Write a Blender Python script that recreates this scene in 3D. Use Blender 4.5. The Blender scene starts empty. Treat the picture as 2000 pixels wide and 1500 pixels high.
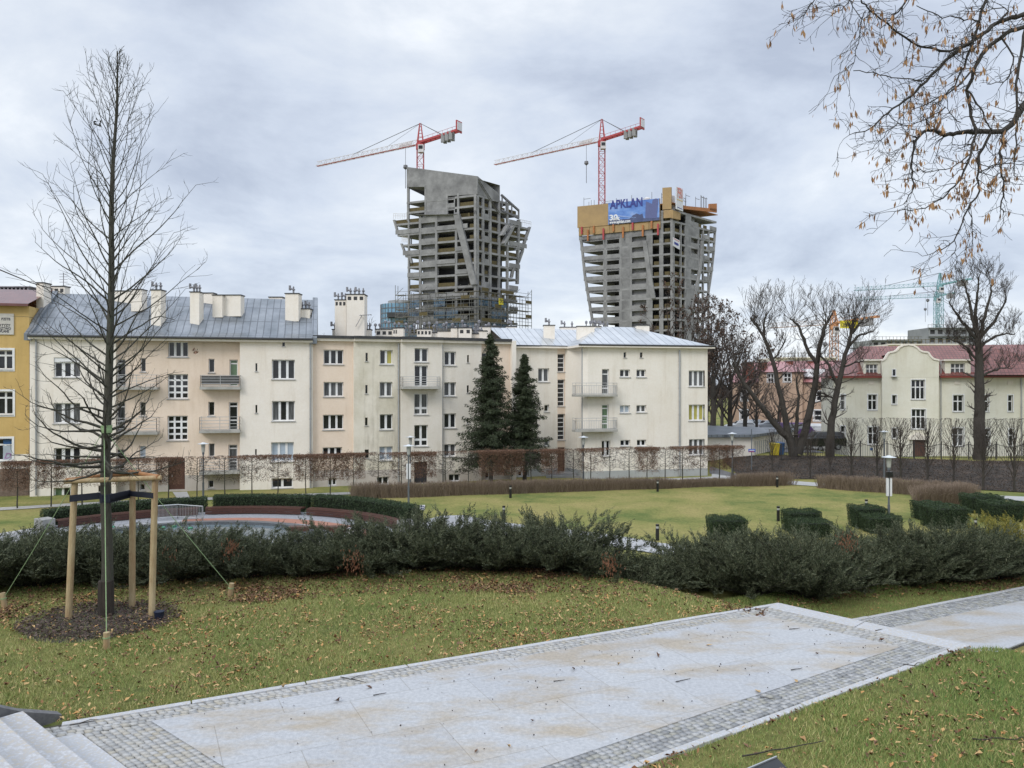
import bpy, math, random
import numpy as np
from mathutils import Vector, Matrix
R=math.radians
random.seed(7); rng=np.random.default_rng(7)
SC=bpy.context.scene
# ---------------- camera, world, sun, exposure ----------------
CAMZ=3.0
cd=bpy.data.cameras.new('camera'); cam=bpy.data.objects.new('camera',cd); SC.collection.objects.link(cam)
cam.location=(0,0,CAMZ); cam.rotation_euler=(R(90),0,0)
cd.sensor_width=36; cd.lens=27; cd.clip_start=.1; cd.clip_end=3000
SC.camera=cam
SC.view_settings.view_transform='Standard'; SC.view_settings.look='None'; SC.view_settings.gamma=1
SC.view_settings.exposure=0.40
SUN_EL,SUN_AZ=R(38),R(215)   # azimuth clockwise from +Y
w=bpy.data.worlds.new("World"); SC.world=w; w.use_nodes=True
nt=w.node_tree; N=nt.nodes; L=nt.links; N.clear()
def nn(t,**k):
    n=N.new(t)
    for a,b in k.items(): setattr(n,a,b)
    return n
def mth(op,a,b=None,clamp=False):
    n=nn('ShaderNodeMath',operation=op); n.use_clamp=clamp
    for i,v in enumerate((a,b)):
        if v is None: continue
        if isinstance(v,(int,float)): n.inputs[i].default_value=v
        else: L.new(v,n.inputs[i])
    return n.outputs[0]
tc=nn('ShaderNodeTexCoord'); sep=nn('ShaderNodeSeparateXYZ'); L.new(tc.outputs['Generated'],sep.inputs[0])
zc=mth('ADD',mth('MAXIMUM',sep.outputs[2],0),.24)
cb=nn('ShaderNodeCombineXYZ'); L.new(mth('DIVIDE',sep.outputs[0],zc),cb.inputs[0]); L.new(mth('DIVIDE',sep.outputs[1],zc),cb.inputs[1])
mp=nn('ShaderNodeMapping'); mp.inputs['Scale'].default_value=(.62,.62,1); mp.inputs['Location'].default_value=(2.3,.7,0); mp.inputs['Rotation'].default_value=(0,0,R(-14))
L.new(cb.outputs[0],mp.inputs[0])
n1=nn('ShaderNodeTexNoise'); n1.inputs['Scale'].default_value=1.9; n1.inputs['Detail'].default_value=9; n1.inputs['Roughness'].default_value=.60; n1.inputs['Distortion'].default_value=.3
n2=nn('ShaderNodeTexNoise'); n2.inputs['Scale'].default_value=.6; n2.inputs['Detail'].default_value=4
L.new(mp.outputs[0],n1.inputs[0]); L.new(mp.outputs[0],n2.inputs[0])
mixv=mth('ADD',mth('MULTIPLY',n1.outputs[0],.72),mth('MULTIPLY',n2.outputs[0],.28))
cr=nn('ShaderNodeValToRGB'); e=cr.color_ramp.elements
e[0].position=.37; e[0].color=(.40,.45,.55,1); e[1].position=.64; e[1].color=(.84,.865,.895,1)
x=cr.color_ramp.elements.new(.46); x.color=(.53,.585,.68,1)
x=cr.color_ramp.elements.new(.54); x.color=(.64,.685,.75,1)
L.new(mixv,cr.inputs[0])
# overcast: brighter overhead than near the horizon (above the height the picture reaches)
up=nn('ShaderNodeMapRange'); up.inputs[1].default_value=.45; up.inputs[2].default_value=.95; up.inputs[3].default_value=1; up.inputs[4].default_value=2.3
L.new(sep.outputs[2],up.inputs[0])
sc=nn('ShaderNodeVectorMath',operation='SCALE'); L.new(cr.outputs[0],sc.inputs[0]); L.new(up.outputs[0],sc.inputs['Scale'])
sc2=nn('ShaderNodeVectorMath',operation='SCALE'); L.new(sc.outputs[0],sc2.inputs[0]); sc2.inputs['Scale'].default_value=10.0
sky=nn('ShaderNodeTexSky'); sky.sky_type='NISHITA'; sky.sun_disc=False; sky.sun_elevation=SUN_EL; sky.sun_rotation=SUN_AZ
mx=nn('ShaderNodeMix',data_type='RGBA'); mx.inputs[0].default_value=.90
L.new(sky.outputs[0],mx.inputs[6]); L.new(sc2.outputs[0],mx.inputs[7])
bg=nn('ShaderNodeBackground'); bg.inputs[1].default_value=.1; L.new(mx.outputs[2],bg.inputs[0])
wo=nn('ShaderNodeOutputWorld'); L.new(bg.outputs[0],wo.inputs[0])
sl=bpy.data.lights.new('sun','SUN'); sl.energy=1.2; sl.angle=R(22); sl.color=(1,.96,.9)
so=bpy.data.objects.new('sun',sl); SC.collection.objects.link(so)
sd=Vector((math.sin(SUN_AZ)*math.cos(SUN_EL),math.cos(SUN_AZ)*math.cos(SUN_EL),math.sin(SUN_EL)))
so.rotation_euler=sd.to_track_quat('Z','Y').to_euler()

# ---------------- helpers ----------------
def P(px,py,Y): return Vector(((px-1000)/1500*Y, Y, CAMZ+(750-py)/1500*Y))
def G(px,py,z=0.0):
    Y=(CAMZ-z)*1500/(py-750); return Vector(((px-1000)/1500*Y,Y,z))
LOW=-4.6
def GL(px,py): return G(px,py,LOW)
def c1(x,y): return (x*.3133,530+y*.3133)
def c2(x,y): return (560+x*.3,530+y*.3)
def c3(x,y): return (960+x*.24,600+y*.24)
def c4(x,y): return (600+x*.31335,210+y*.31335)
def c5(x,y): return (960+x*.31335,210+y*.31335)
def c6(x,y): return (1380+x*.32,500+y*.32)
def c7(x,y): return (1540+x*.3734,y*.3734)
def new_mat(name,c,c2=None,scale=2.0,rough=.8,bump=0,bscale=None,metal=0,spec=.5,c3=None,detail=6,isl=False,lo=.35,hi=.65,stretch=None):
    m=bpy.data.materials.new(name); m.use_nodes=True; t=m.node_tree; b=t.nodes['Principled BSDF']
    b.inputs['Roughness'].default_value=rough; b.inputs['Metallic'].default_value=metal; b.inputs['Specular IOR Level'].default_value=spec
    tc=t.nodes.new('ShaderNodeTexCoord'); src=tc.outputs['Object']
    if stretch:
        mp=t.nodes.new('ShaderNodeMapping'); mp.inputs['Scale'].default_value=stretch; t.links.new(src,mp.inputs[0]); src=mp.outputs[0]
    if c2 is None: c2=tuple(v*.86 for v in c)
    r=t.nodes.new('ShaderNodeValToRGB')
    if isl:
        g=t.nodes.new('ShaderNodeNewGeometry'); t.links.new(g.outputs['Random Per Island'],r.inputs[0]); lo,hi=0,1
    else:
        n=t.nodes.new('ShaderNodeTexNoise'); n.inputs['Scale'].default_value=scale; n.inputs['Detail'].default_value=detail; n.inputs['Roughness'].default_value=.65
        t.links.new(src,n.inputs[0]); t.links.new(n.outputs[0],r.inputs[0])
    e=r.color_ramp.elements; e[0].position=lo; e[0].color=(*c,1); e[1].position=hi; e[1].color=(*(c3 or c2),1)
    if c3: k=e.new((lo+hi)/2); k.color=(*c2,1)
    t.links.new(r.outputs[0],b.inputs['Base Color'])
    if bump:
        n=t.nodes.new('ShaderNodeTexNoise'); n.inputs['Scale'].default_value=bscale or scale*8; n.inputs['Detail'].default_value=4
        t.links.new(src,n.inputs[0])
        bm=t.nodes.new('ShaderNodeBump'); bm.inputs['Strength'].default_value=bump; bm.inputs['Distance'].default_value=.02
        t.links.new(n.outputs[0],bm.inputs['Height']); t.links.new(bm.outputs[0],b.inputs['Normal'])
    return m
def link(o,parent=None):
    SC.collection.objects.link(o)
    if parent: o.parent=parent
    return o
def org(p): return Vector(p.get('org',(0,0,0))) if p else Vector((0,0,0))
def tag(o,label,cat,group=None,kind=None):
    if label: o['label']=label
    if cat: o['category']=cat
    if group: o['group']=group
    if kind: o['kind']=kind
    return o
def thing(name,loc,label,cat,group=None):
    o=bpy.data.objects.new(name,None); o.empty_display_size=.3; o.location=loc; link(o); o['org']=tuple(loc)
    return tag(o,label,cat,group)
def struct(o): o['kind']='structure'; return o
class MB:
    def __init__(s): s.v=[]; s.f=[]; s.mi=[]
    def add(s,vs,fs):
        n=len(s.v); s.v+=[tuple(v) for v in vs]; s.f+=[tuple(i+n for i in f) for f in fs]
    def quad(s,a,b,c,d): s.add([a,b,c,d],[(0,1,2,3)])
    def hexa(s,b4,t4):
        s.add(list(b4)+list(t4),[(3,2,1,0),(4,5,6,7),(0,1,5,4),(1,2,6,5),(2,3,7,6),(3,0,4,7)])
    def box(s,x0,x1,y0,y1,z0,z1):
        s.hexa([(x0,y0,z0),(x1,y0,z0),(x1,y1,z0),(x0,y1,z0)],[(x0,y0,z1),(x1,y0,z1),(x1,y1,z1),(x0,y1,z1)])
    def beam(s,a,b,w,h=None,up=(0,0,1)):
        a=Vector(a);b=Vector(b);h=h or w; d=(b-a).normalized(); u=Vector(up)
        if abs(d.dot(u))>.98: u=Vector((0,1,0))
        sx=d.cross(u).normalized()*w/2; sy=sx.cross(d).normalized()*h/2
        s.hexa([a-sx-sy,a+sx-sy,a+sx+sy,a-sx+sy],[b-sx-sy,b+sx-sy,b+sx+sy,b-sx+sy])
    def cyl(s,a,b,r0,r1=None,n=10):
        a=Vector(a);b=Vector(b);r1=r0 if r1 is None else r1; d=(b-a).normalized(); u=Vector((0,0,1)) if abs(d.z)<.9 else Vector((1,0,0))
        x=d.cross(u).normalized(); y=d.cross(x)
        vs=[];
        for c,r in ((a,r0),(b,r1)):
            for i in range(n):
                t=2*math.pi*i/n; vs.append(c+x*r*math.cos(t)+y*r*math.sin(t))
        s.add(vs,[(i,(i+1)%n,n+(i+1)%n,n+i) for i in range(n)]+[tuple(range(n))[::-1],tuple(range(n,2*n))])
    def lathe(s,c,prof,n=16):
        c=Vector(c); vs=[];fs=[]
        for r,z in prof:
            for i in range(n):
                t=2*math.pi*i/n; vs.append(c+Vector((r*math.cos(t),r*math.sin(t),z)))
        m=len(prof)
        for k in range(m-1):
            for i in range(n): fs.append((k*n+i,k*n+(i+1)%n,(k+1)*n+(i+1)%n,(k+1)*n+i))
        fs.append(tuple(range(n))[::-1]); fs.append(tuple(range((m-1)*n,m*n)))
        s.add(vs,fs)
    def prism(s,poly,z0,z1):
        n=len(poly); s.add([(p[0],p[1],z0) for p in poly]+[(p[0],p[1],z1) for p in poly],
          [tuple(range(n))[::-1],tuple(range(n,2*n))]+[(i,(i+1)%n,n+(i+1)%n,n+i) for i in range(n)])
    def build(s,name,mat,parent=None,smooth=False,bevel=0):
        me=bpy.data.meshes.new(name); o_=org(parent)
        me.from_pydata([(v[0]-o_.x,v[1]-o_.y,v[2]-o_.z) for v in s.v],[],s.f)
        me.update(); me.materials.append(mat)
        if smooth: me.polygons.foreach_set('use_smooth',[True]*len(me.polygons))
        o=bpy.data.objects.new(name,me); link(o,parent)
        if bevel:
            b=o.modifiers.new('b','BEVEL'); b.width=bevel; b.segments=2; b.limit_method='ANGLE'
        if parent is not None: o['org']=tuple(o_)
        return o
def mesh_np(name,verts,faces,mat,parent=None,smooth=False):
    """verts (n,3); faces: list of int arrays (m,k)"""
    verts=np.asarray(verts,dtype=np.float32)-np.array(org(parent),dtype=np.float32)
    me=bpy.data.meshes.new(name)
    faces=[np.asarray(f,dtype=np.int32) for f in faces if len(f)]
    me.vertices.add(len(verts)); me.vertices.foreach_set('co',verts.ravel())
    li=np.concatenate([f.ravel() for f in faces]); tot=np.concatenate([np.full(len(f),f.shape[1],dtype=np.int32) for f in faces])
    st=np.concatenate([[0],np.cumsum(tot)[:-1]]).astype(np.int32)
    me.loops.add(len(li)); me.loops.foreach_set('vertex_index',li)
    me.polygons.add(len(tot)); me.polygons.foreach_set('loop_start',st); me.polygons.foreach_set('loop_total',tot)
    if smooth: me.polygons.foreach_set('use_smooth',np.ones(len(tot),dtype=bool))
    me.update(calc_edges=True); me.materials.append(mat)
    o=bpy.data.objects.new(name,me); link(o,parent)
    if parent is not None: o['org']=tuple(org(parent))
    return o
def tubes(polys,sides=4):
    V=[];F=[];off=0
    ang=np.linspace(0,2*np.pi,sides,endpoint=False); ca,sa=np.cos(ang),np.sin(ang)
    for pts,rad in polys:
        pts=np.asarray(pts,float); rad=np.asarray(rad,float); n=len(pts)
        if n<2: continue
        t=np.gradient(pts,axis=0); t/=np.linalg.norm(t,axis=1)[:,None]+1e-9
        ref=np.array([0,0,1.]) if abs(t[:,2]).mean()<.8 else np.array([1.,0,0])
        a=np.cross(t,ref); a/=np.linalg.norm(a,axis=1)[:,None]+1e-9; b=np.cross(t,a)
        ring=pts[:,None,:]+rad[:,None,None]*(ca[None,:,None]*a[:,None,:]+sa[None,:,None]*b[:,None,:])
        V.append(ring.reshape(-1,3))
        i=np.arange(n-1)[:,None]*sides; j=np.arange(sides)[None,:]; j2=(j+1)%sides
        F.append(np.stack([i+j,i+j2,i+sides+j2,i+sides+j],-1).reshape(-1,4)+off); off+=n*sides
    return np.concatenate(V),np.concatenate(F)
def text_mesh(body,size,origin,xdir,updir,mat,parent,name='lettering',depth=.004,bold=0,width=None,shear=0):
    cu=bpy.data.curves.new(name,'FONT'); cu.body=body; cu.size=size; cu.extrude=depth; cu.offset=bold; cu.shear=shear; cu.resolution_u=3
    o=bpy.data.objects.new(name,cu); SC.collection.objects.link(o)
    bpy.context.view_layer.update()
    me=bpy.data.meshes.new_from_object(o.evaluated_get(bpy.context.evaluated_depsgraph_get())); bpy.data.objects.remove(o)
    xs=[v.co.x for v in me.vertices]; sx=1
    if width and xs: sx=width/(max(xs)-min(xs))
    X=Vector(xdir).normalized(); U=Vector(updir).normalized(); Z=X.cross(U)
    o_=org(parent); base=Vector(origin)-o_
    mn=min(xs) if xs else 0
    for v in me.vertices: v.co=base+X*(v.co.x-mn)*sx+U*v.co.y+Z*v.co.z
    me.materials.clear(); me.materials.append(mat)
    ob=bpy.data.objects.new(name,me); link(ob,parent); ob['org']=tuple(o_); return ob

# ---------------- materials ----------------
def plaster(name,c,c2,scale=.5,dirt=.89,**k):
    m=new_mat(name,c,c2,scale=scale,rough=.9,bump=.25,bscale=30,spec=.2,detail=8,**k); t=m.node_tree; b=t.nodes['Principled BSDF']
    src=b.inputs['Base Color'].links[0].from_socket; tc=t.nodes.new('ShaderNodeTexCoord')
    for sc_,s_,lo,hi,dk in (((1,1,.10),1.6,.52,.72,dirt),((1,1,.5),.33,.45,.70,dirt+.08),((1,1,1),7,.35,.7,.95)):
        mp=t.nodes.new('ShaderNodeMapping'); mp.inputs['Scale'].default_value=sc_; t.links.new(tc.outputs['Object'],mp.inputs[0])
        n=t.nodes.new('ShaderNodeTexNoise'); n.inputs['Scale'].default_value=s_; n.inputs['Detail'].default_value=7; n.inputs['Roughness'].default_value=.7; t.links.new(mp.outputs[0],n.inputs[0])
        r=t.nodes.new('ShaderNodeValToRGB'); e=r.color_ramp.elements; e[0].position=lo; e[0].color=(1,1,1,1); e[1].position=hi; e[1].color=(dk,dk*.98,dk*.95,1); t.links.new(n.outputs[0],r.inputs[0])
        x=t.nodes.new('ShaderNodeMix'); x.data_type='RGBA'; x.blend_type='MULTIPLY'; x.inputs[0].default_value=1; t.links.new(src,x.inputs[6]); t.links.new(r.outputs[0],x.inputs[7]); src=x.outputs[2]
    t.links.new(src,b.inputs['Base Color']); return m
M={}
M['cream']=plaster('plaster_cream',(.83,.785,.72),(.77,.725,.66))
M['peach']=plaster('plaster_peach',(.80,.68,.57),(.75,.63,.52))
M['green_cream']=plaster('plaster_weathered',(.76,.72,.635),(.58,.545,.44),scale=.35,dirt=.68)
M['grey_cream']=plaster('plaster_grey_cream',(.78,.74,.68),(.71,.675,.61))
M['sand']=plaster('plaster_sand',(.82,.78,.72),(.76,.72,.65))
M['yellow']=plaster('plaster_yellow',(.60,.43,.18),(.52,.37,.15))
M['mansion']=plaster('plaster_mansion',(.75,.74,.66),(.66,.65,.55),scale=.4)
M['pink']=plaster('plaster_pink',(.50,.36,.27),(.40,.29,.22))
M['plinth']=plaster('plinth_grey',(.42,.44,.45),(.36,.38,.39),scale=1)
M['plinth_pink']=plaster('plinth_pink',(.52,.48,.45),(.46,.43,.40),scale=1)
M['white']=new_mat('white_frame',(.78,.79,.80),rough=.45)
M['sill']=new_mat('metal_sill',(.42,.42,.42),rough=.5)
M['glass']=new_mat('dark_glass',(.008,.009,.011),(.03,.033,.038),scale=.8,rough=.06,spec=.5)
M['glass2']=new_mat('window_net_curtain',(.035,.038,.042),(.17,.175,.18),scale=3,rough=.12,spec=.35,stretch=(6,6,.3))
M['glassg']=new_mat('green_blind_glass',(.14,.22,.13),(.10,.17,.10),rough=.15)
M['glassy']=new_mat('yellow_blind_glass',(.42,.38,.10),(.33,.30,.07),rough=.2,scale=1)
M['blind']=new_mat('blue_blind',(.45,.52,.60),(.35,.42,.50),rough=.3,scale=6,stretch=(.1,.1,5))
M['door']=new_mat('brown_door',(.10,.045,.03),(.07,.03,.022),rough=.5,scale=4)
M['doordark']=new_mat('dark_door',(.035,.035,.045),rough=.4)
M['pipe']=new_mat('zinc_pipe',(.40,.41,.42),(.33,.34,.35),rough=.45,metal=.4)
M['dark']=new_mat('bitumen_dark',(.03,.032,.035),(.05,.05,.052),rough=.7)
M['conc']=new_mat('concrete',(.33,.33,.33),(.24,.24,.24),scale=.6,rough=.85,bump=.2,bscale=20)
M['concl']=new_mat('balcony_concrete',(.42,.41,.38),(.28,.28,.26),scale=1.2,rough=.85)
M['rail']=new_mat('rail_metal',(.50,.50,.50),rough=.4,metal=.3)
M['rail_dark']=new_mat('railing_screen_dark',(.06,.06,.06),(.10,.10,.10),rough=.6)
M['brown_brick']=new_mat('brown_stone',(.12,.085,.065),(.20,.15,.12),scale=5,rough=.9,bump=.5)
M['roof_zinc']=None
def seam_roof(name,c,c2,period,ang,rough=.38,metal=.55,cross=0):
    m=new_mat(name,c,c2,scale=.7,rough=rough,metal=metal); t=m.node_tree; b=t.nodes['Principled BSDF']
    tc=t.nodes.new('ShaderNodeTexCoord'); mp=t.nodes.new('ShaderNodeMapping'); mp.inputs['Rotation'].default_value=(0,0,ang)
    t.links.new(tc.outputs['Object'],mp.inputs[0])
    br=t.nodes.new('ShaderNodeTexBrick'); br.offset=0; br.inputs['Scale'].default_value=1; br.inputs['Mortar Size'].default_value=.035
    br.inputs['Brick Width'].default_value=period; br.inputs['Row Height'].default_value=cross or 1.2
    br.inputs['Color1'].default_value=(1,1,1,1); br.inputs['Color2'].default_value=(.82,.84,.86,1); br.inputs['Mortar'].default_value=(.45,.46,.48,1)
    t.links.new(mp.outputs[0],br.inputs[0])
    mixn=t.nodes.new('ShaderNodeMix'); mixn.data_type='RGBA'; mixn.blend_type='MULTIPLY'; mixn.inputs[0].default_value=1
    old=b.inputs['Base Color'].links[0].from_socket
    t.links.new(old,mixn.inputs[6]); t.links.new(br.outputs[0],mixn.inputs[7]); t.links.new(mixn.outputs[2],b.inputs['Base Color'])
    return m
# ---------------- terrain ----------------
F1=G(120,1412); F2=G(1520,1178); N2=G(1890,1259); N1=G(1230,1500)
Ed=(N2-F2); Ed.normalize(); En=Vector((-Ed.y,Ed.x,0))
if En.x<0: En=-En                      # points to the lower (right) side
STP=Vector((-.647,-.765,0))            # direction in which the near stairs climb
ND=(N2-N1).normalized()
def sstep(a,b,x): t=np.clip((x-a)/(b-a),0,1); return t*t*(3-2*t)
def hgt(x,y):
    x=np.asarray(x,float); y=np.asarray(y,float)
    s=(x-F2.x)*En.x+(y-F2.y)*En.y
    vv=(x-N1.x)*ND.y-(y-N1.y)*ND.x
    s=s-.55*sstep(-.05,.25,vv)
    h=-.03-.36*sstep(-.5,-.03,s)
    t=(x-F1.x)*STP.x+(y-F1.y)*STP.y
    h=h+np.clip(.55*(t-.40),0,1.42)+.034*sstep(.02,.08,vv)
    yy=y-.9*sstep(0,6,x)
    h=h+(LOW-h)*sstep(12.9,26,yy)
    d=(x-17)*.526+(y-66)*.85
    h=h+1.1*sstep(0,8,d)*sstep(15,19,x)
    h=h-1.0*sstep(69,73,y)*sstep(30,33,x)*(1-sstep(88,100,y))
    h=h+.02*np.sin(x*.9+1)*np.sin(y*.7)*sstep(9,20,y)
    return h
def H(x,y): return float(hgt(x,y))
def sheet(name,xs,ys,mat,off=0,mask=None):
    X,Y=np.meshgrid(xs,ys); Z=hgt(X,Y)+off
    V=np.stack([X,Y,Z],-1).reshape(-1,3); nx=len(xs)
    i=np.arange(len(ys)-1)[:,None]*nx+np.arange(nx-1)[None,:]
    Fq=np.stack([i,i+1,i+nx+1,i+nx],-1).reshape(-1,4)
    o=mesh_np(name,V,[Fq],mat,smooth=True); return struct(o)
xs=np.unique(np.concatenate([np.linspace(-900,-60,12),np.linspace(-60,-12,50),np.linspace(-12,14,140),np.linspace(14,80,90),np.linspace(80,900,12)]))
ys=np.unique(np.concatenate([np.linspace(-60,-2,12),np.linspace(-2,16,120),np.linspace(16,30,40),np.linspace(30,90,90),np.linspace(90,1500,20)]))
def grass_mat():
    m=new_mat('lawn_grass',(.115,.148,.050),(.215,.212,.078),scale=.22,rough=.95,spec=.1,bump=.6,bscale=12,c3=(.28,.245,.105),detail=10,lo=.36,hi=.62)
    t=m.node_tree; b=t.nodes['Principled BSDF']; src=b.inputs['Base Color'].links[0].from_socket
    tc=t.nodes.new('ShaderNodeTexCoord'); n=t.nodes.new('ShaderNodeTexNoise'); n.inputs['Scale'].default_value=9; n.inputs['Detail'].default_value=8; n.inputs['Roughness'].default_value=.8
    t.links.new(tc.outputs['Object'],n.inputs[0])
    r=t.nodes.new('ShaderNodeValToRGB'); e=r.color_ramp.elements; e[0].position=.3; e[0].color=(.5,.52,.5,1); e[1].position=.7; e[1].color=(1.32,1.3,1.2,1)
    t.links.new(n.outputs[0],r.inputs[0]); x=t.nodes.new('ShaderNodeMix'); x.data_type='RGBA'; x.blend_type='MULTIPLY'; x.inputs[0].default_value=1
    t.links.new(src,x.inputs[6]); t.links.new(r.outputs[0],x.inputs[7])
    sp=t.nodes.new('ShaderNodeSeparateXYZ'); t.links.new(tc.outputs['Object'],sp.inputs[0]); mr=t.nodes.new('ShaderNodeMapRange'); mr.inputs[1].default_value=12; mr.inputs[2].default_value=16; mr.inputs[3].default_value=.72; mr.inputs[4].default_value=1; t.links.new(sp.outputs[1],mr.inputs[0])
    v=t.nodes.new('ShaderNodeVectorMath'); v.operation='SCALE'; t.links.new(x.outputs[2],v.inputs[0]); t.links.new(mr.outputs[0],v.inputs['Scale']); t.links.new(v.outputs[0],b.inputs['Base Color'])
    return m
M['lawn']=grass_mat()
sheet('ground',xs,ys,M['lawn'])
M['litter']=new_mat('leaf_litter_soil',(.026,.023,.020),(.045,.037,.031),scale=1.2,rough=.95,bump=1,bscale=9,c3=(.075,.055,.042),detail=12)
M['soil']=new_mat('dark_soil',(.030,.027,.025),(.048,.042,.038),scale=2,rough=.95,bump=.8,bscale=14,detail=10)
# embankment with litter: quad strip from its foot to its crest
def strip(name,A,B,n,m,mat,off):
    """A,B lists of plan points (same length): ruled surface draped on the terrain"""
    A=np.array([(p[0],p[1]) for p in A]); B=np.array([(p[0],p[1]) for p in B])
    ta=np.linspace(0,1,len(A)); tt=np.linspace(0,1,n); tb_=np.linspace(0,1,len(B))
    a=np.stack([np.interp(tt,ta,A[:,k]) for k in (0,1)],-1); b=np.stack([np.interp(tt,tb_,B[:,k]) for k in (0,1)],-1)
    s=np.linspace(0,1,m)[:,None,None]; Q=a[None]*(1-s)+b[None]*s
    Z=hgt(Q[...,0],Q[...,1])+off
    V=np.concatenate([Q,Z[...,None]],-1).reshape(-1,3)
    i=np.arange(m-1)[:,None]*n+np.arange(n-1)[None,:]
    return struct(mesh_np(name,V,[np.stack([i,i+1,i+n+1,i+n],-1).reshape(-1,4)],mat,smooth=True))
foot=[GL(1440,926),GL(1541,936),GL(1721,938),GL(1800,944),GL(1907,957),GL(2060,966)]
crest=[(19.4,71.5),(25,69.5),(30,68.4),(32.8,67.2),(35.4,65.8),(39,64.8),(46,63.5)]
strip('embankment',foot,crest,60,30,M['litter'],.05)
M['asphalt']=new_mat('asphalt',(.10,.10,.105),(.15,.15,.155),scale=3,rough=.85)
M['paving']=new_mat('pale_paving',(.40,.40,.39),(.32,.32,.32),scale=1.5,rough=.75,bump=.2)
M['paving_wet']=new_mat('pale_paving_wet',(.40,.41,.43),(.30,.31,.33),scale=1,rough=.35,bump=.1)
strip('road',[(17,74),(30,72),(52,71)],[(17,125),(34,118),(70,112)],20,14,M['asphalt'],.06)
# park paths on the lower level
strip('park_path',[GL(-40,999),GL(300,981),GL(690,966),GL(1100,947),GL(1400,934.5)],[GL(-40,993.5),GL(300,975.5),GL(690,961.5),GL(1100,944),GL(1400,931)],60,3,M['paving'],.03)
strip('entrance_path',[GL(346,975),GL(337,962)],[GL(372,975),GL(365,961)],4,3,M['paving'],.04)
strip('garden_path',[GL(1390,934),GL(1540,947),GL(1600,951),GL(1800,965),GL(1905,974),GL(2060,983)],[GL(1390,925),GL(1445,934),GL(1540,939),GL(1800,960),GL(1905,968),GL(2060,972)],40,3,M['paving'],.035)
strip('terrace_path',[GL(1386,925),GL(1440,933)],[GL(1386,916),GL(1440,926)],6,3,M['asphalt'],.04)
strip('curved_path',[GL(790,1040),GL(820,1032),GL(880,1040),GL(960,1045),GL(1120,1055),GL(1180,1068),GL(1300,1085),GL(1600,1100)],[GL(790,1024),GL(820,1020),GL(862,1009),GL(905,1008),GL(960,1019),GL(1185,1044),GL(1290,1063),GL(1600,1088)],60,6,M['paving_wet'],.05)
# fountain plaza
PC=Vector((-15,33.6))
RB=11.2
def ring(name,r0,r1,a0,a1,mat,off,n=80):
    A=[];B=[]
    for i in range(n+1):
        a=a0+(a1-a0)*i/n; A.append((PC.x+r0*math.cos(a),PC.y+r0*math.sin(a))); B.append((PC.x+r1*math.cos(a),PC.y+r1*math.sin(a)))
    V=[(x,y,LOW+off) for x,y in A]+[(x,y,LOW+off) for x,y in B]; n1=n+1
    return struct(mesh_np(name,np.array(V),[np.array([(i,i+1,n1+i+1,n1+i) for i in range(n)])],mat))
M['cobble_grey']=new_mat('granite_setts',(.32,.33,.35),(.18,.19,.21),scale=14,rough=.5,bump=.6,bscale=14)
M['brick_red']=new_mat('red_paving',(.36,.17,.12),(.28,.13,.09),scale=3,rough=.6)
ring('plaza_paving',.2,RB+.9,0,2*math.pi,M['paving_wet'],.055)
ring('plaza_setts',RB-1.5,RB+.3,0,2*math.pi,M['cobble_grey'],.062)
ring('plaza_red_band',RB-2.6,RB-1.5,R(20),R(110),M['brick_red'],.062,40)
# left approach of the plaza
strip('plaza_approach',[GL(-40,1046),GL(100,1038)],[GL(-40,1070),GL(100,1062)],6,4,M['paving'],.05)
# ---------------- near terraces: landing, stairs, lower landing ----------------
def granite(name,ang,bw,bh,c=(.455,.465,.48),c2=(.355,.365,.38),wet=.55):
    m=new_mat(name,c,c2,scale=26,rough=wet,bump=.25,bscale=90,detail=12,lo=.36,hi=.62); t=m.node_tree; b=t.nodes['Principled BSDF']
    tc=t.nodes.new('ShaderNodeTexCoord'); mp=t.nodes.new('ShaderNodeMapping'); mp.inputs['Rotation'].default_value=(0,0,-ang)
    t.links.new(tc.outputs['Object'],mp.inputs[0])
    br=t.nodes.new('ShaderNodeTexBrick'); br.offset=.5; br.inputs['Scale'].default_value=1; br.inputs['Mortar Size'].default_value=.004
    br.inputs['Brick Width'].default_value=bw; br.inputs['Row Height'].default_value=bh
    br.inputs['Color1'].default_value=(1,1,1,1); br.inputs['Color2'].default_value=(.93,.935,.95,1); br.inputs['Mortar'].default_value=(.70,.68,.64,1)
    t.links.new(mp.outputs[0],br.inputs[0])
    n=t.nodes.new('ShaderNodeTexNoise'); n.inputs['Scale'].default_value=.75; n.inputs['Detail'].default_value=7; n.inputs['Roughness'].default_value=.65
    mp2=t.nodes.new('ShaderNodeMapping'); mp2.inputs['Rotation'].default_value=(0,0,-ang); mp2.inputs['Scale'].default_value=(1,2.2,1); t.links.new(tc.outputs['Object'],mp2.inputs[0]); t.links.new(mp2.outputs[0],n.inputs[0])
    r=t.nodes.new('ShaderNodeValToRGB'); e=r.color_ramp.elements; e[0].position=.46; e[0].color=(1,1,1,1); e[1].position=.62; e[1].color=(.90,.77,.60,1)
    t.links.new(n.outputs[0],r.inputs[0])
    src=b.inputs['Base Color'].links[0].from_socket
    for s in (br.outputs[0],r.outputs[0]):
        x=t.nodes.new('ShaderNodeMix'); x.data_type='RGBA'; x.blend_type='MULTIPLY'; x.inputs[0].default_value=1
        t.links.new(src,x.inputs[6]); t.links.new(s,x.inputs[7]); src=x.outputs[2]
    t.links.new(src,b.inputs['Base Color'])
    # damp patches change gloss
    n3=t.nodes.new('ShaderNodeTexNoise'); n3.inputs['Scale'].default_value=1.1; t.links.new(tc.outputs['Object'],n3.inputs[0])
    mr=t.nodes.new('ShaderNodeMapRange'); mr.inputs[3].default_value=.3; mr.inputs[4].default_value=.75; t.links.new(n3.outputs[0],mr.inputs[0]); t.links.new(mr.outputs[0],b.inputs['Roughness'])
    return m
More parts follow.
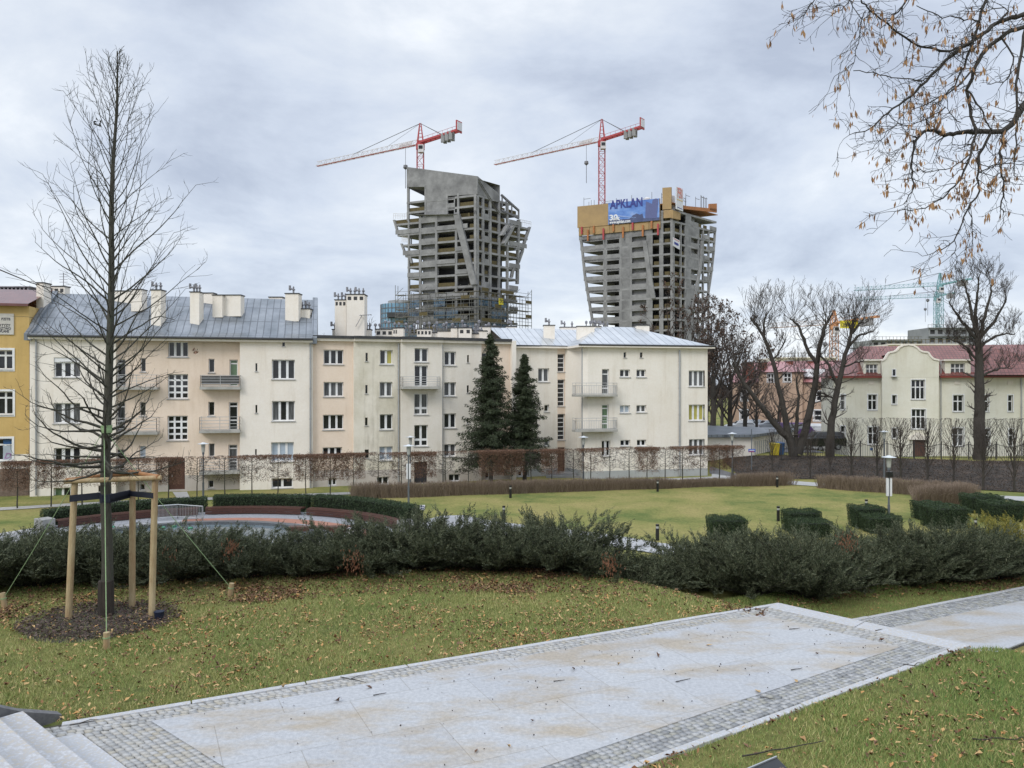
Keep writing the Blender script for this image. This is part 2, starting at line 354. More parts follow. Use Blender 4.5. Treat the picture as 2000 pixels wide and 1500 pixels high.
FD=(F2-F1).normalized(); FA=math.atan2(FD.y,FD.x); FN=Vector((FD.y,-FD.x,0))  # toward camera
ND=(N2-N1).normalized(); N0=N1-ND*2.9
S1=G(45,1388,.17); S1.z=0; SD=(G(185,1500,.17)-G(45,1388,.17)); SD.z=0; SD.normalize()
S2=S1+SD*3.6
M['granite']=granite('granite_slabs',FA,1.2,.8)
M['granite_plain']=new_mat('granite_plain',(.50,.51,.53),(.38,.39,.41),scale=30,rough=.6,bump=.1,detail=8,c3=(.46,.42,.36))
M['joint']=new_mat('joint_sand',(.055,.05,.042),(.09,.085,.06),scale=8,rough=.95,spec=.05)
M['sett']=new_mat('granite_sett',(.30,.30,.295),(.40,.40,.395),isl=True,rough=.7,c3=(.36,.335,.28),bump=.3,bscale=60)
M['sett2']=new_mat('granite_sett_dark',(.20,.205,.21),(.37,.375,.38),isl=True,rough=.45,c3=(.29,.285,.25),bump=.3,bscale=60)
mb=MB(); mb.prism([(p.x,p.y) for p in (S2,N0+ND*.05,N2,F2,F1,S1)],-.42,-.012)
landing=struct(mb.build('upper_landing',M['joint']))
def quad_sheet(name,pts,z0,z1,mat,parent,bevel=0):
    m_=MB(); m_.prism([(p.x,p.y) for p in pts],z0,z1); return m_.build(name,mat,parent,bevel=bevel)
WF,WN,WE=.24,.28,.36
def inter(p,d,q,e):
    den=d.x*e.y-d.y*e.x; t=((q.x-p.x)*e.y-(q.y-p.y)*e.x)/den; return p+d*t
NNv=Vector((-ND.y,ND.x,0))
f_p=F1+FN*(WF+.07); n_p=N1+NNv*(WN+.10); e_p=F2-En*(.30+WE); SN=-STP
s_p=S1+SN*.80
A_=inter(f_p,FD,s_p,SD); B_=inter(f_p,FD,e_p,Ed); C_=inter(n_p,ND,e_p,Ed); D_=inter(n_p,ND,s_p,SD)
quad_sheet('slab_field',[D_,C_,B_,A_],-.1,.004,M['granite'],landing)
# kerbs
def kerb(name,a,b,wd,z0,z1,mat,parent,seg=1.0,gap=.006,jit=.004):
    m_=MB(); d=(b-a); Ln=d.length; d.normalize(); nrm=Vector((-d.y,d.x,0)); k=max(1,int(Ln/seg))
    for i in range(k):
        p=a+d*(Ln*i/k+gap); q=a+d*(Ln*(i+1)/k-gap); o_=nrm*random.uniform(-jit,jit)
        m_.prism([((p+o_).x,(p+o_).y),((q+o_).x,(q+o_).y),((q+nrm*wd+o_).x,(q+nrm*wd+o_).y),((p+nrm*wd+o_).x,(p+nrm*wd+o_).y)],z0,z1+random.uniform(-.003,.003))
    return m_.build(name,mat,parent,bevel=.006)
kerb('kerb',F1+FN*.07,F2+FN*.07,.07,-.15,.012,M['granite_plain'],landing)
kerb('kerb',N0-ND*0-NNv*.04,N2-NNv*.04,.075,-.12,.008,M['granite_plain'],landing,seg=1.0,jit=.012)
kerb('edge_slab',F2-En*.30,N2-En*.30,.30,-.35,.010,M['granite_plain'],landing) if (Vector((-Ed.y,Ed.x,0)).dot(En)>0) else kerb('edge_slab',N2-En*.30,F2-En*.30,.30,-.35,.010,M['granite_plain'],landing)
quad_sheet('edge_slab',[inter(f_p,FD,S1,SD),inter(f_p,FD,S1+SN*.30,SD),inter(n_p,ND,S1+SN*.30,SD),inter(n_p,ND,S1,SD)],-.1,.003,M['granite_plain'],landing)
def setts(name,p,q,r,s,mat,parent,size=.062,z=.002):
    """bilinear patch p-q (length) s-r filled with small stones"""
    Ln=max((q-p).length,(r-s).length); W=max((s-p).length,(r-q).length); nu=int(Ln/(size*1.12)); nv=max(1,round(W/size))
    V=[];Fc=[]
    def B(u,v): a=p*(1-u)+q*u; b=s*(1-u)+r*u; return a*(1-v)+b*v
    for j in range(nv):
        ofs=random.random()
        for i in range(nu):
            u0=(i+ofs*.8)/nu; u1=u0+1/nu
            if u1>1.0:
                if (1-u0)*nu<.25: continue
                u1=1.0
            g=.055; jt=lambda: random.uniform(-.10,.10)
            uu=[(u0+(g+jt())/nu,(j+g+jt()*.6)/nv),(u1-(g+jt())/nu,(j+g+jt()*.6)/nv),(u1-(g+jt())/nu,(j+1-g+jt()*.6)/nv),(u0+(g+jt())/nu,(j+1-g+jt()*.6)/nv)]
            uu=[(a_,min(.995,max(.005,b_))) for a_,b_ in uu]
            c=B((u0+u1)/2,(j+.5)/nv); zt=z+random.uniform(-.004,.005); n0=len(V)
            for a_,b_ in uu: k=B(a_,b_); V.append((k.x,k.y,-.013+p.z))
            for a_,b_ in uu: k=B(a_,b_)*.93+c*.07; V.append((k.x,k.y,zt+p.z+random.uniform(-.002,.002)))
            Fc+=[(n0+4,n0+5,n0+6,n0+7)]+[(n0+k,n0+(k+1)%4,n0+4+(k+1)%4,n0+4+k) for k in range(4)]
    return mesh_np(name,np.array(V),[np.array(Fc)],mat,parent)
fk=F1+FN*.075
setts('sett_band',inter(fk,FD,S1,SD),inter(fk,FD,e_p,Ed),B_,inter(f_p,FD,S1,SD),M['sett'],landing)
nk=N1+NNv*.045
setts('sett_band',inter(nk,ND,s_p,SD),inter(nk,ND,e_p+En*.4,Ed),inter(n_p,ND,e_p+En*.4,Ed),inter(n_p,ND,s_p,SD),M['sett2'],landing)
setts('sett_band',inter(f_p,FD,S1+SN*.31,SD),inter(n_p,ND,S1+SN*.31,SD),inter(n_p,ND,s_p,SD),A_,M['sett'],landing,size=.06)
setts('sett_band',inter(fk,FD,e_p,Ed),C_,inter(n_p,ND,e_p+En*WE,Ed),inter(fk,FD,e_p+En*WE,Ed),M['sett'],landing)
# lower landing to the right, two steps down
z2=-.346
lp0=F2+FD*.0; 
Q1=F2-FD*.6; Q2=F2+FD*9.0; Q3=N2+ND*9.0; Q4=N2-ND*.3
Q1,Q2,Q3,Q4=[Vector((q.x,q.y,0)) for q in (Q1,Q2,Q3,Q4)]
# shift sideways for its own level
fs=G(2000,1146,z2); fs.z=0; off=fs-F2; k=off.dot(FN); Q1+=FN*k; Q2+=FN*k
ns=G(2000,1254,z2); ns.z=0; k2=(ns-N2).dot(NNv); Q3+=NNv*k2; Q4+=NNv*k2
mb=MB(); mb.prism([(p.x,p.y) for p in (Q4,Q3,Q2,Q1)],z2-.4,z2-.012); low_l=struct(mb.build('lower_landing',M['joint']))
zq=Vector((0,0,z2))
quad_sheet('slab_field',[Q4,Q3,Q2+FN*.5,Q1+FN*.5],z2-.1,z2+.004,M['granite'],low_l)
kerb('kerb',Q1+FN*.07,Q2+FN*.07,.07,z2-.15,z2+.012,M['granite_plain'],low_l)
setts('sett_band',Q1+FN*.075+zq,Q2+FN*.075+zq,Q2+FN*.5+zq,Q1+FN*.5+zq,M['sett2'],low_l)
# middle step between the landings
mb=MB(); a=F2+En*.002; b=N2+En*.002; c=b+En*.32; d=a+En*.32; mb.prism([(p.x,p.y) for p in (a,b,c,d)],-.6,-.17)
struct(mb.build('step',M['granite_plain'],bevel=.006))
# near stairs climbing towards the camera
M['granite_step']=new_mat('granite_step',(.52,.53,.55),(.38,.38,.39),scale=28,rough=.6,bump=.15,c3=(.46,.41,.33),detail=9)
stairs=None
for i in range(7):
    mb=MB(); z=.17*(i+1); o_=STP*(.305*i); a=S1+o_; b=S1+o_+SD*4.2
    b2=b+STP*.4; a2=a+STP*.4
    mb.prism([(p.x,p.y) for p in (a,a2,b2,b)],z-.6,z)
    st=mb.build('step',M['granite_step'],stairs,bevel=.008)
    if stairs is None: stairs=struct(st); stairs.name='near_stairs'
# stringer kerb along the stairs
mb=MB(); a=S1-SD*.12; pts=[]
for t_,z in ((-.32,.02),(0,.15),(2.2,1.40)):
    p=a+STP*t_; q=p-SD*.02+SD*.10; pts.append((p-SD*.03,q,z))
for (p,q,z),(p2,q2,zz) in zip(pts,pts[1:]):
    mb.hexa([(p.x,p.y,-.3),(q.x,q.y,-.3),(q2.x,q2.y,-.3),(p2.x,p2.y,-.3)],[(p.x,p.y,z),(q.x,q.y,z),(q2.x,q2.y,zz),(p2.x,p2.y,zz)])
M['kerb_dark']=new_mat('dark_kerb_stone',(.10,.10,.105),(.16,.16,.16),scale=20,rough=.8); struct(mb.build('stair_kerb',M['kerb_dark']))
# ---------------- facades ----------------
class Fac:
    def __init__(s,p0,p1,conv=None):
        s.p=Vector((p0[0],p0[1],0)); q=Vector((p1[0],p1[1],0)); s.d=(q-s.p); s.L=s.d.length; s.d.normalize()
        s.n=Vector((s.d.y,-s.d.x,0)); s.conv=conv or (lambda a,b:(a,b))
    def off(s,k): f=Fac((s.p+s.n*k),(s.p+s.n*k+s.d*s.L),s.conv); return f
    def raw(s,px,py):
        rx=(px-1000)/1500; den=s.d.x-rx*s.d.y; u=(rx*s.p.y-s.p.x)/den; Y=s.p.y+s.d.y*u
        return u,CAMZ+(750-py)/1500*Y
    def uz(s,x,y): return s.raw(*s.conv(x,y))
    def pt(s,u,z,d=0): q=s.p+s.d*u+s.n*d; return Vector((q.x,q.y,z))
    def box(s,mb,u0,u1,z0,z1,d0,d1):
        mb.hexa([s.pt(u0,z0,d1),s.pt(u1,z0,d1),s.pt(u1,z0,d0),s.pt(u0,z0,d0)],[s.pt(u0,z1,d1),s.pt(u1,z1,d1),s.pt(u1,z1,d0),s.pt(u0,z1,d0)])
    def rect(s,x0,y0,x1,y1):
        u0,za=s.uz(x0,(y0+y1)/2); u1,zb=s.uz(x1,(y0+y1)/2); um=(x0+x1)/2
        _,zt=s.uz(um,y0); _,zl=s.uz(um,y1); return (u0,u1,zl,zt)
def wall(mb,f,u0,u1,z0,z1,holes,dep=.3):
    us=sorted({u0,u1,*[h[0] for h in holes],*[h[1] for h in holes]}); zs=sorted({z0,z1,*[h[2] for h in holes],*[h[3] for h in holes]})
    us=[u for u in us if u0<=u<=u1]; zs=[z for z in zs if z0<=z<=z1]
    for a,b in zip(us,us[1:]):
        for c,d in zip(zs,zs[1:]):
            um,zm=(a+b)/2,(c+d)/2
            if any(h[0]<um<h[1] and h[2]<zm<h[3] for h in holes): continue
            mb.quad(f.pt(a,c),f.pt(b,c),f.pt(b,d),f.pt(a,d))
    for h in holes:
        a,b,c,d=h
        mb.quad(f.pt(a,c,-dep),f.pt(a,c),f.pt(a,d),f.pt(a,d,-dep)); mb.quad(f.pt(b,c),f.pt(b,c,-dep),f.pt(b,d,-dep),f.pt(b,d))
        mb.quad(f.pt(a,c,-dep),f.pt(b,c,-dep),f.pt(b,c),f.pt(a,c)); mb.quad(f.pt(a,d),f.pt(b,d),f.pt(b,d,-dep),f.pt(a,d,-dep))
def window(f,r,cols,rows,parent,glass='glass',sill=True,fr=.07,mul=.09,trans=None,name='window',box=False,surround=0):
    u0,u1,z0,z1=r; mb=MB(); a0,a1=-.27,-.20
    zt=z1
    if box: f.box(mb,u0,u1,z1-.32,z1,-.27,-.06); zt=z1-.32
    f.box(mb,u0,u0+fr,z0,zt,a0,a1); f.box(mb,u1-fr,u1,z0,zt,a0,a1); f.box(mb,u0+fr,u1-fr,z0,z0+fr,a0,a1); f.box(mb,u0+fr,u1-fr,zt-fr,zt,a0,a1)
    for i in range(1,cols):
        u=u0+(u1-u0)*i/cols; f.box(mb,u-mul/2,u+mul/2,z0+fr,zt-fr,a0,a1+.012)
    zr=[z0+(zt-z0)*k/rows for k in range(1,rows)] if trans is None else [z0+(zt-z0)*k for k in trans]
    for z in zr: f.box(mb,u0+fr,u1-fr,z-mul/2,z+mul/2,a0,a1+.004)
    if surround:
        s=surround; f.box(mb,u0-s,u0,z0-s,z1+s,-.01,.04); f.box(mb,u1,u1+s,z0-s,z1+s,-.01,.04); f.box(mb,u0,u1,z1,z1+s,-.01,.04); f.box(mb,u0,u1,z0-s,z0,-.01,.04)
    o=mb.build(name,M['white'],parent)
    g=glass if isinstance(glass,(list,tuple)) else [glass]
    if len(g)==1: m_=MB(); m_.quad(*[f.pt(a,b,-.245) for a,b in ((u0+.02,z0+.02),(u1-.02,z0+.02),(u1-.02,zt-.02),(u0+.02,zt-.02))]); m_.build('pane',M[g[0]],o)
    else:
        for i,gg in enumerate(g):
            a=u0+(u1-u0)*i/len(g); b=u0+(u1-u0)*(i+1)/len(g); m_=MB(); m_.quad(f.pt(a+.01,z0+.02,-.245),f.pt(b-.01,z0+.02,-.245),f.pt(b-.01,zt-.02,-.245),f.pt(a+.01,zt-.02,-.245)); m_.build('pane',M[gg],o)
    if sill:
        m_=MB(); f.box(m_,u0-.06,u1+.06,z0-.07,z0-.012,-.27,.07); m_.build('sill',M['sill'],o)
    return o
def slit(f,r,parent):
    m_=MB(); m_.quad(*[f.pt(a,b,-.15) for a,b in ((r[0],r[2]),(r[1],r[2]),(r[1],r[3]),(r[0],r[3]))]); o=m_.build('window',M['glass'],parent)
    m_=MB(); f.box(m_,r[0]-.05,r[1]+.05,r[2]-.06,r[2]-.01,-.1,.06); m_.build('sill',M['sill'],o); return o
def railing(f,u0,u1,z0,z1,dep,parent,kind='h',screen=False,name='railing'):
    mb=MB(); r=.02
    C=[(u0+.05,.0),(u0+.05,dep-.05),(u1-.05,dep-.05),(u1-.05,.0)]
    for (a,da),(b,db) in zip(C,C[1:]):
        for z in ([z1] if kind=='v' else [z1,z1-(z1-z0)*.25,z1-(z1-z0)*.5,z1-(z1-z0)*.75])+[z0+.08]+([z1-.2] if kind=='v' else []): mb.beam(f.pt(a,z,da),f.pt(b,z,db),.035)
        Ln=abs(a-b)+abs(da-db); n=max(1,int(Ln/(.14 if kind=='v' else 1.1)))
        for i in range(n+1):
            t=i/n; mb.beam(f.pt(a+(b-a)*t,z0,da+(db-da)*t),f.pt(a+(b-a)*t,z1 if i%6==0 or kind!='v' else z1-.2,da+(db-da)*t),.03 if kind!='v' else .022)
    o=mb.build(name,M['rail'],parent)
    if screen:
        m_=MB()
        for k in range(5):
            z=z0+.15+(z1-z0-.2)*k/5; f.box(m_,u0+.1,u1-.1,z,z+.13,dep-.10,dep-.08)
        m_.build('screen',M['rail_dark'],o)
    return o
def balcony(f,x0,x1,yt,yb,yr,dep,parent,kind='h',screen=False):
    u0,_=f.off(dep).uz(x0,yt); u1,_=f.off(dep).uz(x1,yt); fo=f.off(dep)
    _,zt=fo.uz((x0+x1)/2,yt); _,zb=fo.uz((x0+x1)/2,yb); _,zr=fo.uz((x0+x1)/2,yr)
    mb=MB(); f.box(mb,u0,u1,min(zb,zt-.14),zt,-.05,dep); o=mb.build('balcony',M['concl'],parent,bevel=.01)
    railing(f,u0,u1,zt,zr,dep,o,kind,screen); return o
def pipe(f,x,y0,y1,parent,r=.06,d=.09):
    u,z0=f.uz(x,y1); _,z1=f.uz(x,y0); mb=MB(); mb.cyl(f.pt(u,z0,d),f.pt(u,z1,d),r,n=8)
    z=z0+.6
    while z<z1: mb.cyl(f.pt(u,z,d),f.pt(u,z+.08,d),r*1.3,n=8); z+=2.2
    return mb.build('downpipe',M['pipe'],parent,smooth=False)
def chimney(x0,x1,yt,yb,Y,depth,parent,cap=True,pots=0,holes=0,mat='cream',capm='dark',rot=0):
    """box chimney with front face between px x0..x1 at distance Y"""
    a=P(x0,yt,Y); b=P(x1,yb,Y); mb=MB(); mb.box(a.x,b.x,Y,Y+depth,b.z-.6,a.z)
    o=mb.build('chimney',M[mat],parent)
    m_=MB(); m_.box(a.x-.05,b.x+.05,Y-.05,Y+depth+.05,a.z,a.z+.07)
    if cap: m_.build('cap',M[capm],o)
    if holes:
        m_=MB(); w_=(b.x-a.x)
        for i in range(holes):
            c=a.x+w_*(i+.5)/holes; q=min(.14,w_/holes*.3); m_.box(c-q,c+q,Y-.012,Y+.02,a.z-.42,a.z-.14)
        m_.build('flue_opening',M['dark'],o)
    if pots:
        m_=MB(); w_=(b.x-a.x)
        for i in range(pots):
            c=a.x+w_*(i+.6)/(pots+.2); zt=a.z+.07
            m_.lathe((c,Y+depth/2,zt),[(.07,0),(.07,.25),(.13,.27),(.13,.33),(.06,.35),(.06,.5),(.02,.56)],10)
            if i%2==0:
                m_.cyl((c,Y+depth/2,zt+.3),(c-.28,Y+depth/2,zt+.42),.07,n=8); m_.cyl((c-.28,Y+depth/2,zt+.25),(c-.28,Y+depth/2,zt+.62),.09,n=8)
        m_.build('chimney_pot',M['pot'],o)
    return o
M['pot']=new_mat('galvanised_pot',(.16,.16,.18),(.28,.28,.30),scale=4,rough=.5,metal=.3)
M['antenna']=new_mat('antenna_metal',(.25,.25,.27),rough=.4,metal=.6)

# ======== building A: left block with the big zinc roof ========
pa0=GL(58,970); pa1=GL(611,953)
fa=Fac((pa0.x,pa0.y),(pa1.x,pa1.y),c1); fac=fa.off(-.5)
A=thing('apartment_building',(pa0.x,pa0.y,LOW),'cream and peach block of flats under a steep grey metal roof, beside the yellow house','building')
ua,_=fa.uz(722,900); ub,_=fa.uz(1495,900)
ztop=CAMZ+92*52/1500+.05
hl=[fa.rect(*r) for r in [(335,537,500,660),(332,820,500,947),(335,1100,498,1215),(333,1348,440,1412)]]
sl_=[fa.rect(*r) for r in [(608,580,622,625),(608,865,620,905),(604,1140,614,1180),(612,1335,625,1375)]]
hc3=[fac.rect(*r) for r in [(1047,438,1173,533),(1045,640,1173,793),(1043,900,1170,1053)]]
hcs=[fac.rect(*r) for r in [(875,540,908,625),(870,815,908,900),(868,1088,908,1160),(870,1325,902,1365),(1300,545,1337,630),(1298,813,1337,900),(1300,1073,1338,1155),(1297,1303,1332,1350)]]
hcd=[fac.rect(*r) for r in [(727,548,782,715),(725,818,780,995),(725,1110,775,1250),(1430,550,1482,715),(1426,815,1482,990),(1423,1080,1480,1245)]]
hdoor=fac.rect(1050,1165,1153,1360)
hr=[fa.rect(*r) for r in [(1695,550,1838,672),(1695,808,1838,932),(1690,1065,1832,1185),(1693,1290,1825,1350)]]
sr_=[fa.rect(*r) for r in [(1592,573,1604,622),(1592,833,1604,882),(1590,1108,1600,1145),(1760,440,1776,466)]]
zb=LOW-.2
mb=MB(); wall(mb,fa,0,ua,zb,ztop,hl+sl_); wall(mb,fa,ub,fa.L,zb,ztop,hr+sr_)
for u in (ua,ub): mb.quad(fa.pt(u,zb),fa.pt(u,zb,-.5),fa.pt(u,ztop,-.5),fa.pt(u,ztop))
D=10.5
mb.quad(fa.pt(0,zb,-D),fa.pt(0,zb),fa.pt(0,ztop),fa.pt(0,ztop,-D)); mb.quad(fa.pt(fa.L,zb),fa.pt(fa.L,zb,-D),fa.pt(fa.L,ztop,-D),fa.pt(fa.L,ztop)); mb.quad(fa.pt(fa.L,zb,-D),fa.pt(0,zb,-D),fa.pt(0,ztop,-D),fa.pt(fa.L,ztop,-D))
mb.build('wall',M['cream'],A)
zpk=fac.uz(1200,1270)[1]
mb=MB(); wall(mb,fac,ua,ub,zpk,ztop,hc3+[h for h in hcs if h[2]>zpk]+[h for h in hcd]+[(hdoor[0],hdoor[1],zpk-1,hdoor[3])]); mb.build('wall',M['peach'],A)
mb=MB(); wall(mb,fac,ua,ub,zb,zpk,[h for h in hcs if h[3]<zpk]+[(hdoor[0],hdoor[1],hdoor[2],zpk+1)]); mb.build('wall',M['plinth_pink'],A)
window(fa,hl[0],3,1,A,box=True,glass=['glass','glass','glass2'],mul=.2); window(fa,hl[1],3,1,A,glass='glass2',mul=.2); window(fa,hl[2],3,1,A,mul=.2); window(fa,hl[3],2,1,A,mul=.14,glass=['glassg','glass'])
for h in sl_+sr_: slit(fa,h,A)
window(fac,hc3[0],3,1,A,mul=.16); window(fac,hc3[1],3,4,A,mul=.13); window(fac,hc3[2],3,4,A,mul=.13)
for i,h in enumerate(hcs): window(fac,h,1,1,A,glass=['glass','glass','blind','glass','glass','glass','glass2','glass'][i],fr=.05)
for i,h in enumerate(hcd): window(fac,h,1,3,A,sill=False,name='balcony_door',trans=(.35,.85),glass=['glass','glass2','glass','glassg','glass','glass2'][i])
for i,h in enumerate(hr): window(fa,h,3 if i<3 else 2,1,A,mul=.17,glass=['glass',['glass2','glass','glass2'],['blind','blind','blind'],'glass'][i])
m_=MB(); fac.box(m_,hdoor[0],hdoor[1],zb,hdoor[3],-.19,-.12)
dd=m_.build('door',M['door'],A); m_=MB(); fac.box(m_,hdoor[0]+.2,hdoor[0]+.26,LOW+1.0,LOW+1.15,-.12,-.05); m_.build('handle',M['rail'],dd)
for a in [(720,980,722,738,645,.85),(720,980,1002,1020,915,.85),(720,980,1250,1268,1165,.85)]: balcony(fac,*a,A)
balcony(fac,1244,1500,718,737,648,.85,A,screen=True); balcony(fac,1240,1498,992,1008,908,.85,A); balcony(fac,1240,1492,1248,1266,1170,.85,A)
pipe(fa,228,400,1395,A); pipe(fa,1935,445,1350,A)
# roof: flared steep roof
M['zincA']=seam_roof('zinc_sheet_roof',(.17,.19,.21),(.27,.29,.32),.5,-math.atan2(fa.d.y,fa.d.x),cross=1.9,metal=.35,rough=.42)
def fprof(f,mb,u0,u1,prof):
    for (d0,z0),(d1,z1) in zip(prof,prof[1:]): mb.quad(f.pt(u0,z0,d0),f.pt(u1,z0,d0),f.pt(u1,z1,d1),f.pt(u0,z1,d1))
zr=9.35+.35
mb=MB(); prof=[(.35,ztop-.02),(.35,ztop+.1),(-.6,ztop+.45),(-1.5,ztop+1.15),(-5.2,zr),(-9,ztop+1.2),(-D,ztop)]
fprof(fa,mb,.05,fa.L-.05,prof)
ro=mb.build('roof',M['zincA'],A)
for gu in (.05,fa.L-.05):
    m_=MB(); m_.add([fa.pt(gu,z,d) for d,z in prof],[tuple(range(len(prof)))]); m_.build('gable',M['cream'],ro)
mb=MB(); mb.hexa([fa.pt(0,ztop-.22,.0),fa.pt(fa.L,ztop-.22,.0),fa.pt(fa.L,ztop-.22,.3),fa.pt(0,ztop-.22,.3)],[fa.pt(0,ztop-.02,.0),fa.pt(fa.L,ztop-.02,.0),fa.pt(fa.L,ztop-.02,.34),fa.pt(0,ztop-.02,.34)]); mb.build('cornice',M['cream'],ro)
mb=MB(); mb.cyl(fa.pt(0,ztop,.42),fa.pt(fa.L,ztop,.42),.08,n=8); mb.build('gutter',M['dark'],ro)
# party parapets following the roof
for u0_,u1_ in ((-.25,.15),(fa.L-.1,fa.L+.3)):
    mb=MB(); pr=[(.3,ztop+.15),(-.6,ztop+.65),(-1.5,ztop+1.4),(-5.2,zr+.2)]
    for (d0,z0),(d1,z1) in zip(pr,pr[1:]): mb.hexa([fa.pt(u0_,ztop-.3,d0),fa.pt(u1_,ztop-.3,d0),fa.pt(u1_,ztop-.3,d1),fa.pt(u0_,ztop-.3,d1)],[fa.pt(u0_,z0,d0),fa.pt(u1_,z0,d0),fa.pt(u1_,z1,d1),fa.pt(u0_,z1,d1)])
    mb.build('parapet',M['zincA'],ro)
chimney(71,85,553,590,54.5,.9,ro); chimney(94,126,560,577,57,.7,ro,holes=3)
chimney(224,258,569,590,57,.8,ro); chimney(256,277,566,592,56,.8,ro)
chimney(295,314,567,636,54.8,.8,ro,pots=2); chimney(371,389,571,637,55.6,.8,ro,pots=3)
chimney(389,416,573,588,58.5,.7,ro); chimney(415,434,577,604,56.8,.8,ro); chimney(434,470,577,602,57.2,.8,ro)
chimney(525,551,581,592,61,.8,ro,holes=4); chimney(557,583,574,612,57.8,.9,ro,pots=1); chimney(583,605,604,650,58.5,.9,ro,pots=3)
mb=MB(); a=P(124,572,57.3); mb.cyl(a,a+Vector((0,0,1.5)),.03,n=5)
for k in range(4): mb.beam(a+Vector((-.3,0,.8+.2*k)),a+Vector((.3,0,.8+.2*k)),.03)
mb.build('aerial',M['antenna'],ro)

# ======== building B: middle block ========
pb0=(pa1.x,pa1.y); q=GL(1000,936.5); fb=Fac(pb0,(q.x,q.y),c2)
fb1=fb.off(-.3); fb3=fb.off(.25); fb5=fb.off(-.35)
B=thing('apartment_building',(pb0[0],pb0[1],LOW),'stained cream middle block of flats with flat dark roof and many chimneys','building')
U=[0]+[fb.uz(x,900)[0] for x in (437,738,1008,1268)]+[fb.L]
ztB=[CAMZ+91*56.5/1500]; zTB=6.35
zb=LOW-.2
segs=[(fb1,U[0],U[1],'peach','p',[(240,510,370,605),(240,720,370,815),(236,933,370,1030),(234,1145,360,1205)],[],[(270,1345,325,1395)]),
 (fb,U[1],U[2],'green_cream','c',[(607,512,690,605),(605,720,688,815),(605,930,690,1030),(603,1140,690,1230)],[(513,530,528,585),(512,740,527,795),(510,952,527,1003),(508,1160,535,1215)],[(586,1337,665,1390)]),
 (fb3,U[2],U[3],'grey_cream','c',[(832,500,922,590),(832,612,920,750),(830,795,920,932),(830,1000,920,1138)],[],[]),
 (fb,U[3],U[4],'grey_cream','c',[(1027,522,1102,612),(1025,722,1103,812),(1025,925,1103,1020),(1025,1125,1103,1205)],[(1175,545,1187,593),(1173,742,1187,790),(1173,955,1187,990)],[(1055,1320,1130,1368)]),
 (fb5,U[4],U[5],'peach','p',[(1270,530,1345,612),(1270,725,1345,812),(1270,935,1345,1020)],[],[(1293,1303,1350,1350)])]
gl=[['glass','glass2','glass','glass','glass2'],['glass2','glass','glass','glass2']]
gi=0
glB={0:['glass','glass2','glass','glass'],1:[['glass','glassy'],'glass2','glass','blind'],2:['glass','glass','glass2','glass'],3:['glass','glass2','glass','glass2'],4:['glass','glass2','glass']}
for si,(f,u0,u1,mt,_,ws,ss,bs) in enumerate(segs):
    hw=[f.rect(*r) for r in ws]; hs=[f.rect(*r) for r in ss]; hb=[f.rect(*r) for r in bs]
    door=f.rect(830,1240,915,1378) if si==2 else None
    allh=hw+hs+hb+([door] if door else []); zp=f.uz((437,738,1008,1268,1460)[si]-60,1290)[1]
    mb=MB(); wall(mb,f,u0,u1,zp,zTB,[h for h in allh if h[3]>zp])
    mb.build('wall',M[mt],B)
    mb=MB(); wall(mb,f,u0,u1,zb,zp,[h for h in allh if h[2]<zp]); mb.build('wall',M['plinth_pink'],B)
    for i,h in enumerate(hw): window(f,h,3 if si==0 else 2,1,B,glass=glB[si][i],mul=.15 if si==0 else .17,trans=(.3,) if (si==2 and i>1) else None)
    for h in hs: slit(f,h,B)
    for h in hb: window(f,h,2,1,B,mul=.1)
    if door: m_=MB(); f.box(m_,door[0],door[1],zb,door[3],-.29,-.2); m_.build('door',M['doordark'],B)
mb=MB()
fl=[fb1,fb,fb3,fb,fb5]
for k in (1,2,3,4):
    a=fl[k-1].pt(U[k],0); b=fl[k].pt(U[k],0)
    mb.add([(a.x,a.y,zb),(b.x,b.y,zb),(b.x,b.y,zTB),(a.x,a.y,zTB)],[(0,1,2,3)])
mb.quad(fb.pt(0,zb,-.3),fb.pt(0,zb,-D),fb.pt(0,zTB,-D),fb.pt(0,zTB,-.3)); mb.quad(fb.pt(fb.L,zb,-D),fb.pt(fb.L,zb,-.3),fb.pt(fb.L,zTB,-.3),fb.pt(fb.L,zTB,-D)); mb.quad(fb.pt(fb.L,zb,-D),fb.pt(0,zb,-D),fb.pt(0,zTB,-D),fb.pt(fb.L,zTB,-D))
mb.build('wall',M['grey_cream'],B)
mb=MB()
for k,f in enumerate(fl):
    mb.hexa([f.pt(U[k],zTB-.18,-.2),f.pt(U[k+1],zTB-.18,-.2),f.pt(U[k+1],zTB-.18,.3),f.pt(U[k],zTB-.18,.3)],[f.pt(U[k],zTB,-.2),f.pt(U[k+1],zTB,-.2),f.pt(U[k+1],zTB,.36),f.pt(U[k],zTB,.36)])
mb.build('cornice',M['cream'],B)
mb=MB()
for k,f in enumerate(fl):
    f.box(mb,U[k],U[k+1],zTB+.002,zTB+.22+.002*k,-1.5,.42)
mb.hexa([fb.pt(0,zTB+.01,-D),fb.pt(fb.L,zTB+.01,-D),fb.pt(fb.L,zTB+.01,-1.4),fb.pt(0,zTB+.01,-1.4)],[fb.pt(0,zTB+.9,-D),fb.pt(fb.L,zTB+.9,-D),fb.pt(fb.L,zTB+.23,-1.4),fb.pt(0,zTB+.23,-1.4)])
rb=mb.build('roof',M['dark'],B)
balcony(fb3,753,1003,748,766,686,.95,B)
pipe(fb,727,470,1390,B); pipe(fb,1012,480,1370,B,r=.05)
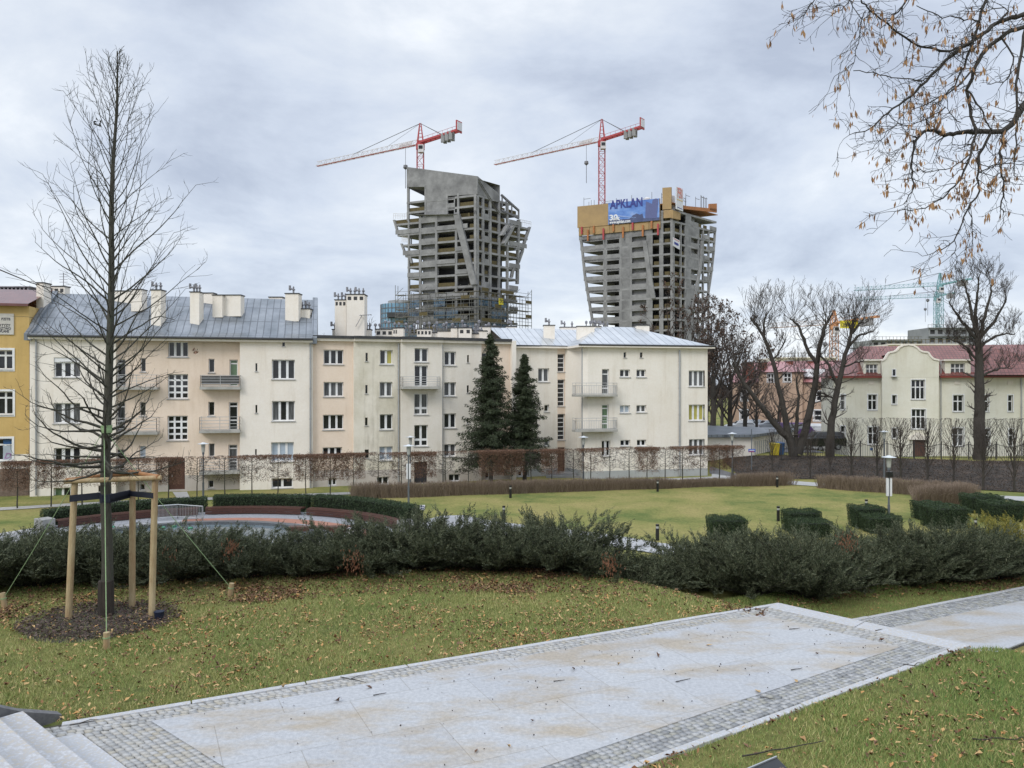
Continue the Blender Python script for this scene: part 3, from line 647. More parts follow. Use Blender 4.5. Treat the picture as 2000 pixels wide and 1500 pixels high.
# blind party wall pier at the right end
mb=MB(); f=fb5; u0,_=f.uz(1463,800); f.box(mb,f.L-.02,f.L+.33,zb,zTB+.1,-6,.45); mb.build('pier',M['cream'],B)
def ch2(x0,x1,yt,yb,Y,d=.8,**k): # pixel units of the 2000-px crop [640..1010]x[560..700], factor .185
    return chimney(640+x0*.185,640+x1*.185,560+yt*.185,560+yb*.185,Y,d,rb,**k)
ch2(75,195,142,545,61.5,d=1.0,pots=3,holes=3); ch2(198,388,85,545,61,d=1.2,pots=4,holes=3); ch2(48,80,455,545,62,pots=1); ch2(390,450,455,540,62,pots=2)
ch2(505,690,452,545,63,holes=3); ch2(690,735,440,545,62.6,holes=2); ch2(735,800,437,545,62.4); ch2(942,1095,450,550,64,holes=4); ch2(1095,1160,488,550,64.5)
ch2(1160,1300,472,560,64.4); ch2(1300,1368,437,560,63.6); ch2(1380,1518,437,560,63,holes=2); ch2(1520,1645,500,570,63.5,pots=3)
ch2(1590,1720,425,575,66); ch2(1740,1825,430,520,67); ch2(1880,1990,425,520,68,pots=1,holes=1); ch2(1600,1680,470,575,62.8)
mb=MB()
for (px,py) in ((660+12,592),(707,595),(712,592)):
    pass
a=P(707,616,60.8); mb.beam(a,a+Vector((-.5,0,-.9)),.04); mb.beam(a+Vector((-.2,0,0)),a+Vector((.8,-.2,.05)),.04)
for k in range(5): mb.beam(a+Vector((-.1+.2*k,-.25,.02)),a+Vector((-.1+.2*k,.25,.02)),.025)
mb.build('aerial',M['antenna'],rb)
# clutter of small ventilation cowls seen along the roof
mb=MB()
for i in range(26):
    px=735+i*9.2+random.uniform(-3,3); a=P(px,644,67+random.uniform(0,2)); h_=random.uniform(.3,.9)
    mb=MB(); mb.lathe((a.x,a.y,a.z-.3),[(.06,0),(.06,h_),(.14,h_+.03),(.14,h_+.2),(.04,h_+.28)],7); mb.build('ventilation_cowl',M['pot'],rb)

# ======== building C: right block ========
q0=GL(1004,932.5); q1=GL(1104,928); fcl=Fac((q0.x,q0.y),(q1.x,q1.y),c3)
m0=GL(1148,936); m1=GL(1382,929); fm=Fac((m0.x,m0.y),(m1.x,m1.y),c3)
C=thing('apartment_building',(m0.x,m0.y,LOW),'cream block of flats with corner windows and two balconies under a pale metal hipped roof','building')
zC=5.95; zpl=fm.uz(1200,1325)[1]
r_=lambda f,*a:f.rect(*a)
hw1=[r_(fcl,*a) for a in [(380,497,470,607),(430,793,470,850),(430,1073,473,1130)]]; hb1=[r_(fcl,220,1330,305,1378)]
hst=[r_(fcl,*a) for a in [(538,380,597,525),(538,588,597,805),(538,868,597,1080)]]; hd1=r_(fcl,538,1140,597,1345)
us0=hst[0][0]; us1=hst[0][1]
mb=MB(); wall(mb,fcl,0,us0-.02,zpl,zC,hw1); mb.build('wall',M['sand'],C)
mb=MB(); wall(mb,fcl,0,us0-.02,zb,zpl,hb1); mb.build('plinth',M['plinth'],C)
mb=MB(); wall(mb,fcl,us0-.02,us1+.02,zb,zC,hst+[hd1]); mb.build('wall',M['peach'],C)
for h,c,g in zip(hw1,(2,1,1),('glass2','glass','glass2')): window(fcl,h,c,1,C,mul=.17,glass=g)
window(fcl,hb1[0],2,1,C,mul=.3)
for h,n in zip(hst,(4,6,6)): window(fcl,h,1,n,C,fr=.05,mul=.06,name='stairwell_window')
m_=MB(); fcl.box(m_,hd1[0],hd1[1],zb,hd1[3],-.19,-.1); m_.build('door',M['door'],C)
# curved wall from stairwell to the front block (arc)
e0=fcl.pt(us1+.02,0); n_arc=10; pts=[]
kink=GL(1138,935.5); side_dir=(Vector((kink.x,kink.y,0))-e0)
for i in range(n_arc+1):
    t=i/n_arc; p=e0+side_dir*t; bul=-math.sin(t*math.pi)*.28; nrm=Vector((-side_dir.y,side_dir.x,0)).normalized(); p=p+nrm*bul*-1; pts.append(p)
pts.append(Vector((m0.x,m0.y,0)))
mb=MB()
V=[];Fc=[]
for p in pts: V+= [(p.x,p.y,zpl),(p.x,p.y,zC)]
mb.add(V,[(2*i,2*i+2,2*i+3,2*i+1) for i in range(len(pts)-1)]); mb.build('wall',M['sand'],C)
mb=MB(); V=[]
for p in pts: V+= [(p.x,p.y,zb),(p.x,p.y,zpl)]
mb.add(V,[(2*i,2*i+2,2*i+3,2*i+1) for i in range(len(pts)-1)]); mb.build('plinth',M['plinth'],C)
hm=[r_(fm,*a) for a in [(1046,507,1128,568),(1180,507,1258,568),(1046,798,1128,860),(1180,797,1260,855),(1050,1080,1130,1130),(1184,1078,1260,1130)]]
hmd=[r_(fm,*a) for a in [(900,503,958,712),(900,793,955,1000)]]; hmw=r_(fm,897,1085,968,1212)
hv=[r_(fm,*a) for a in [(1075,368,1096,410),(1208,368,1230,410)]]
hcn=[r_(fm,*a) for a in [(1606,515,1764,645),(1606,792,1764,922),(1608,1073,1764,1203)]]
hcn=[(h[0],fm.L,h[2],h[3]) for h in hcn]
DC=9.0
mb=MB(); wall(mb,fm,0,fm.L,zpl,zC,hm+hmd+[hmw]+hv+hcn,dep=.26); 
fr_=Fac(fm.pt(fm.L,0),fm.pt(fm.L,0,-DC)); wall(mb,fr_,0,DC,zpl,zC,[(0,1.6,h[2],h[3]) for h in hcn],dep=.26)
mb.quad(fm.pt(fm.L,zpl,-DC),fm.pt(-9,zpl,-DC),fm.pt(-9,zC,-DC),fm.pt(fm.L,zC,-DC))
mb.build('wall',M['sand'],C)
mb=MB(); wall(mb,fm,0,fm.L,zb,zpl,[]); wall(mb,fr_,0,DC,zb,zpl,[]); mb.build('plinth',M['plinth'],C)
for i,h in enumerate(hm): window(fm,h,2,1,C,mul=.14,glass=['glass','glass','blind','glass2','glass','glass'][i])
window(fm,hmd[0],1,2,C,sill=False,trans=(.25,.8),name='balcony_door',glass='glass2'); window(fm,hmd[1],1,2,C,sill=False,trans=(.55,.25,.85),name='balcony_door',glass='glassg'); window(fm,hmw,2,1,C,mul=.2)
for h in hv: slit(fm,h,C)
for i,h in enumerate(hcn):
    hh=(h[0],h[1]-.30,h[2],h[3]); window(fm,hh,3,1,C,mul=.17,glass=['glass2','glassy','glass2'][i])
    window(fr_,(.30,1.6,h[2],h[3]),2,1,C,mul=.15,glass='glass')
balcony(fm,683,1028,710,728,617,.9,C,kind='v'); balcony(fm,683,1028,997,1015,903,.9,C,kind='v')
pipe(fm,1527,350,1375,C,r=.07)
u,z0=fm.off(.3).uz(738,1380)
mb=MB(); qx=GL(1137,935); mb.cyl((qx.x,qx.y-.12,LOW),(qx.x,qx.y-.12,zC),.06,n=8); mb.build('downpipe',M['pipe'],C)
# roof C : hip over front block + lean ridge over recessed wing
M['zincC']=seam_roof('pale_metal_roof',(.50,.52,.54),(.62,.64,.66),.62,-math.atan2(fm.d.y,fm.d.x),rough=.3,metal=.5,cross=50)
zE=zC+.14; o=.45
a=fm.pt(-.9,zE,o); b=fm.pt(fm.L+o,zE,o); c=fm.pt(fm.L+o,zE,-DC-o); d=fm.pt(-.9,zE,-DC-o)
r1=fm.pt(2.4,zC+2.0,-DC/2); r2=fm.pt(fm.L-4.9,zC+2.0,-DC/2)
ap=P(1196,651,m0.y+5); 
mb=MB(); mb.add([a,b,c,d,r1,r2],[(0,1,5,4),(1,2,5),(2,3,4,5),(3,0,4)])
rc=mb.build('roof',M['zincC'],C)
w0=fcl.pt(-.6,zE,.4); w1=fcl.pt(fcl.L+4,zE,.4); w2=fcl.pt(fcl.L+6,zC+1.95,-4.6); w3=fcl.pt(-.6,zC+1.95,-4.6); w4=fcl.pt(-.6,zC,-10); w5=fcl.pt(fcl.L+6,zC,-10)
mb=MB(); mb.add([w0,w1,w2,w3,w4,w5],[(0,1,2,3),(3,2,5,4)]); mb.build('roof',M['zincC'],C)
mb=MB(); mb.prism([(p.x,p.y) for p in (a,b,c,d)],zC-.02,zE-.004); w0b=[(w0.x,w0.y),(w1.x,w1.y),(w2.x,w2.y),(w3.x,w3.y)]; mb.prism(w0b,zC+.0,zE-.008); mb.build('eaves',M['cream'],C)
mb=MB(); mb.cyl(a+Vector((0,0,.02)),b+Vector((0,0,.02)),.07,n=8); mb.cyl(w0+Vector((0,0,.02)),w1+Vector((-1.5,-.4,.02)),.07,n=8); mb.build('gutter',M['dark'],rc)
def ch3(x0,x1,yt,yb,Y,d=.9,**k): a=c3(x0,yt); b=c3(x1,yb); return chimney(a[0],b[0],a[1],b[1],Y,d,rc,**k)
ch3(425,515,150,250,65.5,pots=1); ch3(560,695,165,215,72,pots=2); ch3(697,838,158,270,64.5,d=1,pots=0); ch3(838,892,158,240,66,pots=2); ch3(897,968,170,222,70,pots=2); ch3(1180,1285,150,280,66.5); ch3(0,75,158,240,68); ch3(120,205,158,210,69,pots=1)
mb=MB()
for i in range(4): a=P(1145+i*8,640,72.3); mb=MB(); mb.lathe((a.x,a.y,a.z),[(.05,0),(.05,.35),(.12,.4),(.12,.6),(.04,.66)],8); mb.build('ventilation_cowl',M['pot'],rc)
mb=MB(); q=P(1100,934,62.4); mb.box(q.x-1.1,q.x+1.1,q.y,q.y+1.6,LOW,LOW+.35); mb.box(q.x-1.4,q.x+1.4,q.y-.35,q.y,LOW,LOW+.17); mb.build('entrance_steps',M['conc'],C)

# ======== yellow building at the left edge ========
y1=GL(57,967); y0=(y1.x-13,y1.y-3.2); fy=Fac(y0,(y1.x,y1.y),c1)
Yb=thing('yellow_building',(y1.x,y1.y,LOW),'yellow rendered house with a lettered sign board, at the left edge beside the cream block','building')
zY=fy.uz(100,215)[1]; zc1=fy.uz(100,1140)[1]; zc2=fy.uz(100,1230)[1]
hy=[fy.rect(*r) for r in [(-70,490,78,610),(-70,748,80,893),(-70,1043,75,1180)]]
mb=MB(); wall(mb,fy,0,fy.L,zc1,zY,[h for h in hy[:2]]+[(hy[2][0],hy[2][1],zc1-1,hy[2][3])]); mb.quad(fy.pt(fy.L,zc2),fy.pt(fy.L,zc2,-9),fy.pt(fy.L,zY,-9),fy.pt(fy.L,zY)); mb.build('wall',M['yellow'],Yb)
mb=MB(); wall(mb,fy,0,fy.L,zc2,zc1,[(hy[2][0],hy[2][1],hy[2][2],zc1+1)]); mb.build('wall',M['sand'],Yb)
mb=MB(); fy.box(mb,0,fy.L,LOW-.3,zc2,-.4,.12); mb.build('plinth',M['brown_brick'],Yb)
for i,h in enumerate(hy): window(fy,h,3,1,Yb,mul=.12,trans=(.72,),surround=.14)
M['roof_red_dark']=new_mat('dark_red_sheet',(.11,.035,.03),(.16,.06,.05),scale=1,rough=.25,spec=.7)
mb=MB(); fprof(fy,mb,-.3,fy.L+.1,[(.5,zY-.05),(.5,zY+.12),(-4.5,zY+1.6),(-9.5,zY)]); ry=mb.build('roof',M['roof_red_dark'],Yb)
a=P(-60,566,58); b=P(50,586,58); mb=MB(); mb.box(a.x,b.x,58.5,60,b.z-1.5,a.z); cc=mb.build('chimney',M['roof_red_dark'],ry)
mb=MB(); mb.box(a.x-.05,b.x+.05,58.4,60.1,a.z+.25,a.z+.33); 
for i in range(14): x_=a.x+(b.x-a.x)*(i+.3)/14; mb.box(x_,x_+.13,58.5,59.9,a.z,a.z+.25)
mb.box(a.x-.01,b.x+.01,58.49,60.01,a.z-.55,a.z-.001); mb.build('cap',M['pot'],cc)
sg=fy.rect(-160,262,88,393); mb=MB(); fy.box(mb,*sg,0,.08); M['signw']=new_mat('sign_board',(.55,.53,.48),(.48,.46,.42),rough=.7)
so_=mb.build('sign_board',M['signw'],Yb); M['ink']=new_mat('dark_lettering',(.05,.05,.06),rough=.6)
for s,x_,y_,wd in (('PZITB',12,305,56),('EKSPERTYZY',-62,343,130),('DORADZTWO',-62,363,133),('BUDOWLANE',-62,380,122)):
    u,z=fy.uz(x_,y_); u2,_=fy.uz(x_+wd,y_); text_mesh(s,.24,fy.pt(u,z,.084),fy.d,(0,0,1),M['ink'],so_,bold=.008,width=u2-u)
M['sticker']=new_mat('blue_sticker',(.03,.12,.32),rough=.4)
M['sticker2']=new_mat('pale_poster',(.40,.46,.52),rough=.4); M['violet']=new_mat('violet_print',(.35,.15,.38),rough=.4)
h=fy.rect(14,1043,74,1078); mb=MB(); fy.box(mb,*h,-.19,-.18); mb.build('window_sticker',M['sticker'],Yb)
h=fy.rect(12,1088,74,1175); mb=MB(); fy.box(mb,*h,-.19,-.18); pz=mb.build('window_poster',M['sticker2'],Yb)
u,z=fy.uz(20,1168); text_mesh('De',.55,fy.pt(u,z,-.17),fy.d,(0,0,1),M['violet'],pz,shear=.4)
# ---------------- towers under construction ----------------
M['tconc']=new_mat('raw_concrete',(.27,.27,.27),(.15,.15,.152),scale=.35,rough=.9,detail=10)
M['tconc2']=new_mat('raw_concrete_pale',(.31,.31,.31),(.17,.17,.172),scale=.3,rough=.9,detail=10)
M['tdark']=new_mat('shaded_interior',(.085,.085,.088),(.05,.05,.052),scale=.3,rough=.95)  # concrete coloured darker to stand for the shade inside the open floors
M['ply']=new_mat('formwork_plywood',(.40,.27,.12),(.31,.21,.10),scale=.25,rough=.7,detail=8)
M['plyor']=new_mat('orange_formwork',(.42,.16,.05),(.30,.13,.05),scale=.5,rough=.7)
M['net']=new_mat('yellow_guard_mesh',(.11,.085,.03),(.07,.055,.022),scale=2,rough=.8)
M['redst']=new_mat('red_steel',(.42,.05,.05),(.30,.04,.05),scale=2,rough=.5)
M['whst']=new_mat('white_steel',(.62,.60,.60),(.50,.48,.48),rough=.5)
M['steel']=new_mat('dark_steel',(.10,.10,.11),(.16,.16,.17),rough=.5)
def interp(tab,z): # tab list (z,val) sorted descending z
    zs=[t[0] for t in tab][::-1]; vs=[t[1] for t in tab][::-1]; return float(np.interp(z,zs,vs))
def tower_floor_poly(f1,f2,z,lt,rt,depthv):
    a=f1.pt(lt,0); c=f1.pt(f1.L,0); r=f2.pt(rt,0); b=a+(r-c)
    return [(a.x,a.y),(c.x,c.y),(r.x,r.y),(b.x,b.y)]
def tower_facade(f,zs,bays,root,lean0=None,lean1=None,band=.55,name='facade'):
    """zs: slab tops (descending). bays: (x0,x1,kind,[ztop,zbot]) in crop units at row yref; x may be ('L') following the lean table"""
    for bi,b in enumerate(bays):
        x0,x1,kind=b[:3]; lim=b[3] if len(b)>3 else (1e9,-1e9)
        mb=MB(); md=MB(); mn=MB(); has=[0,0]
        for i in range(len(zs)-1):
            z1,z0=zs[i],zs[i+1]
            if z0>lim[0] or z1<lim[1]: continue
            zm=(z0+z1)/2
            ua=interp(lean0,zm) if x0=='L' else x0; ub=interp(lean1,zm) if x1=='R' else x1
            if ub-ua<.3: continue
            k=kind[i%len(kind)] if isinstance(kind,(list,tuple)) else kind
            if k=='s': f.box(mb,ua,ub,z0,z1-.001,-.35,-.02)
            elif k=='n': # opening with spandrel and lintel
                p=.25; f.box(mb,ua,ub,z0,z0+1.15,-.3,0); f.box(mb,ua,ub,z1-.75,z1-.002,-.3,0); f.box(mb,ua,ua+p,z0+1.15,z1-.75,-.3,0); f.box(mb,ub-p,ub,z0+1.15,z1-.75,-.3,0)
            elif k=='p': # parapet panel
                f.box(mb,ua,ub,z0+.02,z0+1.2,-.02,.18)
            elif k=='r': # loggia with solid back wall and parapet
                f.box(md,ua,ub,z0,z1-.3,-1.6,-1.4); f.box(mb,ua,ub,z0,z0+1.1,-.2,.02); has[0]=1
            elif k=='w':
                if random.random()<.7: f.box(mn,ua+.2,ub-.2,z0,z0+1.1,-.5,-.45); has[1]=1
            if k in 'wpr':
                n=max(1,int((ub-ua)/3.2))
                if k=='w':
                    for j in range(1,n): u=ua+(ub-ua)*j/n; f.box(mb,u-.12,u+.12,z0,z1-.3,-1.2,-.9)
        if mb.v: o=mb.build('facade_bay',M['tconc2'] if 's' not in kind else M['tconc'],root)
        else: o=root
        if has[0]: md.build('back_wall',M['conc'],o)
        if has[1]: mn.build('guard_mesh',M['net'],o)
def columns(f,xs_,z0,z1,root,w=.55,dep=(-.5,.05)):
    for x in xs_:
        mb=MB(); f.box(mb,x-w/2,x+w/2,z0,z1,*dep); mb.build('column',M['tconc2'],root)
def rib(f,pts,w,root,d=(-.3,.8),mat='tconc2',name='slanted_fin'):
    """pts in (u,z): a leaning fin following a polyline, w wide"""
    mb=MB()
    for (u0,z0),(u1,z1) in zip(pts,pts[1:]):
        mb.hexa([f.pt(u0-w/2,z0,d[1]),f.pt(u0+w/2,z0,d[1]),f.pt(u0+w/2,z0,d[0]),f.pt(u0-w/2,z0,d[0])],[f.pt(u1-w/2,z1,d[1]),f.pt(u1+w/2,z1,d[1]),f.pt(u1+w/2,z1,d[0]),f.pt(u1-w/2,z1,d[0])])
    return mb.build(name,M[mat],root)
# --- right tower ---
cC=P(1314,750,220); cL=P(1133,750,234); cR=P(1397,750,236)
g1=Fac((cL.x,cL.y),(cC.x,cC.y),c5); g2=Fac((cC.x,cC.y),(cR.x,cR.y),c5)
T2=thing('unfinished_tower',(cC.x,cC.y,LOW),'bare concrete tower narrowing downwards, plywood panels and blue banner around its top','tower')
lt=[g1.uz(x,y)[::-1] for x,y in ((540,620),(545,800),(560,900),(575,1050),(588,1130),(603,1220),(622,1330),(650,1500))]
lt=[(a,b) for a,b in lt]
rt=[g2.uz(x,y)[::-1] for x,y in ((1410,650),(1397,760),(1388,900),(1378,1000),(1360,1130),(1342,1230),(1320,1330),(1290,1480))]
zt2=[g1.raw(1314,y)[1] for y in [210+v*.31335 for v in (770,)]][0]
zs2=[zt2-k*3.12 for k in range(-2,20)]; zs2=[z for z in zs2 if z>LOW+1]
for z in zs2:
    poly=tower_floor_poly(g1,g2,z,interp(lt,z),interp(rt,z),0); mb=MB(); mb.prism(poly,z-.55,z)
    mb.build('floor_slab',M['tconc2'],T2)
u=lambda x,y=1000:g1.uz(x,y)[0]; v=lambda x,y=1000:g2.uz(x,y)[0]
tower_facade(g1,zs2,[('L',u(700),['n','n']),(u(700),u(715),'s'),(u(715),u(800),'n'),(u(800),u(865),'s'),(u(870),u(965),'r'),(u(965),u(1003),'s'),(u(1005),u(1045),'w'),(u(1045),u(1070),'s'),(u(1072),u(1112),'w')],T2,lean0=lt)
columns(g1,[u(805),u(868),g1.L-.35],LOW,zs2[0],T2,w=.7)
tower_facade(g2,zs2,[(v(1140),v(1178),'w'),(v(1188),v(1208),'w'),(v(1212),v(1245),'s'),(v(1245),v(1290),['r','s','r']),(v(1295),v(1318),'w'),(v(1325),v(1352),['w','p']),(v(1360),'R',['p','w'])],T2,lean1=rt)
columns(g2,[v(1132)+.4,v(1182),v(1210),v(1292),v(1321),v(1356)],LOW,zs2[1],T2,w=.5)
rib(g1,[g1.uz(955,830),g1.uz(975,980),g1.uz(1010,1190)],1.3,T2,d=(-.3,.35))
rib(g2,[g2.uz(1312,830),g2.uz(1300,1000),g2.uz(1250,1260)],1.1,T2,d=(-.3,.35))
lr=[(interp(rt,z),z) for z in np.linspace(zs2[1],LOW,9)]
ll=[(interp(lt,z)+.3,z) for z in np.linspace(zs2[1],LOW,9)]
rib(g2,lr,.5,T2,d=(-.5,.1),name='edge_column'); rib(g1,ll,.7,T2,d=(-.5,.1),name='edge_column')
core=[(g1.pt(u(715),0,-7)+g2.d*0),(g1.pt(u(1060),0,-5)),(g1.pt(u(1060),0,-5)+g2.d*10),(g1.pt(u(760),0,-7)+g2.d*10)]
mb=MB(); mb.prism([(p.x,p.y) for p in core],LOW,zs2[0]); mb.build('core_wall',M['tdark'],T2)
# formwork around the top
fo1=g1.off(.6)
def px_panel(f,x0,yl0,yl1,x1,yr0,yr1,th,mat,name,parent):
    """panel with its four corners given in crop units; th thickness"""
    a=f.uz(x0,yl1); b=f.uz(x1,yr1); c=f.uz(x1,yr0); d=f.uz(x0,yl0); mb=MB()
    mb.hexa([f.pt(*a,0),f.pt(*b,0),f.pt(*b,-th),f.pt(*a,-th)],[f.pt(*d,0),f.pt(*c,0),f.pt(*c,-th),f.pt(*d,-th)])
    return mb.build(name,M[mat],parent)
px_panel(fo1,535,617,750,728,598,733,.4,'ply','formwork_panel',T2)
px_panel(fo1,728,598,733,1050,566,705,.35,'ply','formwork_panel',T2)
for i,(xa,xb) in enumerate(((544,610),(612,736),(738,858),(860,980),(982,1052))):
    ya=lambda x:750-(x-545)*.083; yb=lambda x:800-(x-545)*.094
    px_panel(g1.off(.45),xa,ya(xa),yb(xa),xb,ya(xb),yb(xb),.3,'ply','formwork_panel',T2)
for i,x in enumerate((565,603,640,700,762,822,882,945,1000,1040)):
    y=752-(x-545)*.083; 
    a=fo1.uz(x,y-5+ (20 if i%2 else 0)); b=fo1.uz(x,y+ (40 if i%2==0 else 85)); rib(fo1,[a,b],.5,T2,d=(.1,.5),mat='plyor' if i%3 else 'redst',name='formwork_bracket')
px_panel(fo1,1065,500,636,1120,496,632,.6,'ply','formwork_panel',T2)
px_panel(fo1,1072,640,690,1128,636,686,.5,'ply','formwork_panel',T2)
fo2=g2.off(.6)
px_panel(fo2,1130,640,690,1178,655,700,.4,'ply','formwork_panel',T2)
px_panel(fo2,1200,612,632,1405,632,655,.3,'plyor','formwork_panel',T2)
mb=MB(); zq=g2.uz(1300,640)[1]; mb.prism(tower_floor_poly(g1,g2.off(.5),zq,12,g2.L+.6,0),zq-.2,zq); mb.build('timber_deck',M['plyor'],T2)
px_panel(fo2,1360,600,640,1405,598,650,.5,'plyor','formwork_panel',T2)
# peri sign
pf=Fac((fo2.pt(v(1150)-1.0,0,.8)),(fo2.pt(v(1196),0,.8)),c5)
M['signwhite']=new_mat('white_sign',(.62,.63,.66),rough=.5); M['signred']=new_mat('faded_red_print',(.62,.22,.18),rough=.5); M['ochre']=new_mat('ochre_print',(.60,.45,.20),rough=.5); M['navy']=new_mat('navy_print',(.02,.03,.22),rough=.5)
sp=px_panel(pf,1153,493,632,1194,515,648,.3,'signwhite','sign_board',T2)
uu,zz=pf.uz(1159,560); u2,_=pf.uz(1189,575); text_mesh('PERI',4.2,pf.pt(uu,zz,.06),pf.d,(0,0,1),M['signred'],sp,bold=.06,width=u2-uu)
px_panel(pf.off(.05),1156,568,574,1192,582,588,.03,'ochre','printed_line',sp); px_panel(pf.off(.05),1158,618,622,1190,632,636,.03,'navy','printed_line',sp)
rr=px_panel(fo2,1132,808,862,1174,830,886,.1,'signwhite','small_banner',T2)
px_panel(fo2.off(.05),1140,835,850,1166,850,864,.03,'navy','printed_mark',rr); px_panel(fo2.off(.05),1136,814,818,1170,833,837,.03,'signred','printed_line',rr)
# blue banner
M['banner']=new_mat('blue_banner_print',(.05,.13,.42),(.12,.25,.58),scale=.12,rough=.5,c3=(.30,.40,.66),stretch=(1,1,2.2))
M['bannerd']=new_mat('banner_dark_print',(.035,.05,.13),(.07,.09,.19),scale=.6,rough=.5); M['bannerm']=new_mat('banner_midblue_print',(.09,.11,.26),rough=.5)
M['whitep']=new_mat('white_print',(.75,.77,.80),rough=.5); M['bannert']=new_mat('banner_pale_print',(.25,.36,.65),rough=.5)
fb_=fo1.off(.25)
bn=px_panel(fb_,727,597,730,1046,566,702,.15,'banner','banner',T2)
fx=fb_.off(.06)
def bpoly(f,pts,mat,parent,name='print',th=.05):
    q=[f.uz(x,y) for x,y in pts]; mb=MB(); n=len(q); mb.add([f.pt(a,b,0) for a,b in q]+[f.pt(a,b,-th) for a,b in q],[tuple(range(n)),tuple(range(n,2*n))[::-1]]+[(i,n+i,n+(i+1)%n,(i+1)%n) for i in range(n)])
    return mb.build(name,M[mat],parent)
bpoly(fx,[(730,728),(730,700),(770,690),(800,697),(860,693),(880,672),(905,660),(925,668),(940,660),(948,690),(1046,684),(1046,701)],'bannerd',bn)
bpoly(fx.off(.03),[(958,690),(962,585),(1000,600),(1004,575),(1024,566),(1040,572),(1030,690)],'bannerm',bn)
bpoly(fx,[(728,668),(800,672),(900,684),(900,690),(800,680),(728,676)],'bannert',bn)
ux,dx_=(fx.uz(940,600)[0]-fx.uz(736,630)[0]),fx.pt(*fx.uz(940,612),0)-fx.pt(*fx.uz(736,632),0)
text_mesh('APKLAN',3.5,fx.pt(*fx.uz(737,632),.03),dx_,(0,0,1),M['navy'],bn,bold=.10,width=dx_.length)
dx2=fx.pt(*fx.uz(866,713),0)-fx.pt(*fx.uz(735,724),0)
text_mesh('www.apklan.com',1.25,fx.pt(*fx.uz(735,725),.05),dx2,(0,0,1),M['whitep'],bn,bold=.04,width=dx2.length)
text_mesh('30',2.3,fx.pt(*fx.uz(736,704),.05),dx2,(0,0,1),M['whitep'],bn,bold=.07,width=2.6)
text_mesh('lat',1.5,fx.pt(*fx.uz(760,703),.05),dx2,(0,0,1),M['whitep'],bn,bold=.05,width=2.0)
mb=MB()
for i in range(46): # railings and props standing on the working deck
    x=random.uniform(560,1400); 
    if 1060<x<1195: continue
    f=g1 if x<1120 else g2; y=(612-(x-545)*.085) if x<1060 else 575+(x-1195)*.12
    q=f.uz(x,y); h_=random.uniform(1,2.4); a=f.pt(q[0],q[1]-1.5,-random.uniform(0,4)); mb.beam(a,a+Vector((0,0,h_+1.5)),.12)
    if i%2: mb.beam(a+Vector((0,0,h_+1)),a+f.d*2.2+Vector((0,0,h_+1)),.1)
mb.build('guard_rail',M['steel'],T2)
mb=MB(); q=P(1264,395,224); mb.lathe((q.x,q.y,q.z-3),[(.9,0),(.9,4),(.5,4.4)],10); mb.lathe((q.x+4.6*1.4,q.y,q.z-3),[(1.7,0),(1.7,4.6),(1.0,5.0)],12); mb.build('silo',M['whst'],T2)

# --- left tower ---
dC=P(930.5,750,205); dL=P(794,750,214); dR=P(1012,750,217.8)
k1=Fac((dL.x,dL.y),(dC.x,dC.y),c4); k2=Fac((dC.x,dC.y),(dR.x,dR.y),c4)
T1=thing('unfinished_tower',(dC.x,dC.y,LOW),'grey concrete tower with a slanted top and jutting floors, scaffolding around its foot','tower')
lv=[540,605,675,745,815,885,960,1030,1105,1170]
zs1=[k1.raw(930.5,210+y*.31335)[1] for y in lv]; st=zs1[-2]-zs1[-1]
while zs1[-1]-3.2>LOW: zs1.append(zs1[-1]-3.2)
lt1=[k1.uz(x,y)[::-1] for x,y in ((620,400),(620,688),(538,690),(558,788),(583,845),(607,915),(624,980),(629,1100),(629,1300))]
rt1=[k2.uz(x,y)[::-1] for x,y in ((1205,540),(1318,645),(1318,700),(1395,740),(1372,830),(1350,890),(1325,968),(1315,1030),(1311,1150),(1311,1300))]
w_=lambda x,y=900:k1.uz(x,y)[0]; y_=lambda x,y=900:k2.uz(x,y)[0]
lt1=[(z,max(uv,-99)) for z,uv in lt1]
for i,z in enumerate(zs1):
    poly=tower_floor_poly(k1,k2,z,interp(lt1,z-.3),interp(rt1,z-.2),0); mb=MB(); mb.prism(poly,z-.55,z); mb.build('floor_slab',M['tconc2'],T1)
zmid=k1.uz(800,690)[1]; hi=(1e9,zmid); lo_=(zmid,-99)
tower_facade(k1,zs1,[(w_(735),w_(868),'s',hi),(w_(868),w_(920),'n',hi),(w_(943),w_(1050),'w',hi),(w_(622),w_(735),'w',hi),
 ('L',w_(700),['p','w','p','w'],lo_),(w_(705),w_(803),'r',lo_),(w_(806),w_(925),['w','w','p'],lo_),(w_(925),w_(1000),['p','w'],lo_),(w_(1005),w_(1050),'w',lo_)],T1,lean0=lt1)
columns(k1,[w_(628),w_(737)],zmid,zs1[0]+4,T1,w=.6); columns(k1,[w_(870),w_(940)],zmid,zs1[0]+.8,T1,w=.6)
columns(k1,[w_(632)],LOW,zmid,T1,w=.5); columns(k1,[w_(703),w_(804),w_(928),k1.L-.4],LOW,zmid+1,T1,w=.7); columns(k1,[k1.L-.4],zmid,zs1[0],T1,w=.7)
tower_facade(k2,zs1,[(y_(1068),y_(1092),'w'),(y_(1104),y_(1136),['w','n']),(y_(1150),y_(1192),'w'),(y_(1205),y_(1242),'w'),(y_(1258),'R',['w','p'])],T1,lean1=rt1)
columns(k2,[y_(1060)+.3,y_(1098),y_(1143),y_(1198),y_(1250)],LOW,zs1[0]-.5,T1,w=.7)
rib(k1,[k1.uz(935,665),k1.uz(1045,1105)],1.8,T1,d=(-.3,.7),mat='tconc'); rib(k1,[k1.uz(690,672),k1.uz(935,668)],.8,T1,d=(-.3,.9))
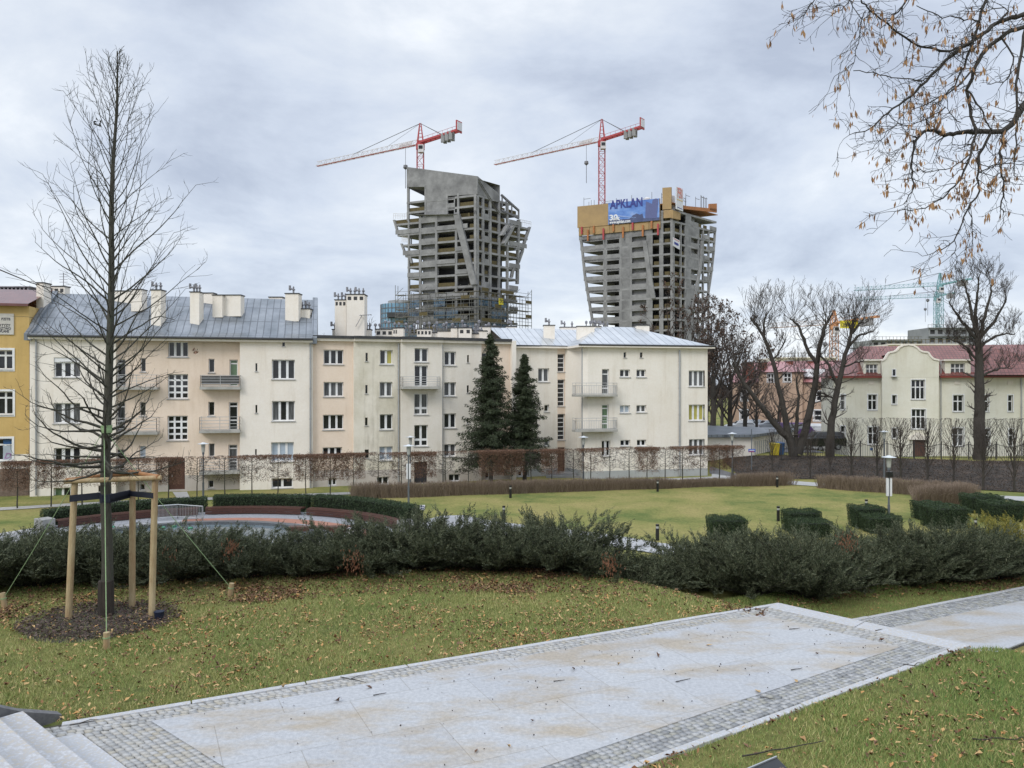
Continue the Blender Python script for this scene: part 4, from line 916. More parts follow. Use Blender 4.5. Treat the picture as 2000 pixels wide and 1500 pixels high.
rib(k2,[k2.uz(1272,740),k2.uz(1215,850)],.9,T1,d=(-.3,1.2)); rib(k2,[k2.uz(1240,735),k2.uz(1200,800)],.7,T1,d=(-.3,1.2))
for a,b in (((1388,745),(1350,860)),((1345,890),(1318,968)),((1320,700),(1312,1100)),((1290,985),(1275,1060)),((1312,860),(1300,890))): rib(k2,[k2.uz(*a),k2.uz(*b)],.7,T1,d=(-.6,.2),name='leaning_column')
rib(k1,[k1.uz(540,700),k1.uz(566,790)],.6,T1,d=(-.5,.1),name='leaning_column'); rib(k1,[k1.uz(586,848),k1.uz(612,918)],.6,T1,d=(-.5,.1),name='leaning_column'); rib(k1,[k1.uz(640,925),k1.uz(650,970)],.6,T1,d=(-.5,.1),name='leaning_column')
# slanted crown wall
def wallpoly(f,pts,th,mat,root,name):
    return bpoly(f,pts,mat,root,name,th)
wallpoly(k1.off(.03),[(620,496),(735,494),(735,590),(866,580),(866,552),(1060,539),(1062,428),(620,370)],.5,'tconc',T1,'crown_wall')
wallpoly(k2.off(.03),[(1060,539),(1200,588),(1200,540),(1062,428)],.5,'tconc',T1,'crown_wall')
a=k1.uz(620,372); b=k1.uz(1060,430); bk=(k2.d*9)
mb=MB(); p=[k1.pt(a[0],a[1]),k1.pt(b[0],b[1]),k1.pt(b[0],b[1])+bk-Vector((0,0,8)),k1.pt(a[0],a[1])+bk-Vector((0,0,7))]
mb.add([q+Vector((0,0,-.1)) for q in p]+[q+Vector((0,0,-.8)) for q in p],[(0,1,2,3),(7,6,5,4)]); zc_=k1.uz(620,498)[1]; q_=[Vector((a_.x,a_.y,zc_)) for a_ in p]; mb.quad(q_[3],q_[0],p[0]-Vector((0,0,.2)),p[3]-Vector((0,0,.2))); mb.quad(q_[2],q_[3],p[3]-Vector((0,0,.2)),p[2]-Vector((0,0,.2))); mb.quad(*[a_-Vector((0,0,.0)) for a_ in q_]); mb.build('sloping_roof',M['tconc'],T1)
mb=MB(); q=k2.uz(1210,545); q2=k2.uz(1318,642); q3=k2.uz(1318,690)
mb.beam(k2.pt(*q),k2.pt(*q2),.5); mb.beam(k2.pt(*q2),k2.pt(*q3),.5); 
for x,y0,y1 in ((1240,575,650),(1215,545,620),(1275,605,668)): mb.beam(k2.pt(*k2.uz(x,y0)),k2.pt(*k2.uz(x,y1)),.4)
mb.beam(k2.pt(*k2.uz(1210,640)),k2.pt(*k2.uz(1318,690)),.5); mb.build('steel_frame',M['steel'],T1)
core=[k1.pt(w_(705),0,-5),k1.pt(w_(1040),0,-5),k1.pt(w_(1040),0,-5)+k2.d*8,k1.pt(w_(705),0,-5)+k2.d*8]
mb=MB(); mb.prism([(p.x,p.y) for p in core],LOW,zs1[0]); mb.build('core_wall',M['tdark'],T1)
mb=MB()
for x0,x1,y in ((538,620,690),(590,628,835),(1318,1395,725)):
    f=k1 if x0<1000 else k2; a=f.uz(x0,y-2); b=f.uz(x1,y+(0 if f is k1 else 14))
    for h_ in (.6,1.2): mb.beam(f.pt(a[0],a[1]+h_),f.pt(b[0],b[1]+h_),.09)
    for j in range(7): uu=a[0]+(b[0]-a[0])*j/6; zz=a[1]+(b[1]-a[1])*j/6; mb.beam(f.pt(uu,zz-.3),f.pt(uu,zz+1.25),.09)
mb.build('guard_rail',M['whst'],T1)
# glazing inside the scaffold
M['bluegl']=new_mat('blue_glazing',(.04,.09,.16),(.13,.21,.30),scale=.5,rough=.15,spec=.8,c3=(.03,.05,.08))
zsc=k1.uz(900,1178)[1]
for f,us_ in ((k1,[(w_(790),w_(860)),(w_(865),w_(940)),(w_(945),w_(1040)),(w_(640),w_(700))]),(k2,[(y_(1070),y_(1130)),(y_(1150),y_(1240))])):
    for a,b in us_:
        mb=MB(); z=zsc
        while z>LOW+4:
            if random.random()<.8: f.box(mb,a,b,z-2.6,z-.6,.02,.12)
            z-=3.2
        if mb.v: mb.build('glazing_panel',M['bluegl'],T1)
# scaffold
SCF=thing('scaffolding',(dC.x,dC.y-3,LOW),'tube and plank scaffolding wrapped round the foot of the left concrete tower','scaffolding')
M['scaf']=new_mat('scaffold_tube',(.13,.13,.125),(.20,.20,.185),rough=.5,metal=.3); M['plank']=new_mat('scaffold_plank',(.13,.105,.06),(.08,.07,.045),scale=1,rough=.8)
mbt=MB(); mbp=MB(); mbd=MB()
for f,ua_,ub_,dd in ((k1,w_(585),k1.L+2,1.6),(k2,-1,y_(1350),1.6)):
    n=int((ub_-ua_)/2.4)
    for j in range(n+1):
        uu=ua_+(ub_-ua_)*j/n
        for q in (dd,dd+1.3):
            zt=zsc+random.uniform(-.5,1.6)+(2 if j in (0,n) else 0); mbt.cyl(f.pt(uu,LOW,q),f.pt(uu,zt,q),.075,n=4)
    z=LOW+2
    while z<zsc+1:
        for q in (dd,dd+1.3): mbt.beam(f.pt(ua_,z,q),f.pt(ub_,z,q),.10)
        mbt.beam(f.pt(ua_,z+1.0,dd+1.3),f.pt(ub_,z+1.0,dd+1.3),.08)
        for j in range(n):
            if random.random()<.62: uu=ua_+(ub_-ua_)*j/n; f.box(mbp,uu,uu+(ub_-ua_)/n,z+.06,z+.16,dd,dd+1.3); 
            if random.random()<.16: uu=ua_+(ub_-ua_)*j/n; f.box(mbd,uu,uu+(ub_-ua_)/n,z+.2,z+1.1,dd+1.32,dd+1.36)
            if random.random()<.22: uu=ua_+(ub_-ua_)*j/n; mbt.beam(f.pt(uu,z,dd+1.35),f.pt(uu+(ub_-ua_)/n,z+2,dd+1.35),.08)
        z+=2.0
mbt.build('scaffold_tubes',M['scaf'],SCF); mbp.build('scaffold_planks',M['plank'],SCF); mbd.build('toe_boards',M['net'],SCF)
M['yellow_sign']=new_mat('yellow_banner',(.65,.55,.03),rough=.6)
ys=px_panel(k2.off(3.1),1195,1187,1228,1223,1190,1230,.08,'yellow_sign','banner',SCF)
a=k2.off(3.16).uz(1200,1203); text_mesh('DNI OTWARTE',1.0,k2.off(3.16).pt(a[0],a[1],.02),k2.d,(0,0,1),M['ink'],ys,width=3.0); a=k2.off(3.16).uz(1202,1218); text_mesh('DOM',1.3,k2.off(3.16).pt(a[0],a[1],.02),k2.d,(0,0,1),M['ink'],ys,width=2.2)

# --- cranes ---
def lattice(mb,a,b,w,n,r,up=Vector((0,0,1)),tri=False):
    a=Vector(a);b=Vector(b); d=(b-a).normalized()
    s=d.cross(up) if abs(d.dot(up))<.9 else Vector((1,0,0)); s.normalize(); t=s.cross(d).normalized()
    cs=[s*w/2-t*w/2,-s*w/2-t*w/2,t*w*.6] if tri else [s*w/2+t*w/2,s*w/2-t*w/2,-s*w/2-t*w/2,-s*w/2+t*w/2]
    m=len(cs)
    for c in cs: mb.beam(a+c,b+c,r*1.6)
    for i in range(n):
        p=a+(b-a)*i/n; q=a+(b-a)*(i+1)/n
        for k in range(m):
            c0,c1_=cs[k],cs[(k+1)%m]
            mb.beam(p+c0,q+c1_,r) if i%2 else mb.beam(p+c1_,q+c0,r)
            mb.beam(p+c0,p+c1_,r)
def crane(label,mx,ybase,yslew,yap,Zm,jx,Zj,jh,matm,matj,cw_len=14,scale=1.0,group=None,sign=True,hook=.22,root_z=None):
    base=P(mx,ybase,Zm); sl_=P(mx,yslew,Zm); ap=P(mx,yap,Zm); tip=P(jx,yslew,Zj); tip.z=sl_.z+jh
    t=thing('tower_crane',(base.x,base.y,LOW),label,'crane',group)
    s=scale; base.z=LOW if root_z is None else root_z
    mb=MB(); lattice(mb,base,sl_-Vector((0,0,1.2)),1.9*s,int((sl_.z-base.z)/2.2/s),.10*s); mb.build('mast',M[matm],t)
    jd=(tip-sl_); jl=jd.length; j1=jd.normalized(); jf=Vector((j1.x,j1.y,0)).normalized()
    mb=MB(); mb.cyl(sl_-Vector((0,0,1.4*s)),sl_+Vector((0,0,.3*s)),1.3*s,n=10); mb.build('slewing_ring',M[matm],t)
    mb=MB(); lattice(mb,sl_+jf*1.0+Vector((0,0,.9*s)),tip+Vector((0,0,.9*s)),1.35*s,int(jl/2.0/s),.07*s,tri=True); jb=mb.build('jib',M[matj],t)
    mb=MB(); lo2=sl_+jf*1.0+Vector((0,0,.25*s)); mb.beam(lo2,tip+Vector((0,0,.25*s)),.28*s,.2*s); mb.build('lower_chord',M[matm],jb)
    mb=MB(); ce=sl_-jf*cw_len*s+Vector((0,0,.9*s+.9*s)); cs=sl_+Vector((0,0,.6*s))
    side=Vector((-jf.y,jf.x,0))
    for q in (.7,-.7): mb.beam(cs+side*q*s,ce+side*q*s,.35*s,.6*s)
    for k in range(8): p=cs+(ce-cs)*k/8; mb.beam(p+side*.7*s,p-side*.7*s,.15*s); mb.beam(p+side*.8*s,p+side*.8*s+Vector((0,0,1.1*s)),.07*s)
    mb.beam(cs+side*.8*s+Vector((0,0,1.1*s)),ce+side*.8*s+Vector((0,0,1.1*s)),.07*s)
    mb.build('counter_jib',M[matm],t)
    mb=MB()
    for k in (.62,.72,.82): p=cs+(ce-cs)*k; mb.beam(p+Vector((0,0,-2.2*s))+side*.6*s,p+Vector((0,0,.2*s))+side*.6*s,1.0*s,.8*s); mb.beam(p+Vector((0,0,-2.2*s))-side*.6*s,p+Vector((0,0,.2*s))-side*.6*s,1.0*s,.8*s)
    mb.build('counterweight',M['conc'],t)
    if sign:
        mb=MB(); p=ce; e=jf*0; mb.beam(p-Vector((0,0,.6*s)),p+Vector((0,0,2.6*s)),.3*s,2.6*s,up=side); sg=mb.build('sign_board',M[matm],t)
        mb=MB(); mb.beam(p-jf*.25+Vector((0,0,-.1*s)),p-jf*.25+Vector((0,0,2.2*s)),.2*s,2.1*s,up=side); mb.build('sign_panel',M['signwhite'],sg)
        p=lo2+jf*3*s; mb=MB(); mb.hexa([p-side*.9*s,p+jf*5*s-side*.9*s,p+jf*5*s-side*.8*s,p-side*.8*s],[p-side*.9*s+Vector((0,0,1.8*s)),p+jf*5*s-side*.9*s+Vector((0,0,1.5*s)),p+jf*5*s-side*.8*s+Vector((0,0,1.5*s)),p-side*.8*s+Vector((0,0,1.8*s))]); mb.build('name_board',M['whst'],t)
    mb=MB(); w=.9*s
    for q in ((w,w),(w,-w),(-w,w),(-w,-w)): mb.beam(sl_+Vector((q[0],q[1],0)),ap+Vector((q[0]*.2,q[1]*.2,0)),.26*s)
    for k in range(1,6): z=k/6; f_=1-z*.8; pz=sl_+(ap-sl_)*z; mb.beam(pz+Vector((w*f_,-w*f_,0)),pz+Vector((-w*f_,-w*f_,0)),.14*s); mb.beam(pz+Vector((w*f_,w*f_,0)),pz+Vector((w*f_,-w*f_,0)),.14*s)
    mb.build('tower_head',M[matm],t)
    mb=MB(); mb.cyl(ap,sl_+jd*.62+Vector((0,0,1.6*s)),.10*s,n=4); mb.cyl(ap,sl_+jd*.3+Vector((0,0,1.6*s)),.05*s,n=4); mb.cyl(ap,cs+(ce-cs)*.6,.08*s,n=4); mb.cyl(ap+side*.3,cs+(ce-cs)*.62+side*.5,.06*s,n=4); mb.build('pendant_line',M['steel'],t)
    mb=MB(); cp=sl_-Vector((0,0,1.6*s))-side*1.6*s; 
    if cp.y>sl_.y: cp=sl_-Vector((0,0,1.6*s))+side*1.6*s
    cp=cp+Vector((1.2*s,0,0)); mb.box(cp.x-.8*s,cp.x+.8*s,cp.y-.8*s,cp.y+.8*s,cp.z-1.1*s,cp.z+1.1*s); cb_=mb.build('cab',M['whst'],t)
    mb=MB(); mb.box(cp.x-.6*s,cp.x+.6*s,cp.y-.84*s,cp.y-.8*s,cp.z-.2*s,cp.z+.8*s); mb.build('cab_window',M['glass'],cb_)
    mb=MB(); hp=sl_+jd*hook*.6; hl=5*s; mb.cyl(hp,hp-Vector((0,0,hl)),.06*s,n=4); mb.lathe(hp-Vector((0,0,hl+1.4*s)),[(.1,0),(.7*s,.5*s),(.6*s,1.3*s),(.1,1.4*s)],8); mb.cyl(hp-Vector((0,0,hl+7*s)),hp-Vector((0,0,hl)),.09*s,n=4); mb.build('hook_block',M['steel'],t)
    return t
crane('red and white tower crane behind the left concrete tower with the slanted top',821,700,283,241,225,619,248,0,'redst','whst',root_z=60)
crane('red and white tower crane rising behind the plywood-topped tower with the blue banner',1175.5,700,277,233,240,966,266,0,'redst','whst',root_z=50)
M['teal']=new_mat('hazed_crane_green',(.16,.33,.36),(.22,.38,.40),rough=.6); M['orange']=new_mat('orange_crane_paint',(.50,.22,.10),(.58,.30,.14),rough=.6)  # far cranes' green is paled in its colour to stand for distance haze
M['palesteel']=new_mat('pale_crane_steel',(.48,.40,.36),rough=.6)
crane('green tower crane coloured pale for haze, with the higher jib, at the right behind the mansion',1836,700,559,533,430,1668,470,2,'teal','teal',cw_len=12,scale=1.35,sign=False)
crane('green tower crane coloured pale for haze, with the lower jib, at the right behind the mansion',1829,700,581,569,415,1672,440,1,'teal','teal',cw_len=8,scale=1.1,sign=False)
oc=crane('orange tower crane seen through the bare trees left of the mansion',1629,760,635,606,230,1505,245,0,'orange','palesteel',cw_len=13,scale=1.0,sign=False)
mb=MB(); q=P(1655,635,226); mb.box(q.x-2.6,q.x+2.6,q.y-1.2,q.y-1,q.z-1,q.z+1.2); pn=mb.build('sign_board',M['yellow_sign'],oc); pn['label']='yellow sign board on the counter jib'
text_mesh('LIEBHERR',1.3,(q.x-2.3,q.y-1.22,q.z-.5),(1,0,0),(0,0,1),M['ink'],pn,bold=.02,width=4.6)

# glass tower far behind
M['glasst']=new_mat('blue_curtain_wall',(.10,.24,.36),(.22,.38,.50),scale=.05,rough=.2,spec=.7)
gb=P(763,750,320); GT=thing('glass_office_building',(gb.x,gb.y,LOW),'rounded blue glass office block left of the scaffolded tower','building')
top=P(763,592,320).z; rad=(P(808,750,320).x-P(740,750,320).x)/2
mb=MB(); mb.lathe((gb.x+2,gb.y+rad,LOW),[(rad,0),(rad,top-LOW)],28); mb.build('curtain_wall',M['glasst'],GT)
mb=MB(); mb.lathe((gb.x+3.5,gb.y+rad,top-.5),[(rad*.8,0),(rad*.8,2.0)],20); mb.build('roof',M['conc'],GT)
mb=MB()
for k in range(20): z=LOW+(top-LOW)*k/20; mb.lathe((gb.x+2,gb.y+rad,z),[(rad+.12,0),(rad+.12,.35)],28)
for k in range(28): t=2*math.pi*k/28; mb.box(gb.x+2+(rad+.1)*math.cos(t)-.12,gb.x+2+(rad+.1)*math.cos(t)+.12,gb.y+rad+(rad+.1)*math.sin(t)-.12,gb.y+rad+(rad+.1)*math.sin(t)+.12,LOW,top)
mb.build('mullions',M['steel'],GT)
mb=MB(); q=P(785,600,318); mb.box(q.x-6,q.x+4,q.y-1,q.y+6,q.z-4.2,q.z-2.2); mb.build('terrace_recess',M['dark'],GT)

# ---------------- mansion ----------------
n0=P(1628,895,77); n1=P(2010,905,72.3); fn=Fac((n0.x,n0.y),(n1.x,n1.y),c6)
MA=thing('mansion',(n0.x,n0.y,-4.4),'cream villa with curved Dutch gable and red tiled roof, behind the iron fence','building')
zbm=-4.7; zem=fn.uz(1000,741)[1]
ug0,ug1=fn.uz(1072,900)[0],fn.uz(1418,900)[0]; fg=fn.off(.7)
hA=[fn.rect(*r) for r in [(818,845,845,940),(985,845,1040,940),(818,1037,845,1140),(987,1043,1043,1150)]]
hB=[fn.rect(*r) for r in [(1505,848,1568,950),(1692,848,1722,950),(1840,848,1870,950),(1505,1050,1568,1160),(1697,1053,1727,1165),(1845,1055,1875,1160)]]
hG=[fg.rect(*r) for r in [(1250,755,1333,875),(1252,935,1337,1057),(1130,688,1157,735),(1132,848,1160,905),(1133,1050,1163,1115)]]; hgd=fg.rect(1258,1112,1335,1240)
mb=MB(); wall(mb,fn,0,ug0,zbm,zem,hA); wall(mb,fn,ug1,fn.L+3,zbm,zem,hB)
mb.quad(fn.pt(0,zbm,-11),fn.pt(0,zbm),fn.pt(0,zem),fn.pt(0,zem,-11)); mb.build('wall',M['mansion'],MA)
mb=MB(); gv0,gv1=fg.uz(1072,900)[0],fg.uz(1418,900)[0]; wall(mb,fg,gv0,gv1,zbm,zem,[h for h in hG if h[3]<zem+.01]+[hgd]+[(hG[2][0],hG[2][1],zem-1,hG[2][3])][:0])
gab=[(1072,742),(1068,640),(1090,628),(1105,600),(1118,588),(1150,582),(1165,572),(1178,556),(1200,545),(1232,540),(1262,545),(1288,560),(1302,576),(1320,584),(1352,588),(1368,612),(1385,628),(1420,636),(1418,742)]
q=[fg.uz(x,y) for x,y in gab]; n=len(q)
mb.add([fg.pt(a,b,0) for a,b in q]+[fg.pt(a,b,-.45) for a,b in q],[tuple(range(n))[::-1],tuple(range(n,2*n))]+[(i,(i+1)%n,n+(i+1)%n,n+i) for i in range(n)])
for uu in (gv0,gv1): mb.quad(fg.pt(uu,zbm),fg.pt(uu,zbm,-1.2),fg.pt(uu,zem,-1.2),fg.pt(uu,zem))
mb.build('wall',M['mansion'],MA)
q2=[fg.uz(x,y) for x,y in gab[1:-1]]; mb=MB()
for (a,b),(c,d) in zip(q2,q2[1:]): mb.beam(fg.pt(a,b,-.2),fg.pt(c,d,-.2),.16,.62,up=fg.n)
mb.build('gable_coping',M['sand'],MA)
for i,h in enumerate(hA): window(fn,h,1 if i in(0,2) else 2,1,MA,trans=(.62,),mul=.1,surround=.08,glass='glass' if i else 'glass2')
for i,h in enumerate(hB): window(fn,h,2 if i in(0,3) else 1,1,MA,trans=(.62,),mul=.1,surround=.08,glass='glass' if i!=3 else 'glass2')
fgo=fg.off(.18)
for i,h in enumerate(hG):
    if h[3]>zem: window(fg.off(.29),h,1,1,MA,mul=.1)
    else: window(fg,h,3 if i<2 else 1,1,MA,trans=(.62,) if i<2 else None,mul=.1,surround=.07)
mb=MB(); fg.box(mb,hgd[0],hgd[1],zbm,hgd[3],-.19,-.1); mb.build('door',M['door'],MA)
a,b=fg.uz(1232,1108),fg.uz(1352,1108); c=fg.uz(1290,1075); mb=MB()
mb.add([fg.pt(a[0],a[1],.3),fg.pt(b[0],a[1],.3),fg.pt(c[0],c[1],.3),fg.pt(a[0],a[1],0),fg.pt(b[0],a[1],0),fg.pt(c[0],c[1],0)],[(0,1,2),(3,5,4),(0,3,4,1),(1,4,5,2),(2,5,3,0)]); fg.box(mb,a[0],b[0],a[1]-.18,a[1]-.001,0,.32); mb.build('pediment',M['grey_cream'],MA)
def tile_mat():
    m=seam_roof('red_roof_tiles',(.16,.055,.045),(.24,.095,.08),.32,-math.atan2(fn.d.y,fn.d.x),rough=.45,metal=0,cross=.42); return m
M['tile']=tile_mat(); M['redmetal']=new_mat('red_sheet_metal',(.22,.04,.03),(.17,.03,.025),rough=.35)
M['pinkroof']=new_mat('pale_red_sheet_roof',(.27,.10,.10),(.36,.17,.17),scale=.4,rough=.3)
zrm=fn.uz(1200,548)[1]+.25
mb=MB(); e0=fn.pt(-.5,zem+.15,.55); e1=fn.pt(fn.L+4,zem+.15,.55); r0_=fn.pt(3.3,zrm,-5.8); r1_=fn.pt(fn.L+4,zrm,-5.8); bk0=fn.pt(-.5,zem+.1,-11.6)
bk1=fn.pt(fn.L+4,zem+.1,-11.6); mb.add([e0,e1,r1_,r0_,bk0,bk1],[(0,1,2,3),(0,3,4),(3,2,5,4)]); rm=mb.build('roof',M['tile'],MA)
mb=MB(); fn.box(mb,-.5,ug0,zem-.05,zem+.12,0,.6); fn.box(mb,ug1,fn.L+4,zem-.05,zem+.12,0,.6); mb.build('gutter',M['redmetal'],rm)
# gable bay roof running back
p=[fg.uz(1118,600),fg.uz(1345,600),fg.uz(1232,556)]
mb=MB(); A3=[fg.pt(p[0][0],p[0][1],-.45),fg.pt(p[1][0],p[1][1],-.45),fg.pt(p[2][0],p[2][1],-.45)]; B3=[x-fg.n*6 for x in A3]; mb.add(A3+B3,[(0,3,5,2),(2,5,4,1)]); mb.build('roof',M['tile'],rm)
# dormers
for r,wr in (((958,640,1062,742),(972,660,1045,733)),((1455,640,1612,742),(1490,655,1577,728))):
    fd=fn.off(.1); a=fd.rect(*r); h=fd.rect(*wr); mb=MB(); wall(mb,fd,a[0],a[1],zem+.1,a[3],[h]); 
    for uu in (a[0],a[1]): mb.quad(fd.pt(uu,zem+.1),fd.pt(uu,zem+.1,-4),fd.pt(uu,a[3],-4),fd.pt(uu,a[3]))
    dm=mb.build('dormer',M['mansion'],rm); window(fd,h,3,1,dm,trans=(.6,),mul=.08,glass='glass2')
    mb=MB(); fd.box(mb,a[0]-.15,a[1]+.15,a[3],a[3]+.15,-4.5,.3); mb.build('dormer_roof',M['grey_cream'],dm)
    mb=MB(); fd.box(mb,a[0]-.6,a[0],zem+.1,zem+.45,-1,.02); fd.box(mb,a[1],a[1]+.5,zem+.1,zem+.45,-1,.02); mb.build('flashing',M['redmetal'],dm)
# hipped cross wing roof at right
a=fn.off(1.5).uz(1690,738); b=(fn.L+4,a[1]); ap=fn.uz(1745,625)
mb=MB(); W0=fn.pt(a[0],zem+.2,1.5); W1=fn.pt(fn.L+5,zem+.2,1.5); Wr0=fn.pt(ap[0]+.5,zem+2.9,-1.5); Wr1=fn.pt(ap[0]+.5,zem+2.9,-5); Wl=fn.pt(a[0],zem+.2,-3); 
mb.add([W0,W1,Wr0,Wr1,Wl],[(0,1,2),(0,2,3,4),(1,3,2)]); mb.build('roof',M['tile'],rm)
pipe(fn,1428,640,1250,MA,r=.05,d=.15); pipe(fn,1920,745,1250,MA,r=.06)
for i,(x,y) in enumerate(((1005,775),(1530,775),(1700,775),(1852,775))):
    h=fn.rect(x-17,y-10,x+17,y+10); mb=MB(); fn.box(mb,*h,0,.08); mb.build('wall_ornament',M['grey_cream'],MA)
h=fn.rect(998,1170,1015,1186); mb=MB(); fn.box(mb,*h,.01,.05); mb.build('notice_plate',M['sticker'],MA)

# ---------------- pink building, garages, far blocks ----------------
k0=P(1424,830,120); kk=P(1640,833,112); fp=Fac((k0.x,k0.y),(kk.x,kk.y),c6)
PK=thing('pink_house',(k0.x,k0.y,-3.5),'salmon house with a faded red roof, seen through the bare limes left of the villa','building')
zep=fp.uz(400,800)[1]; zep2=fp.uz(650,770)[1]
hp=[fp.rect(*r) for r in [(210,825,250,883),(338,825,362,883),(520,825,555,885),(668,825,708,885),(205,940,252,1000),(330,965,352,1000),(520,942,545,1000),(655,942,708,1005)]]
mb=MB(); wall(mb,fp,0,fp.L,-4,zep2,hp); mb.quad(fp.pt(0,-4,-12),fp.pt(0,-4),fp.pt(0,zep2),fp.pt(0,zep2,-12)); mb.build('wall',M['pink'],PK)
for h in hp: window(fp,h,2 if h[1]-h[0]>2 else 1,2,PK,mul=.15,fr=.12,surround=.15)
mb=MB(); fp.box(mb,0,fp.L,-4,-2.9,0,.08); mb.build('plinth',M['brown_brick'],PK)
mb=MB(); b0=fp.uz(325,750)[0]; b1=fp.uz(590,750)[0]; zt_=fp.uz(450,708)[1]; hw=[fp.off(.6).rect(*r) for r in [(372,718,410,770),(470,715,515,768)]]
wall(mb,fp.off(.6),b0,b1,-4,zt_,hw+[fp.off(.6).rect(432,950,455,1040)]); mb.quad(fp.pt(b1,-4,.6),fp.pt(b1,-4),fp.pt(b1,zt_,-3),fp.pt(b1,zt_,.6)); mb.quad(fp.pt(b0,-4,.6),fp.pt(b0,-4),fp.pt(b0,zt_,-3),fp.pt(b0,zt_,.6)); mb.build('wall',M['pink'],PK)
for h in hw: window(fp.off(.6),h,2,2,PK,mul=.15,fr=.1,surround=.12)
mb=MB(); h=fp.off(.6).rect(432,950,455,1040); fp.off(.6).box(mb,*h,-.2,-.1); mb.build('door',M['door'],PK)
zr_=fp.uz(600,655)[1]+.5
mb=MB(); mb.add([fp.pt(-.5,zep2,.5),fp.pt(fp.L+.5,zep2,.5),fp.pt(fp.L+.5,zr_,-6),fp.pt(2,zr_,-6),fp.pt(-.5,zep2,-12),fp.pt(fp.L+.5,zep2,-12)],[(0,1,2,3),(0,3,4),(3,2,5,4)]); rp=mb.build('roof',M['pinkroof'],PK)
mb=MB(); f6=fp.off(1.1); mb.add([f6.pt(b0-.5,zt_),f6.pt(b1+.5,zt_),f6.pt(b1-3,zt_+1.5,-5),f6.pt(b0+3,zt_+1.5,-5),f6.pt(b1+.5,zt_,-6),f6.pt(b0-.5,zt_,-6)],[(0,1,2,3),(1,4,2),(0,3,5)]); mb.build('roof',M['pinkroof'],rp)
M['brickred']=new_mat('red_brick_chimney',(.30,.09,.06),(.22,.07,.05),scale=3,rough=.8)
for x0,x1,yt in ((240,290,650),(335,372,650),(503,528,642),(628,655,642)):
    a=P(*c6(x0,yt),119); b=P(*c6(x1,700),119); mb=MB(); mb.box(a.x,b.x,119,120.5,b.z-2,a.z); ch=mb.build('chimney',M['brickred'],rp); mb=MB(); mb.box(a.x-.1,b.x+.1,118.9,120.6,a.z,a.z+.15); mb.build('cap',M['conc'],ch)
for x in (628,690):
    a=P(*c6(x,738),115); mb=MB(); mb.hexa([a+Vector((-1,-.6,-.1)),a+Vector((1,-.6,-.1)),a+Vector((1,.5,1)),a+Vector((-1,.5,1))],[a+Vector((-1,-.7,.05)),a+Vector((1,-.7,.05)),a+Vector((1,.4,1.2)),a+Vector((-1,.4,1.2))]); mb.build('skylight',M['whst'],rp)
# garages
g0=P(1386,882,70); gA=P(1470,886,70.5); gB=P(1552,880,79)
GR=thing('garage',(gA.x,gA.y,-3.5),'low cream garage with a flat grey roof beside the end of the apartment block','garage')
zg0=P(1386,856,70).z; zg1=P(1470,848,70.5).z
mb=MB(); pts=[(g0.x-3,g0.y),(gA.x,gA.y),(gB.x,gB.y),(g0.x,g0.y+14)]; mb.prism(pts,-4,zg1-.3); mb.build('wall',M['sand'],GR)
mb=MB(); pts=[(g0.x-3.4,g0.y-.4),(gA.x,gA.y-.5),(gB.x+.4,gB.y-.2),(g0.x,g0.y+14.4)]; n=4
zz=[zg1-.25,zg1-.25,zg1-.2,zg1-.1]; mb.add([(x,y,z) for (x,y),z in zip(pts,zz)]+[(x,y,z+.25) for (x,y),z in zip(pts,zz)],[(3,2,1,0),(4,5,6,7)]+[(i,(i+1)%4,4+(i+1)%4,4+i) for i in range(4)]); mb.build('roof',M['zincA'],GR)
gf=Fac((gA.x,gA.y),(gB.x,gB.y)); mb=MB()
for k in range(20): uu=.5+k*(gf.L-1)/20; gf.box(mb,uu,uu+.08,-3.6,zg1-.7,0,.04)
mb.build('corrugated_door',M['sill'],GR)
# far blocks behind the mansion
M['farconc']=new_mat('far_concrete',(.30,.31,.31),(.20,.21,.215),scale=.1,rough=.9)
def block(label,x0,x1,yt,Z,rows,cols,mat,depth=16,cat='building'):
    a=P(x0,yt,Z); b=P(x1,yt,Z); f=Fac((a.x,a.y),(b.x,b.y)); t=thing('unfinished_building' if mat=='farconc' else 'far_building',(a.x,a.y,LOW),label,cat); z1=a.z; z0=LOW
    hs=[]; dz=3.2; cw=f.L/cols
    for r in range(rows):
        for c in range(cols): hs.append((c*cw+cw*.18,c*cw+cw*.82,z1-dz*r-2.5,z1-dz*r-.9))
    mb=MB(); wall(mb,f,0,f.L,z0,z1,hs,dep=.5); mb.quad(f.pt(0,z0,-depth),f.pt(0,z0),f.pt(0,z1),f.pt(0,z1,-depth)); mb.quad(f.pt(f.L,z0),f.pt(f.L,z0,-depth),f.pt(f.L,z1,-depth),f.pt(f.L,z1)); mb.quad(f.pt(0,z1),f.pt(f.L,z1),f.pt(f.L,z1,-depth),f.pt(0,z1,-depth)); mb.build('wall',M[mat],t)
    mb=MB(); mb.quad(f.pt(0,z0,-.6),f.pt(f.L,z0,-.6),f.pt(f.L,z1-.1,-.6),f.pt(0,z1-.1,-.6)); mb.build('dark_backing',M['tdark'],t)  # dark sheet behind the holes; interior shade put into its colour
    for r in range(rows+1):
        mb=MB(); f.box(mb,-.5,f.L+.5,z1-dz*r-.25,z1-dz*r+.05,0,.8); mb.build('floor_slab',M[mat],t)
    mb=MB()
    for c in range(cols*2): uu=c*cw/2; mb.beam(f.pt(uu,z1,-.5),f.pt(uu,z1+1.3,-.5),.1)
    mb.beam(f.pt(0,z1+1.2,-.5),f.pt(f.L,z1+1.2,-.5),.1); mb.build('guard_rail',M['net'],t)
    return t
block('grey unfinished block with yellow guard rails beside the foot of the haze-pale green cranes',1814,1905,640,300,6,6,'farconc')
